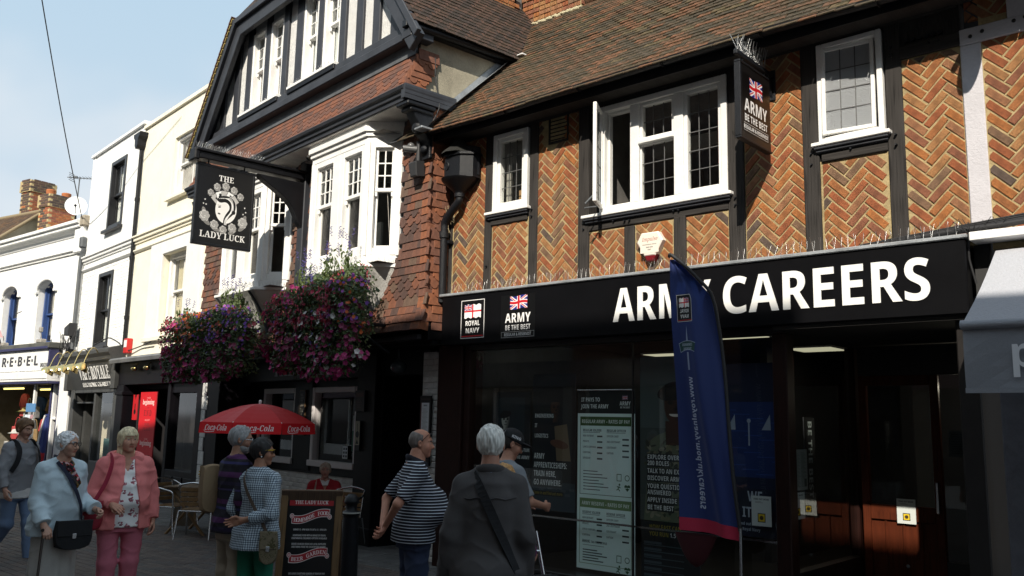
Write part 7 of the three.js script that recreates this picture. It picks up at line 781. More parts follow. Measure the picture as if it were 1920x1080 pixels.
// ---------------------------------------------------------------- flower troughs under the bay windows
{
  const petal = (n, r, cup) => { const g = new Geo(); for (let i = 0; i < n; i++) { const a = (i / n) * 6.283, b = a + 6.283 / n * .5, c = a + 6.283 / n; g.quad(V(0, 0, 0), V(Math.cos(a) * r * .8, Math.sin(a) * r * .8, cup), V(Math.cos(b) * r, Math.sin(b) * r, cup * 1.15), V(Math.cos(c) * r * .8, Math.sin(c) * r * .8, cup)); } return g.build(); };
  const leaf = (() => { const g = new Geo(); g.quad(V(0, 0, 0), V(.35, .35, .06), V(0, 1, -.05), V(-.35, .35, .06)); return g.build(); })(), petunia = petal(5, 1, .35), daisy = petal(7, 1, .1), fuchsia = (() => { const g = new Geo(); for (let i = 0; i < 4; i++) { const a = i * 1.57; g.quad(V(0, 0, 0), V(Math.cos(a - .5) * .4, -.7, Math.sin(a - .5) * .4), V(Math.cos(a) * .75, -1.2, Math.sin(a) * .75), V(Math.cos(a + .5) * .4, -.7, Math.sin(a + .5) * .4)); } g.rod([0, -.6, 0], [0, -1.5, 0], .16, 5); return g.build(); })(), spike = (() => { const g = new Geo(); for (let i = 0; i < 9; i++) { const a = i * 2.4, y = i * .11; g.quad(V(0, y, 0), V(Math.cos(a) * .16, y + .05, Math.sin(a) * .16), V(Math.cos(a + .4) * .2, y + .12, Math.sin(a + .4) * .2), V(0, y + .12, 0)); } return g.build(); })();
  const L = (c, tr = .35) => mat(c, { rough: .7, transmission: tr, thickness: 0, side: THREE.DoubleSide });
  const lm = [L([.055, .1, .025]), L([.035, .075, .022]), L([.09, .13, .03])], fm = { magenta: L([.42, .02, .16], .3), red: L([.5, .03, .08], .3), pink: L([.62, .16, .2], .3), orange: L([.6, .12, .02], .3), purple: L([.16, .05, .35], .3), violet: L([.36, .08, .42], .3), blue: L([.07, .05, .22], .3), white: L([.75, .74, .72], .3), wine: L([.2, .012, .07], .3) };
  const q = new THREE.Quaternion(), e = new THREE.Euler(), S = V(), Pm = new THREE.Matrix4();
  function inst(parent, name, geo, m, list) { if (!list.length) return; const o = new THREE.InstancedMesh(geo, m, list.length); list.forEach((k, i) => o.setMatrixAt(i, k)); o.name = name; o.castShadow = o.receiveShadow = true; stuff(o); parent.add(o); }
  const face = (p, out, s, j = .5) => { e.set(rr(-j, j) - .25, Math.atan2(out.x, out.z) + rr(-j, j), rr(-3, 3), 'YXZ'); q.setFromEuler(e); return new THREE.Matrix4().compose(p, q, S.set(s, s, s)); };
  function trough(name, label, u0, u1, y0, w0, lobes, o) {
  const t = thing(name, label, 'flower trough', pub.localToWorld(V((u0 + u1) / 2, y0, w0)).toArray(), pubTurn), L2 = (u1 - u0) / 2; seed(o.seed);
  const b = new Geo(); b.span(-L2 * .75, L2 * .75, -.2, .0, -.14, .12, .02); for (const x of [-L2 * .7, L2 * .7]) { b.span(x - .03, x + .03, -.22, -.18, -w0 + .0, .18, .006); b.rod([x, -.2, .1], [x, -.55, -w0 + .0], .018, 5); } mesh('trough', b, M.black, t);
  const leaves = [[], [], []], fl = {}; const F2 = (k, m) => (fl[k] ??= []).push(m);
  for (const [cx, cy, cz, rx, ry, rz, n, kinds] of lobes) for (let i = 0; i < n * 1.3; i++) {
  const d = V(rr(-1, 1), rr(-1, 1), rr(-.6, 1)).normalize(), r = Math.pow(rnd(), .35), nz = .78 + .45 * noise3(d.x * 2.6 + cx * 3, d.y * 2.6 + cy, d.z * 2.6), p = V((cx + d.x * rx * r * nz) * 1.18, (cy + d.y * ry * r * nz) * .9 - (d.y < -.3 ? rnd() * .1 : 0), cz + d.z * rz * r * nz);
  e.set(rr(-1.2, .6), Math.atan2(d.x, d.z) + rr(-1, 1), rr(-2.6, 2.6), 'YXZ'); q.setFromEuler(e); const s = rr(.03, .065); leaves[(rnd() * 3) | 0].push(new THREE.Matrix4().compose(p, q, S.set(s, s, s)));
  const cl = noise3(p.x * 7 + 9, p.y * 7, p.z * 7 + o.seed); if (r > .7 && d.z > -.3 && rnd() < (o.density ?? .3) * (cl > .5 ? 1.7 : .22)) { const reg = kinds(p, rnd()); if (!reg) continue; const [kind, col] = reg; const pp = p.clone().addScaledVector(d, .03); if (kind === 'fuchsia') { for (let k = 0; k < 3; k++) { e.set(rr(-.25, .25), rr(0, 6), rr(-.25, .25)); q.setFromEuler(e); F2('fuchsia/' + col, new THREE.Matrix4().compose(pp.clone().add(V(rr(-.04, .04), rr(-.05, .02), rr(-.02, .04))), q, S.set(.022, .028, .022))); } } else F2(kind + '/' + col, face(pp, d, kind === 'daisy' ? rr(.02, .03) : rr(.03, .042))); }
  }
  for (const [x, y, z, n, h] of o.salvia ?? []) for (let i = 0; i < n; i++) { const bx = x + rr(-.16, .16), bz = z + rr(-.1, .1), hh = h * rr(.6, 1.1), top = V(bx + rr(-.08, .08), y + hh, bz + rr(-.05, .05)); for (let k = 0; k < 16; k++) { const p = V(bx, y, bz).lerp(top, rr(.0, .75)); e.set(rr(-1, .4), rr(0, 6.28), rr(-.6, .6), 'YXZ'); q.setFromEuler(e); const s = rr(.05, .085); leaves[2].push(new THREE.Matrix4().compose(p.add(V(rr(-.04, .04), 0, rr(-.04, .04))), q, S.set(s * .7, s, s * .7))); } e.set(rr(-.2, .2), rr(0, 6), rr(-.2, .2)); q.setFromEuler(e); F2('spike/blue', new THREE.Matrix4().compose(top, q, S.set(.12, .13, .12))); }
  leaves.forEach((l, i) => inst(t, ['foliage', 'dark_foliage', 'pale_foliage'][i], leaf, lm[i], l));
  const G = { petunia, daisy, fuchsia, spike }; for (const k of Object.keys(fl)) { const [a, c] = k.split('/'); inst(t, c + '_' + { petunia: 'petunias', daisy: 'daisies', fuchsia: 'fuchsias', spike: 'salvia_spikes' }[a], G[a], fm[c], fl[k]); }
  return t;
  }
  // right trough (centre about u -2.0): big mass with fuchsias above and petunias trailing below
  trough('flower_trough', 'larger flower trough under the right bay window with red fuchsias and white petunias', -2.55, -.45, 3.14, .55, [[-.35, .36, -.1, .5, .3, .22, 700, (p, r) => (r < .2 ? ['daisy', 'violet'] : null)], [.4, .34, -.1, .42, .32, .22, 700, (p, r) => (r < .25 ? ['fuchsia', 'red'] : null)],
  [-.55, .1, .1, .5, .3, .3, 1500, (p, r) => (r < .45 ? ['fuchsia', 'red'] : r < .6 ? ['daisy', 'purple'] : r < .8 ? ['petunia', 'magenta'] : null)], [.15, .12, .12, .5, .3, .3, 1500, (p, r) => (r < .6 ? ['fuchsia', r < .3 ? 'red' : 'pink'] : r < .75 ? ['petunia', 'red'] : null)], [.72, .05, .12, .34, .36, .3, 1000, (p, r) => (p.x > .72 ? (r < .35 ? ['daisy', 'orange'] : r < .8 ? ['daisy', 'violet'] : ['daisy', 'purple']) : r < .5 ? ['fuchsia', 'red'] : ['daisy', 'violet'])],
  [-.5, -.42, .1, .52, .46, .28, 1700, (p, r) => (r < .5 ? ['petunia', p.y < -.6 ? 'magenta' : 'wine'] : r < .7 ? ['petunia', 'magenta'] : r < .8 ? ['daisy', 'blue'] : null)], [.25, -.42, .12, .5, .46, .28, 1700, (p, r) => (p.x > -.1 && p.x < .62 && r < .36 ? ['petunia', 'white'] : r < .6 ? ['petunia', 'wine'] : r < .78 ? ['petunia', 'magenta'] : ['daisy', 'blue'])], [.72, -.4, .12, .3, .44, .26, 900, (p, r) => (r < .7 ? ['petunia', p.y < -.5 ? 'magenta' : 'wine'] : r < .8 ? ['petunia', 'white'] : null)], [.2, -.72, .12, .75, .2, .2, 800, (p, r) => (r < .8 ? ['petunia', 'magenta'] : null)],
  ], { seed: 101, salvia: [[-.62, .25, .05, 9, .5], [.15, .3, .05, 8, .5], [-.3, .2, .1, 6, .35], [.42, .3, .02, 9, .62], [.0, .1, .22, 5, .25]] });
  // left trough (centre about u -4.9)
  trough('flower_trough', 'flower trough under the left bay window with orange and purple daisies over magenta petunias', -6.2, -3.3, 3.06, .6, [[.35, .3, -.1, .4, .25, .2, 400, () => null],
  [-1.15, -.02, .08, .42, .42, .3, 1300, (p, r) => (r < .45 ? ['fuchsia', 'red'] : r < .85 ? ['petunia', 'magenta'] : ['daisy', 'purple'])], [-.45, .12, .12, .55, .28, .3, 1500, (p, r) => (r < .6 ? ['daisy', 'orange'] : r < .75 ? ['daisy', 'purple'] : null)], [.35, .1, .12, .55, .3, .3, 1400, (p, r) => (r < .6 ? ['daisy', 'purple'] : r < .75 ? ['daisy', 'orange'] : ['daisy', 'violet'])], [.95, -.05, .1, .42, .36, .28, 900, (p, r) => (r < .5 ? ['daisy', 'purple'] : r < .7 ? ['petunia', 'pink'] : null)],
  [-1.1, -.5, .08, .38, .28, .26, 900, (p, r) => (r < .85 ? ['petunia', r < .4 ? 'wine' : 'magenta'] : null)], [-.4, -.36, .12, .55, .36, .28, 1500, (p, r) => (r < .55 ? ['petunia', p.y < -.4 ? 'magenta' : 'wine'] : r < .65 ? ['daisy', 'orange'] : null)], [.4, -.4, .12, .55, .36, .28, 1500, (p, r) => (r < .35 ? ['petunia', 'wine'] : r < .5 ? ['petunia', 'magenta'] : r < .56 ? ['daisy', 'purple'] : null)], [.95, -.42, .1, .36, .34, .26, 800, (p, r) => (r < .5 ? ['petunia', 'wine'] : null)], [.0, -.68, .12, 1.0, .14, .18, 700, (p, r) => (r < .7 ? ['petunia', 'magenta'] : null)],
  ], { seed: 202, density: .24, salvia: [[.25, .3, .0, 9, .55], [.6, .25, .0, 5, .4], [-1.2, .25, .05, 5, .3]] });
}
// ---------------------------------------------------------------- parasol, tables, chairs, board, bollard
{
  const t = thing('red_parasol', 'red parasol with white script lettering on its valance over the pub tables', 'parasol', [-10.3, -.05, .95]), R = .78, y0 = 1.72, y1 = 1.97, red = mat([.66, .01, .014], { rough: .75, transmission: .25, thickness: 0, side: THREE.DoubleSide }), N = 8, P = (i, s) => { const a = (i / N) * 6.283 + .2; return V(Math.cos(a) * R * s, y1 - (y1 - y0) * Math.pow(s, 1.75), Math.sin(a) * R * s); };
  for (let i = 0; i < N; i++) { const g = new Geo(), S = 6; for (let k = 0; k < S; k++) { const a = k / S, b = (k + 1) / S, q = (f, s) => { const A = P(i, s), B = P(i + 1, s), p = A.lerp(B, f); p.y -= .02 * Math.sin(f * Math.PI) * s; return p; }; for (let m = 0; m < 3; m++) g.quad(q(m / 3, a), q((m + 1) / 3, a), q((m + 1) / 3, b), q(m / 3, b)); } mesh('panel', g, red, t); }
  const vt = print(canvasTex(420, 90, (g, w, h) => { g.fillStyle = '#d8101b'; g.fillRect(0, 0, w, h); g.fillStyle = '#f4ecec'; g.textAlign = 'center'; g.font = 'italic bold 64px serif'; g.save(); g.translate(w / 2, 66); g.scale(.9, 1); g.fillText('Coca-Cola', 0, 0); g.restore(); g.strokeStyle = '#e8dcdc'; g.lineWidth = 6; g.beginPath(); g.moveTo(70, 60); g.bezierCurveTo(60, 84, 110, 84, 200, 74); g.stroke(); }), { side: THREE.DoubleSide, roughness: .8 });
  for (let i = 0; i < N; i++) { const A = P(i, 1), B = P(i + 1, 1), g = new Geo(), d = V(0, -.14, 0), o = A.clone().add(B).setY(0).normalize().multiplyScalar(.015); g.quad(B.clone().add(d).add(o), A.clone().add(d).add(o), A, B, [[0, 0], [1, 0], [1, 1], [0, 1]]); mesh('valance', g, vt, t); }
  const f = new Geo(); f.rod([0, 0, 0], [0, y1 + .03, 0], .02, 8); f.ball(0, y1 + .03, 0, .022); f.lathe([[.001, .12], [.05, .1], [.2, .05], [.22, 0], [.001, 0]], 0, 0, 0, 14); for (let i = 0; i < N; i++) f.rod([0, y1 - .02, 0], P(i, 1).toArray(), .007, 4); mesh('pole', f, M.white, t);
  const wood = mat([.26, .15, .06], { rough: .55, map: T.wood, mapS: [.3, .8] }), woodD = mat([.15, .095, .05], { rough: .6, map: T.wood, mapS: [.3, .9] });
  const tb = thing('wooden_table', 'slatted wooden pub table with a small pot of yellow flowers on it', 'table', [-12.35, -.04, .6], .5); for (let i = 0; i < 7; i++) { const g = new Geo(); g.span(-.36 + i * .104, -.262 + i * .104, .72, .745, -.36, .36, .004); mesh('slat', g, woodD, tb); } const ap = new Geo(); ap.span(-.33, .33, .66, .72, -.33, -.3); ap.span(-.33, .33, .66, .72, .3, .33); mesh('apron', ap, woodD, tb); for (const [x, z] of [[-1, -1], [1, -1], [1, 1], [-1, 1]]) { const g = new Geo(); g.rod([x * .36, 0, z * .3], [-x * .26, .68, z * .28], .022, 6); mesh('leg', g, wood, tb); }
  const pt = thing('flower_pot', 'small glass pot of yellow flowers standing on the wooden table', 'flower pot', [-12.1, .705, .65]); const pg = new Geo(); pg.lathe([[.001, 0], [.05, 0], [.06, .1], [.055, .1], [.045, .01]], 0, 0, 0, 12); mesh('pot', pg, mat([.3, .3, .28], { rough: .1 }), pt); seed(3); const yf = new Geo(), gf = new Geo(); for (let i = 0; i < 34; i++) { const a = rr(0, 6.28), r = rr(0, .13), y = .16 + rr(0, .09) - r * .3; yf.ball(Math.cos(a) * r, y, Math.sin(a) * r, .024, 1, .6, 1, 6); gf.rod([0, .05, 0], [Math.cos(a) * r, y, Math.sin(a) * r], .004, 3); gf.box(Math.cos(a) * r, y - .04, Math.sin(a) * r, .04, .006, .02, 0, mtx(0, 0, 0)); } mesh('yellow_heads', yf, mat([.45, .27, .01], { rough: .8 }), pt); mesh('stems', gf, mat([.05, .09, .02]), pt);
  function chair(label, x, z, turn) { const c = thing('bistro_chair', label, 'chair', [x, -.02, z], turn, 'aluminium bistro chairs outside the pub');
  for (const s of [-1, 1]) { const l1 = new Geo(); l1.tube([[s * .26, 0, .26], [s * .25, .3, .22], [s * .25, .62, .2], [s * .25, .66, .12]], .013, 7); mesh('leg', l1, M.steel, c); const l2 = new Geo(); l2.tube([[s * .25, 0, -.3], [s * .23, .42, -.2]], .013, 7); mesh('leg', l2, M.steel, c); }
  const a = new Geo(); a.tube([[-.25, .66, .12], [-.26, .7, -.1], [-.22, .78, -.26], [0, .82, -.31], [.22, .78, -.26], [.26, .7, -.1], [.25, .66, .12]], .014, 7); a.tube([[-.22, .42, .22], [-.22, .42, -.2], [.22, .42, -.2], [.22, .42, .22], [-.22, .42, .22]], .011, 6); a.rod([-.19, .42, -.2], [-.2, .79, -.27], .01, 6); a.rod([.19, .42, -.2], [.2, .79, -.27], .01, 6); mesh('frame', a, M.steel, c);
  for (let i = 0; i < 6; i++) { const g = new Geo(); g.span(-.21, .21, .425, .44, .16 - i * .068, .215 - i * .068, .004); mesh('seat_slat', g, wood, c); } for (let i = 0; i < 4; i++) { const g = new Geo(); g.box(0, .52 + i * .068, -.225 - i * .013, .4, .052, .014, .004); mesh('back_slat', g, wood, c); } return c; }
  chair('aluminium chair with slatted wooden back left of the wooden table, behind the woman in pink', -12.6, .85, 1.9); chair('aluminium chair with slatted back before the table, beside the man in striped jumper', -11.85, .85, -2.4); chair('aluminium chair half hidden behind the right edge of the black menu board', -9.75, -.05, .35);
  const sc = thing('small_sandwich_board', 'low wooden edged board standing behind the two walking women', 'board', [-13.2, -.05, .35], .7); const sg = new Geo(); sg.span(-.16, .16, .0, .62, -.02, .02, .005); mesh('panel', sg, mat([.1, .075, .05]), sc); const sf = new Geo(); for (const x of [-.18, .18]) sf.span(x - .02, x + .02, -.0, .66, -.03, .03, .005); mesh('frame', sf, wood, sc);
  // A-board
  const ab = thing('menu_a_board', 'wooden framed black A-board reading THE LADY LUCK, HOMEMADE FOOD, BEER GARDEN', 'A-board', [-6.83, -.02, 2.54], 46 * DEG); const tilt = -.16, m = mtx(0, 0, .17, tilt); const w = .5, h = 1.12;
  const fr = new Geo(); for (const x of [-w / 2, w / 2]) fr.span(x - .032, x + .032, 0, h, -.02, .02, .006, m); fr.span(-w / 2 + .032, w / 2 - .032, h - .06, h, -.02, .019, .006, m, true); fr.span(-w / 2 + .032, w / 2 - .032, .1, .15, -.02, .019, .006, m, true); mesh('frame', fr, mat([.21, .12, .05], { rough: .5, map: T.wood, mapS: [.3, .9] }), ab); const bk = new Geo(), m2 = mtx(0, 0, -.17, -tilt); bk.span(-w / 2 - .03, w / 2 + .03, 0, h, -.02, .02, .006, m2); mesh('rear_panel', bk, mat([.1, .055, .03], { map: T.wood, mapS: [.3, .9] }), ab);
  const bd = new Geo(); bd.span(-w / 2 + .03, w / 2 - .03, .14, h - .055, -.012, .004, 0, m); mesh('board', bd, M.black, ab); const q = new Geo(), T4 = (x, y) => V(x, y, .006).applyMatrix4(m); q.quad(T4(-w / 2 + .034, .152), T4(w / 2 - .034, .152), T4(w / 2 - .034, h - .062), T4(-w / 2 + .034, h - .062), [[0, 0], [1, 0], [1, 1], [0, 1]]);
  mesh('print', q, print(canvasTex(560, 1000, (g, W2, H2) => {
  g.fillStyle = '#0d0c0d'; g.fillRect(0, 0, W2, H2); g.textAlign = 'center'; g.fillStyle = '#a3232a'; g.fillRect(20, 26, W2 - 40, 66); g.fillStyle = '#e3dcd8'; F(g, 'THE LADY LUCK', W2 / 2, 76, 50, .95, 'serif');
  const ribbon = (y, s) => { g.strokeStyle = '#e3dcd8'; g.fillStyle = '#a3232a'; g.lineWidth = 6; g.beginPath(); for (let i = 0; i <= 20; i++) { const x = 60 + i * 22, yy = y - i * 3.2 + 16 * Math.sin(i / 20 * 6.28); i ? g.lineTo(x, yy) : g.moveTo(x, yy); } for (let i = 20; i >= 0; i--) g.lineTo(60 + i * 22, y + 76 - i * 3.2 + 16 * Math.sin(i / 20 * 6.28)); g.closePath(); g.fill(); g.stroke(); for (const [x, yy] of [[58, y + 4], [502, y + 10]]) { g.beginPath(); g.arc(x, yy, 22, 0, 7); g.fill(); g.stroke(); g.beginPath(); g.arc(x, yy, 9, 0, 7); g.stroke(); } g.fillStyle = '#ece6e2'; [...s].forEach((c, i) => { const k = (i + .5) / s.length, x = 84 + k * 400; g.save(); g.translate(x, y + 60 - k * 64 + 16 * Math.sin(k * 6.28)); g.rotate(-.15 + .2 * Math.cos(k * 6.28)); g.font = 'bold 52px serif'; g.fillText(c, 0, 0); g.restore(); }); };
  ribbon(190, 'HOMEMADE FOOD'); ribbon(570, 'BEER GARDEN'); g.fillStyle = '#d6d1ce'; const L2 = (s, y, z = 25) => F(g, s, W2 / 2, y, z, .72); L2('SERVED 12 - 9PM MON TO SAT & 12 - 5PM SUN', 336); L2('VEGETARIAN & CHILDREN’S OPTIONS AVAILABLE', 420); L2('HOMEMADE FOOD WITH A RANGE OF VEGAN,', 392); L2('DISHES SOURCED FROM OUR LOCAL SUPPLIERS', 476); L2('AND FARMS FROM THE COUNTRYSIDE NEARBY', 504); L2('SECLUDED COURTYARD GARDEN AT REAR OF PUB', 760); L2('OPEN UNTIL 10PM', 790); g.fillRect(60, 850, 180, 3); g.fillRect(330, 850, 180, 3); L2('REAL ALES, CIDERS, CRAFT BEER', 900, 30); L2('COCKTAILS & RUM MENU', 934, 30); L2('PLUS WIFI, DAILY PAPERS & BOARD GAMES', 968, 27);
  }), { roughness: .4 }), ab);
  const bo = thing('bollard', 'black cast iron bollard with a domed head and pale rings beside the A-board', 'bollard', [-6.93, 0, 2.0], 0); const b = new Geo(); b.lathe([[.001, 1.02], [.035, 1.015], [.06, .985], [.072, .95], [.072, .93], [.055, .915], [.055, .86], [.088, .85], [.092, .83], [.075, .81], [.075, .79], [.082, .5], [.088, .24], [.105, .22], [.105, .18], [.098, .16], [.11, .0]], 0, 0, 0, 20); mesh('shaft', b, M.iron, bo); const b2 = new Geo(); b2.lathe([[.106, .185], [.107, .195], [.106, .205]], 0, 0, 0, 20); b2.lathe([[.093, .832], [.094, .838], [.0905, .846]], 0, 0, 0, 20); mesh('worn_ring', b2, mat([.32, .31, .28], { rough: .6 }), bo);
  const sb = thing('silver_display_stand', 'slim silver folding stand leaning by the shop window behind the man in grey', 'stand', [-4.42, 0, 2.12], .9); const s = new Geo(); s.rod([0, 0, 0], [-.12, .9, -.1], .018, 6); s.rod([.14, 0, .02], [-.02, .9, -.1], .018, 6); for (const y of [.25, .5, .75]) s.rod([-.12 * y / .9, y, -.1 * y], [.14 - .16 * y / .9, y, .02 - .12 * y], .012, 5); mesh('frame', s, M.steel, sb);
}
// ---------------------------------------------------------------- people: implicit bodies and clothes meshed with surface nets
function surfaceNet(f, lo, hi, c, paint) {
  const n = [0, 1, 2].map((k) => Math.max(3, Math.ceil((hi[k] - lo[k]) / c) + 1)), [nx, ny, nz] = n, F = new Float32Array(nx * ny * nz), id = new Int32Array(nx * ny * nz).fill(-1), pos = [], idx = [];
  for (let k = 0, i = 0; k < nz; k++) for (let j = 0; j < ny; j++) for (let a = 0; a < nx; a++, i++) F[i] = f(lo[0] + a * c, lo[1] + j * c, lo[2] + k * c);
  const sx = 1, sy = nx, sz = nx * ny, off = [0, sx, sy, sx + sy, sz, sz + sx, sz + sy, sz + sx + sy], E = [[0, 1], [2, 3], [4, 5], [6, 7], [0, 2], [1, 3], [4, 6], [5, 7], [0, 4], [1, 5], [2, 6], [3, 7]];
  for (let k = 0; k < nz - 1; k++) for (let j = 0; j < ny - 1; j++) for (let a = 0; a < nx - 1; a++) {
  const o = a + j * sy + k * sz; let m = 0; for (let q = 0; q < 8; q++) if (F[o + off[q]] < 0) m |= 1 << q; if (m === 0 || m === 255) continue; let x = 0, y = 0, z = 0, t = 0;
  for (const [p, q] of E) { const A = F[o + off[p]], B = F[o + off[q]]; if ((A < 0) === (B < 0)) continue; const s = A / (A - B); x += mix(p & 1, q & 1, s); y += mix((p >> 1) & 1, (q >> 1) & 1, s); z += mix((p >> 2) & 1, (q >> 2) & 1, s); t++; }
  id[o] = pos.length / 3; pos.push(lo[0] + (a + x / t) * c, lo[1] + (j + y / t) * c, lo[2] + (k + z / t) * c);
  }
  const quad = (a, b, cc, d, fl) => { if (a < 0 || b < 0 || cc < 0 || d < 0) return; fl ? idx.push(a, b, cc, a, cc, d) : idx.push(a, cc, b, a, d, cc); };
  for (let k = 1; k < nz - 1; k++) for (let j = 1; j < ny - 1; j++) for (let a = 1; a < nx - 1; a++) { const o = a + j * sy + k * sz, s = F[o] < 0; if (s !== F[o + sx] < 0) quad(id[o - sy - sz], id[o - sz], id[o], id[o - sy], s); if (s !== F[o + sy] < 0) quad(id[o - sx - sz], id[o - sx], id[o], id[o - sz], s); if (s !== F[o + sz] < 0) quad(id[o - sx - sy], id[o - sy], id[o], id[o - sx], s); }
  const g = new THREE.BufferGeometry(), N = [], uv = [], col = [], e = c * .6;
  for (let i = 0; i < pos.length; i += 3) { const x = pos[i], y = pos[i + 1], z = pos[i + 2]; const v = V(f(x + e, y, z) - f(x - e, y, z), f(x, y + e, z) - f(x, y - e, z), f(x, y, z + e) - f(x, y, z - e)).normalize(); N.push(v.x, v.y, v.z); uv.push(Math.abs(v.x) > .8 ? z : x, y); if (paint) col.push(...paint(x, y, z)); }
  g.setAttribute('position', new THREE.Float32BufferAttribute(pos, 3)); g.setAttribute('normal', new THREE.Float32BufferAttribute(N, 3)); g.setAttribute('uv', new THREE.Float32BufferAttribute(uv, 2)); if (paint) g.setAttribute('color', new THREE.Float32BufferAttribute(col, 3)); g.setIndex(idx); return g;
}
const smin = (a, b, k) => { const h = Math.max(k - Math.abs(a - b), 0) / k; return Math.min(a, b) - h * h * k * .25; };
const cone = (x, y, z, a, b, ra, rb) => { const dx = b[0] - a[0], dy = b[1] - a[1], dz = b[2] - a[2], h = clamp(((x - a[0]) * dx + (y - a[1]) * dy + (z - a[2]) * dz) / (dx * dx + dy * dy + dz * dz + 1e-9), 0, 1); return Math.hypot(x - a[0] - dx * h, y - a[1] - dy * h, z - a[2] - dz * h) - ra - (rb - ra) * h; };
const ell = (x, y, z, c, r) => { const k = Math.hypot((x - c[0]) / r[0], (y - c[1]) / r[1], (z - c[2]) / r[2]); return (k - 1) * Math.min(...r); };
const cranium = (x, y, z, o = 0) => ell(x, y, z, [0, .026, -.012], [.074 + o, .092 + o, .095 + o]);
function headField(x, y, z, fat = 0) {
  let d = smin(cranium(x, y, z), ell(x, y, z, [0, -.05, .026], [.054 + fat * .012, .066, .06]), .035); const ax = Math.abs(x);
  d = smin(d, cone(x, y, z, [0, .008, .082], [0, -.03, .103], .007, .0125), .012); d = smin(d, cone(ax, y, z, [0, -.034, .092], [.012, -.035, .088], .009, .008), .008); d = smin(d, cone(ax, y, z, [.008, .026, .082], [.045, .022, .066], .009, .008), .016); d = smin(d, ell(ax, y, z, [.038, -.028, .058], [.022, .022, .02]), .03); d = smin(d, ell(x, y, z, [0, -.098, .062], [.022, .018, .02]), .025);
  d = -smin(-d, Math.hypot(ax - .031, y - .006, z - .099) - .017, .014); d = Math.min(d, Math.hypot(ax - .031, y - .005, z - .0735) - .0118);
  d = smin(d, cone(ax, y, z, [0, -.056, .084], [.02, -.059, .075], .0055, .004), .006); d = smin(d, cone(ax, y, z, [0, -.067, .081], [.016, -.065, .074], .006, .004), .006); d = Math.max(d, -cone(ax, y, z, [0, -.0615, .094], [.022, -.061, .08], .0025, .002));
  d = Math.min(d, Math.max(ell(ax, y, z, [.078, -.004, -.008], [.012, .031, .019]), -ell(ax, y, z, [.09, -.001, -.002], [.009, .02, .011])));
  return d;
}
function handGeo(curl, skin) { // wrist at origin, fingers along +y, palm normal +z, thumb towards +x
  const segs = [], base = [[.028, .088], [.01, .094], [-.009, .091], [-.026, .082]], len = [.072, .08, .074, .058];
  base.forEach(([x, y], i) => { segs.push([[x * .45, .012, 0], [x, y, 0], .015, .0115]); let p = [x, y, 0], a = .15; [.46, .31, .23].forEach((fr, k) => { a += curl * (k ? .75 : .6) * (1 + i * .06); const L = len[i] * fr, q = [p[0] + x * .08, p[1] + Math.cos(a) * L, p[2] + Math.sin(a) * L]; segs.push([p, q, .0092 - k * .0007, .0086 - k * .0008]); p = q; }); });
  const th = [[.02, .022, .002], [.042, .05, .016 + curl * .008], [.046 - curl * .008, .078, .028 + curl * .015], [.04 - curl * .016, .1, .034 + curl * .02]]; for (let k = 0; k < 3; k++) segs.push([th[k], th[k + 1], .014 - k * .0022, .0118 - k * .002]);
  const f = (x, y, z) => { let d = ell(x, y, z, [0, .048, 0], [.036, .05, .0155]); d = smin(d, cone(x, y, z, [0, -.05, 0], [0, .01, 0], .026, .024), .02); for (const s of segs) { const q = cone(x, y, z, ...s); d = q < d ? smin(d, q, .006) : smin(d, q, .004); } return d; };
  return surfaceNet(f, [-.06, -.07, -.05], [.075, .19, .12], .0045, () => skin);
}
const CL = (c, o = {}) => mat(c, { rough: .9, map: T.cloth, mapS: .5, bump: T.bump, bumpS: .07, bs: .0006, ...o });
const patternTex = (draw, w = 256, h = 256) => { const t = canvasTex(w, h, draw); t.wrapS = t.wrapT = THREE.RepeatWrapping; return t; };
const skinMat = new THREE.MeshPhysicalMaterial({ vertexColors: true, roughness: .55, specularIntensity: .5 });
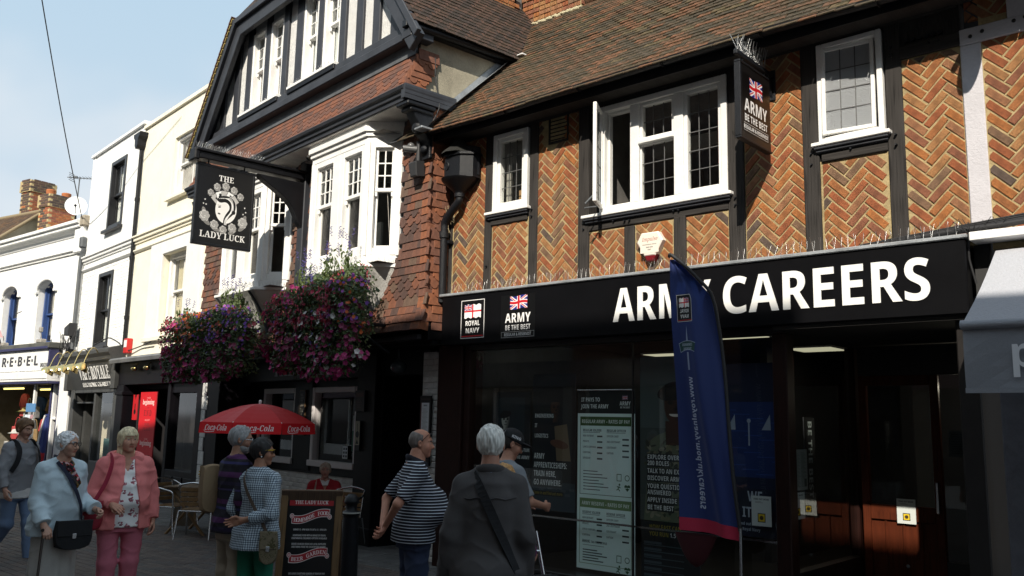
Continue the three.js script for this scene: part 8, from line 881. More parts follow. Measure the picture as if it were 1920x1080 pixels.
function person(o) {
  const t = thing('person', o.label, 'person', o.at, o.turn * DEG, o.group), s = o.H / 1.75, lean = o.lean ?? 0, W = o.w ?? 1, B = o.belly ?? 0, fwd = (y) => lean * Math.max(0, y - .93), wr = seedState;
  const S = (q) => [q[0], q[1], q[2]], sh = (k) => [k * .163 * W, 1.395, fwd(1.4) - .01], J = { sL: sh(1), sR: sh(-1) };
  const arm = (k, a) => { const q = sh(k); return a ? [q, a[0], a[1]] : [q, [k * (.2 * W + .01), 1.12, fwd(1.3) - .02], [k * (.215 * W), .875, fwd(1.2) + .05]]; };
  const AL = arm(1, o.armL), AR = arm(-1, o.armR); J.wL = AL[2]; J.wR = AR[2];
  const leg = (k, l) => (l ? l : [[k * .095 * W, .9, 0], [k * .1, .49, .015], [k * .105, .085, -.02]]), LL = leg(1, o.legL), LR = leg(-1, o.legR);
  const sec = [[.78, 0, .165, .11], [.92, -.01, .178, .13], [1.06, .01 + B * .5, .158 + B * .4, .112 + B * .75], [1.2, .012 + B * .3, .165 + B * .2, .12 + B * .4], [1.32, 0, .168, .115], [1.405, -.012, .125, .085], [1.48, -.012, .055, .055]];
  const torso = (x, y, z, inf) => { const yc = clamp(y, sec[0][0], sec[6][0]); let i = 0; while (i < 5 && sec[i + 1][0] < yc) i++; const a = sec[i], b = sec[i + 1], q = sst(a[0], b[0], yc), cz = mix(a[1], b[1], q) + fwd(y), rx = mix(a[2], b[2], q) * W + inf, rz = mix(a[3], b[3], q) + inf, d = (Math.hypot(x / rx, (z - cz) / rz) - 1) * Math.min(rx, rz), dy = y < sec[0][0] ? sec[0][0] - y : y > sec[6][0] ? y - sec[6][0] : 0; return dy ? Math.hypot(Math.max(d, 0), dy) + Math.min(d, 0) * .2 - .004 : d; };
  const hc = [fwd(1.6) * 0 + (o.headX ?? 0), 1.632, fwd(1.632) + .02 + (o.headZ ?? 0)], fat = o.fat ?? 0;
  const armF = (A, i0, i1) => (x, y, z) => smin(cone(x, y, z, A[0], A[1], .05 + i0, .04 + i0), cone(x, y, z, A[1], A[2], .039 + i0, .028 + i1), .02);
  const legF = (L, i0, i1) => (x, y, z) => smin(cone(x, y, z, L[0], L[1], .088 + i0, .058 + i0), cone(x, y, z, L[1], L[2], .057 + i1, .04 + i1), .025);
  const aL = armF(AL, 0, 0), aR = armF(AR, 0, 0), lL = legF(LL, 0, 0), lR = legF(LR, 0, 0), neckA = [0, 1.44, fwd(1.44) - .015], neckB = [hc[0], 1.56, hc[2] - .022];
  const bodyF = (x, y, z) => { let d = torso(x, y, z, 0); d = smin(d, cone(x, y, z, neckA, neckB, .062 + fat * .015, .052 + fat * .012), .04); d = smin(d, cone(Math.abs(x), y, z, [.03, 1.455, neckA[2]], [.15 * W, 1.405, fwd(1.4) - .015], .046, .042), .03); d = smin(d, Math.min(aL(x, y, z), aR(x, y, z)), .03); return smin(d, Math.min(lL(x, y, z), lR(x, y, z)), .03); };
  const reach = [...AL, ...AR, ...LL, ...LR], lo = [0, 1, 2].map((k) => Math.min(-.26, ...reach.map((q) => q[k])) - .14), hi = [0, 1, 2].map((k) => Math.max(k === 1 ? 1.56 : .26, ...reach.map((q) => q[k])) + .14); lo[1] = Math.max(lo[1], -.02); const skin = o.skin ?? [.5, .27, .19], lips = [skin[0] * .8, skin[1] * .5, skin[2] * .5], hairC = o.hairC;
  const tint = (c, x, y, z, a = .2) => { const n = 1 - a / 2 + a * noise3(x * 60, y * 60, z * 60); return [c[0] * n, c[1] * n * (.97 + .05 * n), c[2] * n]; };
  const hr = new THREE.Matrix4().compose(V(...hc), new THREE.Quaternion().setFromEuler(new THREE.Euler((o.headPitch ?? 0) * DEG, (o.headYaw ?? 0) * DEG, (o.headRoll ?? 0) * DEG, 'YXZ')), V(1, 1, 1).multiplyScalar(o.headS ?? 1.0));
  const head = surfaceNet((x, y, z) => headField(x, y, z, fat), [-.105, -.135, -.125], [.105, .135, .135], .0055, (x, y, z) => { const ax = Math.abs(x); if (Math.hypot(ax - .031, (y - .004) * 1.7, z - .0735) < .0135 && z > .076) return Math.hypot(ax - .031, y - .005) < .006 ? [.04, .03, .025] : [.42, .36, .32]; if (y < -.052 && y > -.072 && ax < .021 && z > .068) return lips; if (z > .06 && y > .016 && y < .028 && ax > .012 && ax < .048) return hairC ? hairC.map((q) => q * .6) : skin.map((q) => q * .6); const red = z > .05 && y < 0 && ax > .02 ? 1.06 : 1; return tint([skin[0] * red, skin[1], skin[2]], x, y, z, .22); });
  head.applyMatrix4(hr);
  const parts = [surfaceNet(bodyF, lo, hi, .017, (x, y, z) => tint(skin, x, y, z)), head];
  const hand = (A, k, h = {}) => { const d = V(...A[2]).sub(V(...A[1])).normalize(), n = V(...(h.palm ?? [-k, 0, 0])); n.addScaledVector(d, -n.dot(d)).normalize(); const x = d.clone().cross(n); const m = new THREE.Matrix4().makeBasis(x, d, n).setPosition(V(...A[2])); const g = handGeo(h.curl ?? .5, skin); if (x.dot(V(0, 0, 1)) * 1 < 0 && !h.keep) g.applyMatrix4(new THREE.Matrix4().makeScale(-1, 1, 1)), g.setIndex([...g.index.array].map((_, i, a) => a[i - (i % 3) + [0, 2, 1][i % 3]])); g.applyMatrix4(m); g.computeVertexNormals(); return g; };
  if (!o.noHands) parts.push(hand(AL, 1, o.handL), hand(AR, -1, o.handR));
  const T2 = (n, g, m) => { g.scale(s, s, s); return mesh(n, g, m, t); };
  T2('body', mergeGeometries(parts), skinMat);
  // hair
  if (o.hair) { const h = o.hair, amp = h.amp ?? .006, fq = h.fq ?? 60, f = (x, y, z) => { let d = h.curly ? ell(x, y, z, [0, .022, -.016], [.09, .098, .104]) : cranium(x, y, z, h.vol ?? .012); const zl = mix(h.z0 ?? .082, h.z1 ?? -.005, clamp(((h.y0 ?? .062) - y) / ((h.y0 ?? .062) + .07), -.6, 1.6)); d = Math.max(d, (z - zl) * .8, (h.low ?? -.085) - y); if (h.bald) d = Math.max(d, y - h.bald - .3 * (-z - .03)); if (h.long) { const ax = Math.abs(x); d = smin(d, Math.max(cone(ax, y, z, [.06, .05, -.015], [.074, -h.long, -.02], .034, .03), .004), .03); d = smin(d, cone(x, y, z, [0, -.02, -.06], [0, -h.long, -.07], .065, .07), .04); } if (h.fringe) d = smin(d, Math.max(cranium(x, y, z, .013), .04 - y, .02 - z), .01); const n = h.curly ? fbm3(x * 60, y * 60, z * 60, 3) : noise3(x * fq, y * fq * .25, z * fq * .6); return d - amp * (n - .5) * 2 - amp * .5 * (noise3(x * 170, y * 40, z * 120) - .5); }; const g = surfaceNet(f, [-.13, -(h.long ?? .12) - .09, -.15], [.13, .15, .13], .0058, (x, y, z) => { const n = .6 + .8 * noise3(x * 140, y * 30, z * 90); return hairC.map((q) => Math.min(.9, q * n)); }); g.applyMatrix4(hr); T2('hair', g, new THREE.MeshStandardMaterial({ vertexColors: true, roughness: .65 })); }
  // clothes
  const rid = (x, y, z) => { const n = noise3(x, y, z) * 2 - 1; return 1 - Math.abs(n); }, fold = (x, y, z, a) => { if (!a) return 0; const w = .06 * noise3(x * 5, y * 5, z * 5 + o.H * 7), r1 = rid(x * 9 + y * 3 + w * 40, y * 4, z * 9 + o.H * 5), r2 = rid(x * 7 - y * 9, y * 7 + x * 5, z * 7 + 4); return a * (.9 * (fbm3(x * 4 + o.H * 9, y * 3, z * 4, 2) - .5) + .9 * (.45 - r1 * r1) + .7 * (.4 - r2 * r2 * r2)); };
  const along = (A, q) => { const L1 = V(...A[0]).distanceTo(V(...A[1])), L2 = V(...A[1]).distanceTo(V(...A[2])), r = q * (L1 + L2), k = r < L1 ? 0 : 1, p = V(...A[k]).lerp(V(...A[k + 1]), k ? (r - L1) / L2 : r / L1), d = V(...A[k + 1]).sub(V(...A[k])).normalize(); return [p, d, k]; };
  for (const c of o.clothes) {
  let f; const inf = c.inf ?? .014;
  if (c.kind === 'top') { const sl = [AL, AR].map((A) => { const [p, d, k] = along(A, c.sleeve ?? .97), q = armF(A, inf * .7, inf * .75 + (c.cuff ?? 0)); return (x, y, z) => Math.max(q(x, y, z), ((x - p.x) * d.x + (y - p.y) * d.y + (z - p.z) * d.z) - (k === 0 && false ? 1 : 0)); }); const hem = c.hem ?? .85, nk = c.neck ?? 1.475, flare = c.flare ?? .02; f = (x, y, z) => { let d = torso(x, Math.max(y, .9), z - fwd(y) + fwd(Math.max(y, .9)), inf + flare * sst(1.15, hem, y)); d = smin(d, cone(Math.abs(x), y, z, [.03, 1.455, neckA[2]], [.15 * W, 1.405, fwd(1.4) - .015], .046 + inf * .7, .042 + inf * .7), .03); d = smin(d, Math.min(sl[0](x, y, z), sl[1](x, y, z)), .035); d = Math.max(d, y > 1.4 ? .064 + fat * .012 - Math.hypot(x, (z - neckA[2] - .35 * (y - 1.44)) * (c.collar ? 1 : .9)) : -1); d += fold(x, y, z, c.fold ?? .007); d = Math.max(d, hem - y, y - nk - .03); if (c.open) { const gap = c.open * (.4 + .6 * sst(1.4, .9, y)); d = Math.max(d, z - fwd(y) > .02 ? gap - Math.abs(x + (c.openX ?? 0)) : -1); } if (c.vneck) d = Math.max(d, z - fwd(y) > 0 ? (y - 1.33) * .45 - Math.abs(x) : -1); return d; }; }
  else if (c.kind === 'trousers') { const q = [LL, LR].map((L) => legF(L, inf, c.lower ?? inf + .012)), ank = c.ankle ?? .09, wst = c.waist ?? 1.0; f = (x, y, z) => { let d = smin(q[0](x, y, z), q[1](x, y, z), .03); if (!c.sit) d = smin(d, Math.max(torso(x, y, z, inf), y - wst), .02); d += fold(x, y, z, c.fold ?? .006); return Math.max(d, ank - y, y - wst); }; }
  else if (c.kind === 'skirt') { f = (x, y, z) => { const q = clamp((.95 - y) / .75, 0, 1), rx = mix(.185 * W, c.hemR ?? .24, q), rz = mix(.14, (c.hemR ?? .24) * .8, q); return Math.max((Math.hypot(x / rx, (z - .0) / rz) - 1) * rz + .012 * Math.sin(Math.atan2(x, z) * 9) * q + fold(x, y, z, .006), (c.hemY ?? .2) - y, y - 1.0); }; }
  else if (c.kind === 'shoes') { const q = [LL, LR].map((L, i) => { const a = L[2], dir = (i ? o.footR : o.footL) ?? [0, 0, 1]; return (x, y, z) => Math.max(smin(cone(x, y, z, [a[0] - dir[0] * .04, a[1] - .045, a[2] - dir[2] * .04], [a[0] + dir[0] * .14, a[1] - .055 + (dir[1] || 0) * .1, a[2] + dir[2] * .14], .042, .034), cone(x, y, z, a, [a[0], a[1] - .03, a[2]], .045, .045), .03), y - a[1] - .02, -.002 - y); }); f = (x, y, z) => Math.min(q[0](x, y, z), q[1](x, y, z)); }
  else f = c.f({ torso, fwd, AL, AR, hc, inf });
  const L2 = c.lo ?? [lo[0] - .03, c.kind === 'top' ? (c.hem ?? .85) - .05 : c.kind === 'shoes' ? -.03 : lo[1], lo[2] - .06], H2 = c.hi ?? [hi[0] + .03, c.kind === 'top' ? 1.56 : c.kind === 'shoes' ? .2 : 1.05, hi[2] + .08]; if (c.kind === 'shoes' && o.legR) L2[2] -= .1; if (c.kind === 'top') L2[1] = Math.min(L2[1], Math.min(AL[1][1], AR[1][1], AL[2][1], AR[2][1]) - .08);
  const g = surfaceNet(f, L2, H2, c.cell ?? .0125); T2(c.name, g, c.m);
  }
  for (const [n, g, m, inHead] of o.extra ? o.extra({ hr, fwd, hc, AL, AR, sh, torso }) : []) { const q = g.build ? g.build() : g; if (inHead) q.applyMatrix4(hr); T2(n, q, m); }
  const W2 = (q) => t.localToWorld(V(q[0] * s, q[1] * s, q[2] * s)); t.updateMatrixWorld(true); return { t, W: W2, wL: W2(AL[2]), wR: W2(AR[2]), AL, AR, s, o, torso, fwd };
}
const glassesG = (r = .02) => { const g = new Geo(); for (const k of [-1, 1]) { g.add(new THREE.TorusGeometry(r, .0028, 5, 14), mtx(k * .032, .006, .098)); g.rod([k * .052, .01, .096], [k * .08, .012, .0], .0025, 4); } g.rod([-.012, .01, .1], [.012, .01, .1], .0025, 4); return g; };
const strap = (pts, w = .02, th = .005) => { const g = new Geo(), c = new THREE.CatmullRomCurve3(pts.map((q) => V(...q))), N = 24; let prev; for (let i = 0; i <= N; i++) { const p = c.getPoint(i / N), tg = c.getTangent(i / N), out = V(p.x, 0, p.z).normalize(), side = tg.clone().cross(out).normalize().multiplyScalar(w), q = [p.clone().add(side).addScaledVector(out, th), p.clone().sub(side).addScaledVector(out, th), p.clone().sub(side), p.clone().add(side)]; if (prev) for (let k = 0; k < 4; k++) g.quad(prev[k], prev[(k + 1) % 4], q[(k + 1) % 4], q[k]); prev = q; } return g; };
// a strap that hugs the clothed torso: from shoulder k (front and back) to the opposite hip
const hug = (P, k, side, y0, inf, wdt, n0 = -1) => { const pts = []; for (let i = 0; i <= 8; i++) { const q = i / 8, y = mix(1.47, y0, q), x = mix(k * .09, -k * .19 * (P.o?.w ?? P.w ?? 1), q); let z = side * .3; for (let j = 0; j < 14; j++) { const d = P.torso(x, y, z, inf); z -= side * d * .8; } if (Math.abs(z) > .4) z = 0; pts.push([x, y, z]); } return pts; };
function bag(name, label, p, turn, w, h, d, m, o = {}) { const t = thing(name, label, 'bag', p.toArray(), turn); const g = new Geo(), r = new THREE.BoxGeometry(w, h, d, 6, 6, 4), P = r.attributes.position; seed(9); for (let i = 0; i < P.count; i++) { const x = P.getX(i) / w * 2, y = P.getY(i) / h * 2, z = P.getZ(i) / d * 2, k = 1 - .1 * (x * x * y * y + z * z * (x * x + y * y) * .6); P.setXYZ(i, P.getX(i) * k + .01 * (noise3(x * 2, y * 2, z) - .5), P.getY(i) * k - (o.sag ?? .02) * (1 - x * x), P.getZ(i) * (1.1 - .45 * (y > 0 ? y : 0)) * k); } r.computeVertexNormals(); g.add(r); mesh('body', g, m, t); const f = new Geo(); f.prism([[-w * .47, h * .46], [w * .47, h * .46], [w * .44, -h * .1], [-w * .44, -h * .1]], d * .5, d * .5 + .012, .006); mesh('flap', f, m, t); const b = new Geo(); b.box(0, -h * .08, d * .5 + .014, .03, .04, .006, .002); mesh('buckle', b, M.steel, t); return t; }
{
  const jeans = CL([.13, .19, .3]), blackC = CL([.012, .012, .014]), white = CL([.65, .64, .62]);
  seed(500);
  // young man walking at the far left
  person({ label: 'young man in a grey sweatshirt and jeans walking with a backpack at far left', at: [-11.66, -.09, 3.38], turn: 104, H: 1.75, headYaw: 8, headPitch: 14, hairC: [.16, .085, .04], skin: [.46, .26, .19], hair: { vol: .018, z0: .075, low: -.06, amp: .009, fq: 45 }, armL: [[.25, 1.16, -.12], [.24, .93, -.06]], armR: [[-.24, 1.16, .03], [-.25, .92, .14]], legL: [[.095, .9, 0], [.09, .5, .14], [.09, .085, .2]], legR: [[-.095, .9, 0], [-.1, .5, .0], [-.1, .17, -.3]], footR: [0, -.5, .8], clothes: [{ kind: 'trousers', name: 'jeans', m: jeans, inf: .012, lower: .024, ankle: .1 }, { kind: 'top', name: 'shirt_hem', m: white, hem: .8, inf: .012, sleeve: .3, neck: 1.3 }, { kind: 'top', name: 'sweatshirt', m: CL([.24, .245, .26]), hem: .86, inf: .028, fold: .01, flare: .0 }, { kind: 'shoes', name: 'trainers', m: CL([.03, .03, .035]) }], extra: (q) => { const S2 = (k) => strap([[k * .11, 1.47, q.fwd(1.47) - .08], [k * .115, 1.475, .03], [k * .12, 1.38, .14], [k * .14, 1.25, .155], [k * .17, 1.12, .1]], .028, .008); const e = new Geo(); e.ball(.083, -.012, .004, .008); return [['backpack_strap', S2(1), blackC], ['backpack_strap', S2(-1), blackC], ['earphone', e, white, true]]; } });
  // elderly lady with stick
  const ol = person({ label: 'elderly white haired lady in a pale blue jacket leaning on a walking stick', at: [-8.02, -.03, 4.34], turn: 96, H: 1.62, lean: .09, headYaw: 26, headPitch: 4, headZ: .015, hairC: [.78, .78, .78], skin: [.52, .3, .22], hair: { curly: true, amp: .011, z0: .075, z1: -.0, low: -.105 }, w: 1.02, belly: .03, armR: [[-.22, 1.11, .05], [-.2, .91, .2]], handR: { curl: 1.1, palm: [.3, -.9, 0] }, armL: [[.22, 1.12, -.03], [.27, 1.02, .2]], handL: { curl: .9 }, clothes: [{ kind: 'skirt', name: 'trousers', m: CL([.4, .38, .35]), hemR: .21, hemY: .1 }, { kind: 'shoes', name: 'shoes', m: blackC }, { kind: 'top', name: 'jacket', m: CL([.56, .68, .74], { rough: .7 }), hem: .8, inf: .032, fold: .014, flare: .03, neck: 1.485, sleeve: .96, cuff: .02, vneck: 1 }, { kind: 'x', name: 'scarf', m: print(patternTex((g) => { g.fillStyle = '#131218'; g.fillRect(0, 0, 256, 256); let z = 3; const R = () => ((z = (z * 16807) % 2147483647) / 2147483647); for (let i = 0; i < 60; i++) { g.fillStyle = ['#8e1420', '#a8182a', '#23345e', '#caa', '#7a5a1a', '#111'][(R() * 6) | 0]; g.beginPath(); g.ellipse(R() * 256, R() * 256, 14 + R() * 20, 10 + R() * 14, R() * 3, 0, 7); g.fill(); } }), { roughness: .7 }), f: ({ fwd }) => (x, y, z) => { const k = z - fwd(1.45); let d = Math.hypot(Math.hypot(x, k + .0) - .072, (y - 1.465 + k * .5) * .8) - .026; d = smin(d, cone(x, y, z, [.02, 1.42, fwd(1.42) + .1], [.06, 1.27, fwd(1.27) + .15], .034, .045), .03); return d + .006 * Math.sin(x * 90 + y * 60); }, lo: [-.16, 1.18, -.12], hi: [.18, 1.56, .36], cell: .009 }], extra: (q) => [['spectacles', glassesG(.021), M.iron, true], ['bag_strap', strap(hug({ ...q, w: 1 }, -1, 1, .93, .06, .02), .016, .006), CL([.02, .025, .05])]] });
  for (const m of ol.t.children) if (m.name === 'scarf') { m.material.map.repeat.set(5, 5); }
  bag('black_shoulder_bag', 'black shoulder bag at the hip of the elderly lady in pale blue', ol.W([.05, .83, .24]), 80 * DEG, .3, .24, .1, blackC);
  { const st = thing('walking_stick', 'dark walking stick held by the elderly lady in pale blue', 'walking stick', [0, 0, 0]); const g = new Geo(), h = ol.wR.clone().add(V(0, -.03, 0)), d = ol.W([-.3, 0, .34]); d.y = -.04; g.rod(h, d, .011, 7); const f = h.clone().sub(d).normalize(); g.rod(h.clone().addScaledVector(V(.7, 0, .4).normalize(), -.05), h.clone().addScaledVector(V(.7, 0, .4).normalize(), .06), .014, 7); g.ball(d.x, d.y + .015, d.z, .018); mesh('stick', g, mat([.03, .02, .015], { rough: .4 }), st); }
  // woman in pink
  const flor = patternTex((g) => { g.fillStyle = '#efedeb'; g.fillRect(0, 0, 256, 256); let z = 11; const R = () => ((z = (z * 16807) % 2147483647) / 2147483647); for (let i = 0; i < 16; i++) { const x = 20 + (i % 4) * 58 + R() * 40, y = 20 + (i >> 2) * 58 + R() * 40; g.save(); g.translate(x, y); g.rotate(R() * 6); for (let k = 0; k < 9; k++) { g.fillStyle = ['#a34a5c', '#8d3a4c', '#c08088', '#7a4a50'][(R() * 4) | 0]; g.beginPath(); g.ellipse((R() - .5) * 22, (R() - .5) * 34, 4 + R() * 7, 3 + R() * 5, R() * 3, 0, 7); g.fill(); } g.restore(); } }); flor.repeat.set(3.4, 3.4);
  const pl = person({ label: 'blonde woman in a pink hooded cardigan, white floral blouse and pink trousers', at: [-8.12, -.06, 3.72], turn: 76, H: 1.68, w: 1.13, belly: .05, fat: .7, headYaw: 12, headPitch: -2, hairC: [.72, .6, .38], skin: [.52, .27, .19], hair: { vol: .014, z0: .07, y0: .055, z1: .02, low: -.12, long: .17, fringe: true, amp: .004, fq: 70 }, armR: [[-.27, 1.12, -.03], [-.13, 1.04, .22]], handR: { curl: .7, palm: [0, -.3, -1] }, armL: [[.26, 1.12, -.03], [.28, .87, .03]], handL: { curl: .6 }, clothes: [{ kind: 'trousers', name: 'trousers', m: CL([.62, .17, .23]), inf: .022, lower: .028, ankle: .28, fold: .011 }, { kind: 'shoes', name: 'sandals', m: blackC }, { kind: 'top', name: 'blouse', m: print(flor, { roughness: .85 }), hem: .82, inf: .02, sleeve: .3, fold: .008, vneck: 1, flare: .03 }, { kind: 'top', name: 'cardigan', m: CL([.84, .25, .24]), hem: .8, inf: .036, fold: .013, open: .105, openX: -.02, flare: .035, collar: 1, neck: 1.48 }, { kind: 'x', name: 'hood', m: CL([.8, .24, .23]), f: ({ fwd }) => (x, y, z) => { const k = z - fwd(1.45); return Math.max(Math.hypot(Math.hypot(x * .85, k + .03) - .115, (y - 1.46 + k * .25) * .9) - .034, k - .06); }, lo: [-.22, 1.36, -.24], hi: [.22, 1.56, .14], cell: .011 }], extra: (q) => { const e = new Geo(); for (const k of [-1, 1]) e.add(new THREE.TorusGeometry(.014, .0025, 4, 10), mtx(k * .08, -.05, .0, 0, .6)); return [['earring', e, M.steel, true], ['bag_strap', strap([[-.13, 1.45, -.1], [-.14, 1.495, .0], [-.145, 1.42, .13], [-.19, 1.25, .17], [-.28, 1.05, .14]], .02, .008), CL([.36, .02, .05])]]; } });
  bag('red_handbag', 'red handbag hanging at the right side of the woman in pink', pl.W([-.36, .95, .1]), 70 * DEG, .34, .27, .14, CL([.33, .012, .03], { rough: .6 }));
  // man in striped jumper and woman in checked shirt, backs to the viewer
  const jm = patternTex((g) => { g.fillStyle = '#17141f'; g.fillRect(0, 0, 256, 256); [['#4a2350', 20, 26], ['#2a2a58', 62, 14], ['#4a2350', 120, 30], ['#241d38', 175, 20], ['#37305a', 215, 10]].forEach(([c, y, h]) => { g.fillStyle = c; g.fillRect(0, y, 256, h); }); }); jm.repeat.set(2, 2.6);
  const jmn = person({ label: 'grey bearded man in a dark striped jumper with a tan bag on his back', at: [-6.9, -.06, 3.3], turn: 174, H: 1.72, headYaw: -28, headPitch: 6, hairC: [.27, .27, .27], skin: [.36, .19, .13], hair: { vol: .011, z0: .06, low: -.08, amp: .005 }, w: 1.05, belly: .04, armR: [[-.24, 1.13, -.05], [-.23, .86, .0]], armL: [[.25, 1.13, .0], [.22, .95, .17]], clothes: [{ kind: 'trousers', name: 'trousers', m: CL([.34, .29, .22]), inf: .02, lower: .035, ankle: .06, fold: .01 }, { kind: 'shoes', name: 'shoes', m: blackC }, { kind: 'top', name: 'jumper', m: print(jm, { roughness: .95 }), hem: .84, inf: .03, fold: .01, neck: 1.5 }, { kind: 'x', name: 'beard', m: mat([.3, .29, .28]), f: ({ hc }) => (x, y, z) => 1, lo: [0, 0, 0], hi: [.02, .02, .02], cell: .01 }].slice(0, 3), extra: () => { const b = surfaceNet((x, y, z) => Math.max(ell(x, y, z, [0, -.07, .03], [.061, .056, .062]) - .004 * noise3(x * 90, y * 60, z * 90), y + .042, -z + .0), [-.08, -.14, -.05], [.08, 0, .12], .006, () => [.3, .29, .28]); return [['beard', b, mat([.3, .29, .28]), true], ['spectacles', glassesG(), M.steel, true]]; } });
  bag('tan_bag', 'crumpled tan bag carried on the back of the man in the striped jumper', jmn.W([.19, 1.2, -.14]), 262 * DEG, .2, .42, .1, CL([.27, .185, .105]), { sag: .0 });
  const chk = patternTex((g) => { g.fillStyle = '#b4c4ce'; g.fillRect(0, 0, 256, 256); g.globalAlpha = .75; g.fillStyle = '#3a4656'; for (let i = 0; i < 16; i++) { g.fillRect(i * 16, 0, 6, 256); g.fillRect(0, i * 16, 256, 6); } g.globalAlpha = .5; g.fillStyle = '#c4ced4'; for (let i = 0; i < 16; i++) { g.fillRect(i * 16 + 10, 0, 3, 256); g.fillRect(0, i * 16 + 10, 256, 3); } }); chk.repeat.set(3.2, 3.2);
  const cw = person({ label: 'dark haired woman in a blue checked shirt and green trousers, hand behind her back', at: [-6.57, -.07, 3.28], turn: 197, H: 1.63, headYaw: -55, headPitch: 2, hairC: [.012, .01, .01], skin: [.34, .17, .11], hair: { vol: .018, z0: .078, z1: .0, low: -.1, amp: .006 }, armL: [[.23, 1.12, -.05], [.24, .88, .0]], armR: [[-.24, 1.1, -.1], [.0, 1.04, -.19]], handR: { curl: .5, palm: [0, 0, -1] }, w: .98, clothes: [{ kind: 'trousers', name: 'trousers', m: CL([.012, .17, .1]), inf: .014, lower: .016, ankle: .1, fold: .008 }, { kind: 'shoes', name: 'shoes', m: blackC }, { kind: 'top', name: 'checked_shirt', m: print(chk, { roughness: .9 }), hem: .78, inf: .028, fold: .012, collar: 1, sleeve: .88, flare: .04 }], extra: (q) => { const g = new Geo(); for (const k of [-1, 1]) { g.box(k * .034, .012, .098, .05, .036, .008, .006); } const y = new Geo(); y.rod([-.06, .024, .096], [.06, .024, .1], .005, 5); for (const k of [-1, 1]) y.rod([k * .06, .022, .096], [k * .088, .02, -.01], .006, 5); const e = new Geo(); e.ball(.084, -.04, 0, .007); e.ball(-.084, -.04, 0, .007); return [['sunglasses', g, M.iron, true], ['sunglasses_frame', y, mat([.6, .36, .01], { rough: .3 }), true], ['earring', e, M.white, true], ['bag_strap', strap(hug({ ...q, w: 1 }, 1, -1, .95, .05, .02), .014, .006), CL([.1, .07, .05])]]; } });
  bag('patterned_bag', 'small patterned cloth bag at the right hip of the woman in the checked shirt', cw.W([-.23, .83, -.1]), 190 * DEG + Math.PI + .7, .15, .26, .08, CL([.22, .19, .12], { map: T.moss, mapS: .3 }));
  // seated lady
  person({ label: 'seated elderly lady in a red cardigan with white collar by the painted brick wall', at: [-10.2, -.08, -.1], turn: 58, H: 1.6, headPitch: 3, headYaw: -6, hairC: [.36, .29, .22], skin: [.4, .2, .15], hair: { curly: true, amp: .008, low: -.08 }, w: 1.1, belly: .04, sit: true, armL: [[.27, 1.14, .05], [.14, 1.0, .27]], armR: [[-.27, 1.14, .05], [-.14, 1.0, .27]], legL: [[.095, .9, .02], [.11, .92, .42], [.11, .5, .46]], legR: [[-.095, .9, .02], [-.11, .92, .42], [-.11, .5, .46]], clothes: [{ kind: 'trousers', name: 'trousers', m: blackC, inf: .02, sit: true, ankle: .5, waist: 1.05 }, { kind: 'top', name: 'collar', m: white, hem: 1.4, inf: .008, neck: 1.5, sleeve: .1, fold: 0 }, { kind: 'top', name: 'cardigan', m: CL([.36, .014, .022]), hem: .86, inf: .034, fold: .01, vneck: 1 }, { kind: 'shoes', name: 'shoes', m: blackC }], extra: () => [['bag_strap', strap([[-.12, 1.48, -.06], [-.13, 1.47, .08], [-.16, 1.3, .17], [-.2, 1.1, .17]], .014, .006), CL([.4, .28, .22])]] }).t.position.y = -.47;
  // man in striped polo shirt, hands behind back
  const pol = patternTex((g) => { g.fillStyle = '#12141f'; g.fillRect(0, 0, 256, 256); g.fillStyle = '#c4cad6'; for (let i = 0; i < 8; i++) g.fillRect(0, i * 32 + 6, 256, 9); }); pol.repeat.set(5.2, 5.2);
  person({ label: 'stout man in a navy and white striped polo shirt, hands clasped behind his back', at: [-5.55, -.07, 2.42], turn: 150, H: 1.74, w: 1.16, belly: .15, fat: 1.2, headYaw: -16, headPitch: 2, headZ: .015, hairC: [.16, .135, .12], skin: [.47, .22, .15], hair: { vol: .005, z0: .02, bald: .085, low: -.08, amp: .003 }, armR: [[-.25, 1.15, -.2], [-.05, .97, -.25]], armL: [[.25, 1.15, -.2], [.06, .95, -.26]], handR: { curl: .8, palm: [0, 0, -1] }, handL: { curl: .8, palm: [0, 0, -1] }, clothes: [{ kind: 'trousers', name: 'trousers', m: CL([.035, .05, .1]), inf: .03, lower: .04, ankle: .07, fold: .012, waist: .98 }, { kind: 'shoes', name: 'shoes', m: blackC }, { kind: 'top', name: 'polo_shirt', m: print(pol, { roughness: .95 }), hem: .82, inf: .026, sleeve: .46, fold: .007, flare: .03, cuff: .02 }, { kind: 'x', name: 'collar', m: CL([.014, .015, .024]), f: ({ fwd }) => (x, y, z) => { const k = z - fwd(1.47); return Math.hypot(Math.hypot(x, k - .0) - .082, (y - 1.478 + k * .42) * .55) - .017; }, lo: [-.16, 1.36, -.14], hi: [.16, 1.56, .18], cell: .009 }], extra: () => { const g = new Geo(); for (const k of [-1, 1]) { g.ball(k * .035, .075, .078, .022, 1.1, .8, .4, 8); g.rod([k * .06, .08, .06], [k * .083, .0, -.01], .003, 4); } return [['sunglasses', g, M.iron, true]]; } });
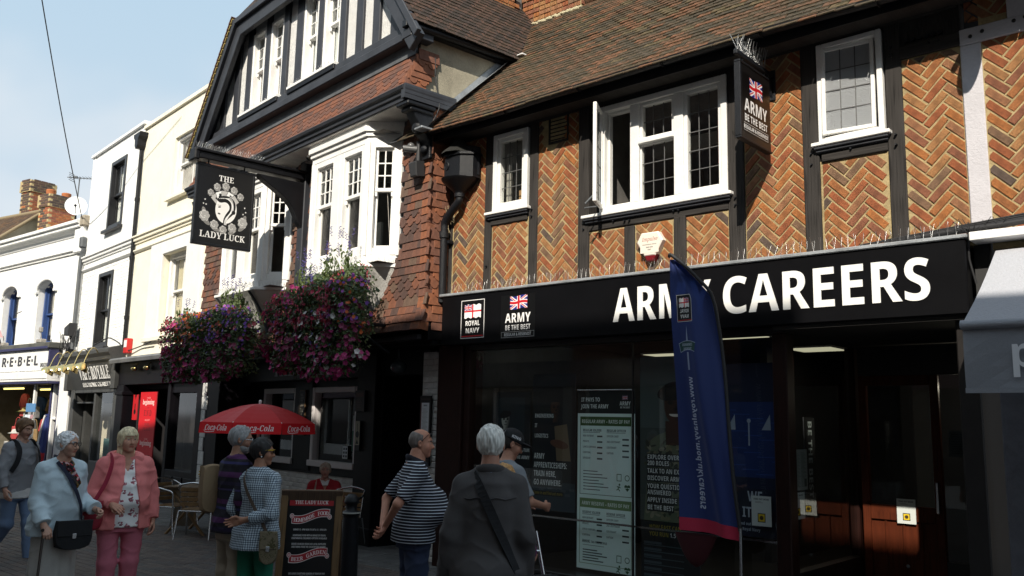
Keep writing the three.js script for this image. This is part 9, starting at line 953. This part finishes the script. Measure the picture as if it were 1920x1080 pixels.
  // man in grey jacket, nearest, back to the viewer
  const gm = person({ label: 'white haired man in a grey jacket seen from behind with a black messenger bag', at: [-3.57, -.05, 3.64], turn: 224, H: 1.78, w: .94, belly: .01, headS: .95, headYaw: -2, headPitch: -2, hairC: [.62, .61, .57], skin: [.42, .21, .15], hair: { vol: .014, z0: .055, z1: -.0, low: -.088, amp: .005, fq: 80 }, armL: [[.215, 1.12, -.03], [.25, .86, .05]], armR: [[-.205, 1.12, -.05], [-.215, .88, .09]], clothes: [{ kind: 'trousers', name: 'trousers', m: CL([.04, .04, .045]), inf: .02 }, { kind: 'shoes', name: 'shoes', m: blackC }, { kind: 'top', name: 'shirt_collar', m: CL([.2, .24, .36]), hem: 1.47, inf: .012, neck: 1.5, sleeve: .1, fold: 0 }, { kind: 'top', name: 'jacket', m: CL([.07, .064, .064]), hem: .72, inf: .03, fold: .011, flare: .03, collar: 1, cell: .0105, sleeve: 1.0 }, { kind: 'x', name: 'jacket_collar', m: CL([.062, .057, .057]), f: ({ fwd }) => (x, y, z) => { const k = z; return Math.max(Math.hypot(Math.hypot(x, k + .01) - .08, (y - 1.475 + k * .3) * .5) - .014, k - .07); }, lo: [-.16, 1.38, -.16], hi: [.16, 1.58, .14], cell: .009 }], extra: (q) => { const y = new Geo(); for (let i = 0; i < 12; i++) { const f = (a) => { const x = mix(-.17, .17, a); let z = -.3; for (let j = 0; j < 12; j++) z += q.torso(x, 1.33, z, .036) * .8; return [x, 1.335 + .006 * Math.sin(a * 20), z]; }; y.rod(f(i / 12), f((i + 1) / 12), .0045, 5); } return [['yoke_seam', y, CL([.05, .046, .047])], ['bag_strap', strap(hug({ ...q, w: .92 }, 1, -1, .9, .044, .02), .026, .008), blackC]]; } });
  bag('messenger_bag', 'black messenger bag with a silver buckle at the hip of the man in grey', gm.W([-.2, .8, -.2]), 224 * DEG + Math.PI + .35, .38, .3, .12, blackC);
  // man in cap and the lady in purple
  person({ label: 'man in a black cap and pale grey T-shirt looking down at the shop window', at: [-4.96, -.06, 2.02], turn: 168, H: 1.74, lean: .14, headYaw: -24, headPitch: 22, hairC: [.02, .015, .012], skin: [.44, .22, .15], hair: { vol: .008, z0: .02, low: -.07 }, armR: [[-.27, 1.17, .12], [-.16, 1.12, .36]], armL: [[.27, 1.17, .12], [.16, 1.12, .36]], clothes: [{ kind: 'trousers', name: 'trousers', m: CL([.02, .022, .03]), inf: .018 }, { kind: 'shoes', name: 'shoes', m: blackC }, { kind: 'top', name: 'tshirt', m: CL([.22, .24, .26]), hem: .84, inf: .026, sleeve: .42, fold: .008 }], extra: () => { const c = surfaceNet((x, y, z) => Math.min(Math.max(cranium(x, y, z, .017), .028 - y - z * .12), Math.max(ell(x, y, z, [0, .04, .11], [.07, .013, .07]), .07 - z)), [-.12, -.02, -.14], [.12, .15, .24], .006); const tg = new Geo(); tg.quad(V(-.0925, .04, -.05), V(-.0925, .04, .05), V(-.086, .085, .05), V(-.086, .085, -.05), [[0, 0], [1, 0], [1, 1], [0, 1]]); const g2 = canvasTex(160, 80, (g) => { g.fillStyle = '#0a0a0b'; g.fillRect(0, 0, 160, 80); g.fillStyle = '#d6d6d8'; g.textAlign = 'center'; F(g, 'KING', 80, 62, 58, .95); }); const bk = new Geo(); bk.quad(V(.045, .05, -.109), V(-.055, .05, -.109), V(-.055, .092, -.098), V(.045, .092, -.098), [[0, 0], [1, 0], [1, 1], [0, 1]]); return [['cap', c, blackC, true], ['cap_lettering', bk, print(g2), true], ['cap_lettering', tg, print(g2), true], ['spectacles', glassesG(), M.iron, true]]; } });
  person({ label: 'fair haired lady in a purple coat, mostly hidden behind the man in grey', at: [-4.45, -.05, 2.62], turn: 178, H: 1.47, lean: .12, w: 1.2, belly: .06, headYaw: -25, headPitch: 14, hairC: [.46, .25, .09], skin: [.45, .24, .17], hair: { vol: .022, z0: .06, z1: .01, low: -.12, amp: .008 }, armR: [[-.29, 1.14, .05], [-.22, 1.0, .25]], armL: [[.29, 1.14, .05], [.22, 1.0, .25]], clothes: [{ kind: 'trousers', name: 'trousers', m: blackC, inf: .016 }, { kind: 'shoes', name: 'shoes', m: blackC }, { kind: 'top', name: 'coat', m: CL([.14, .018, .11]), hem: .5, inf: .035, fold: .012, flare: .12, neck: 1.49 }] });
}
scene.traverse((o) => { if (o.isMesh || o.isInstancedMesh) { o.castShadow = true; o.receiveShadow = true; } });
renderer.render(scene, camera);
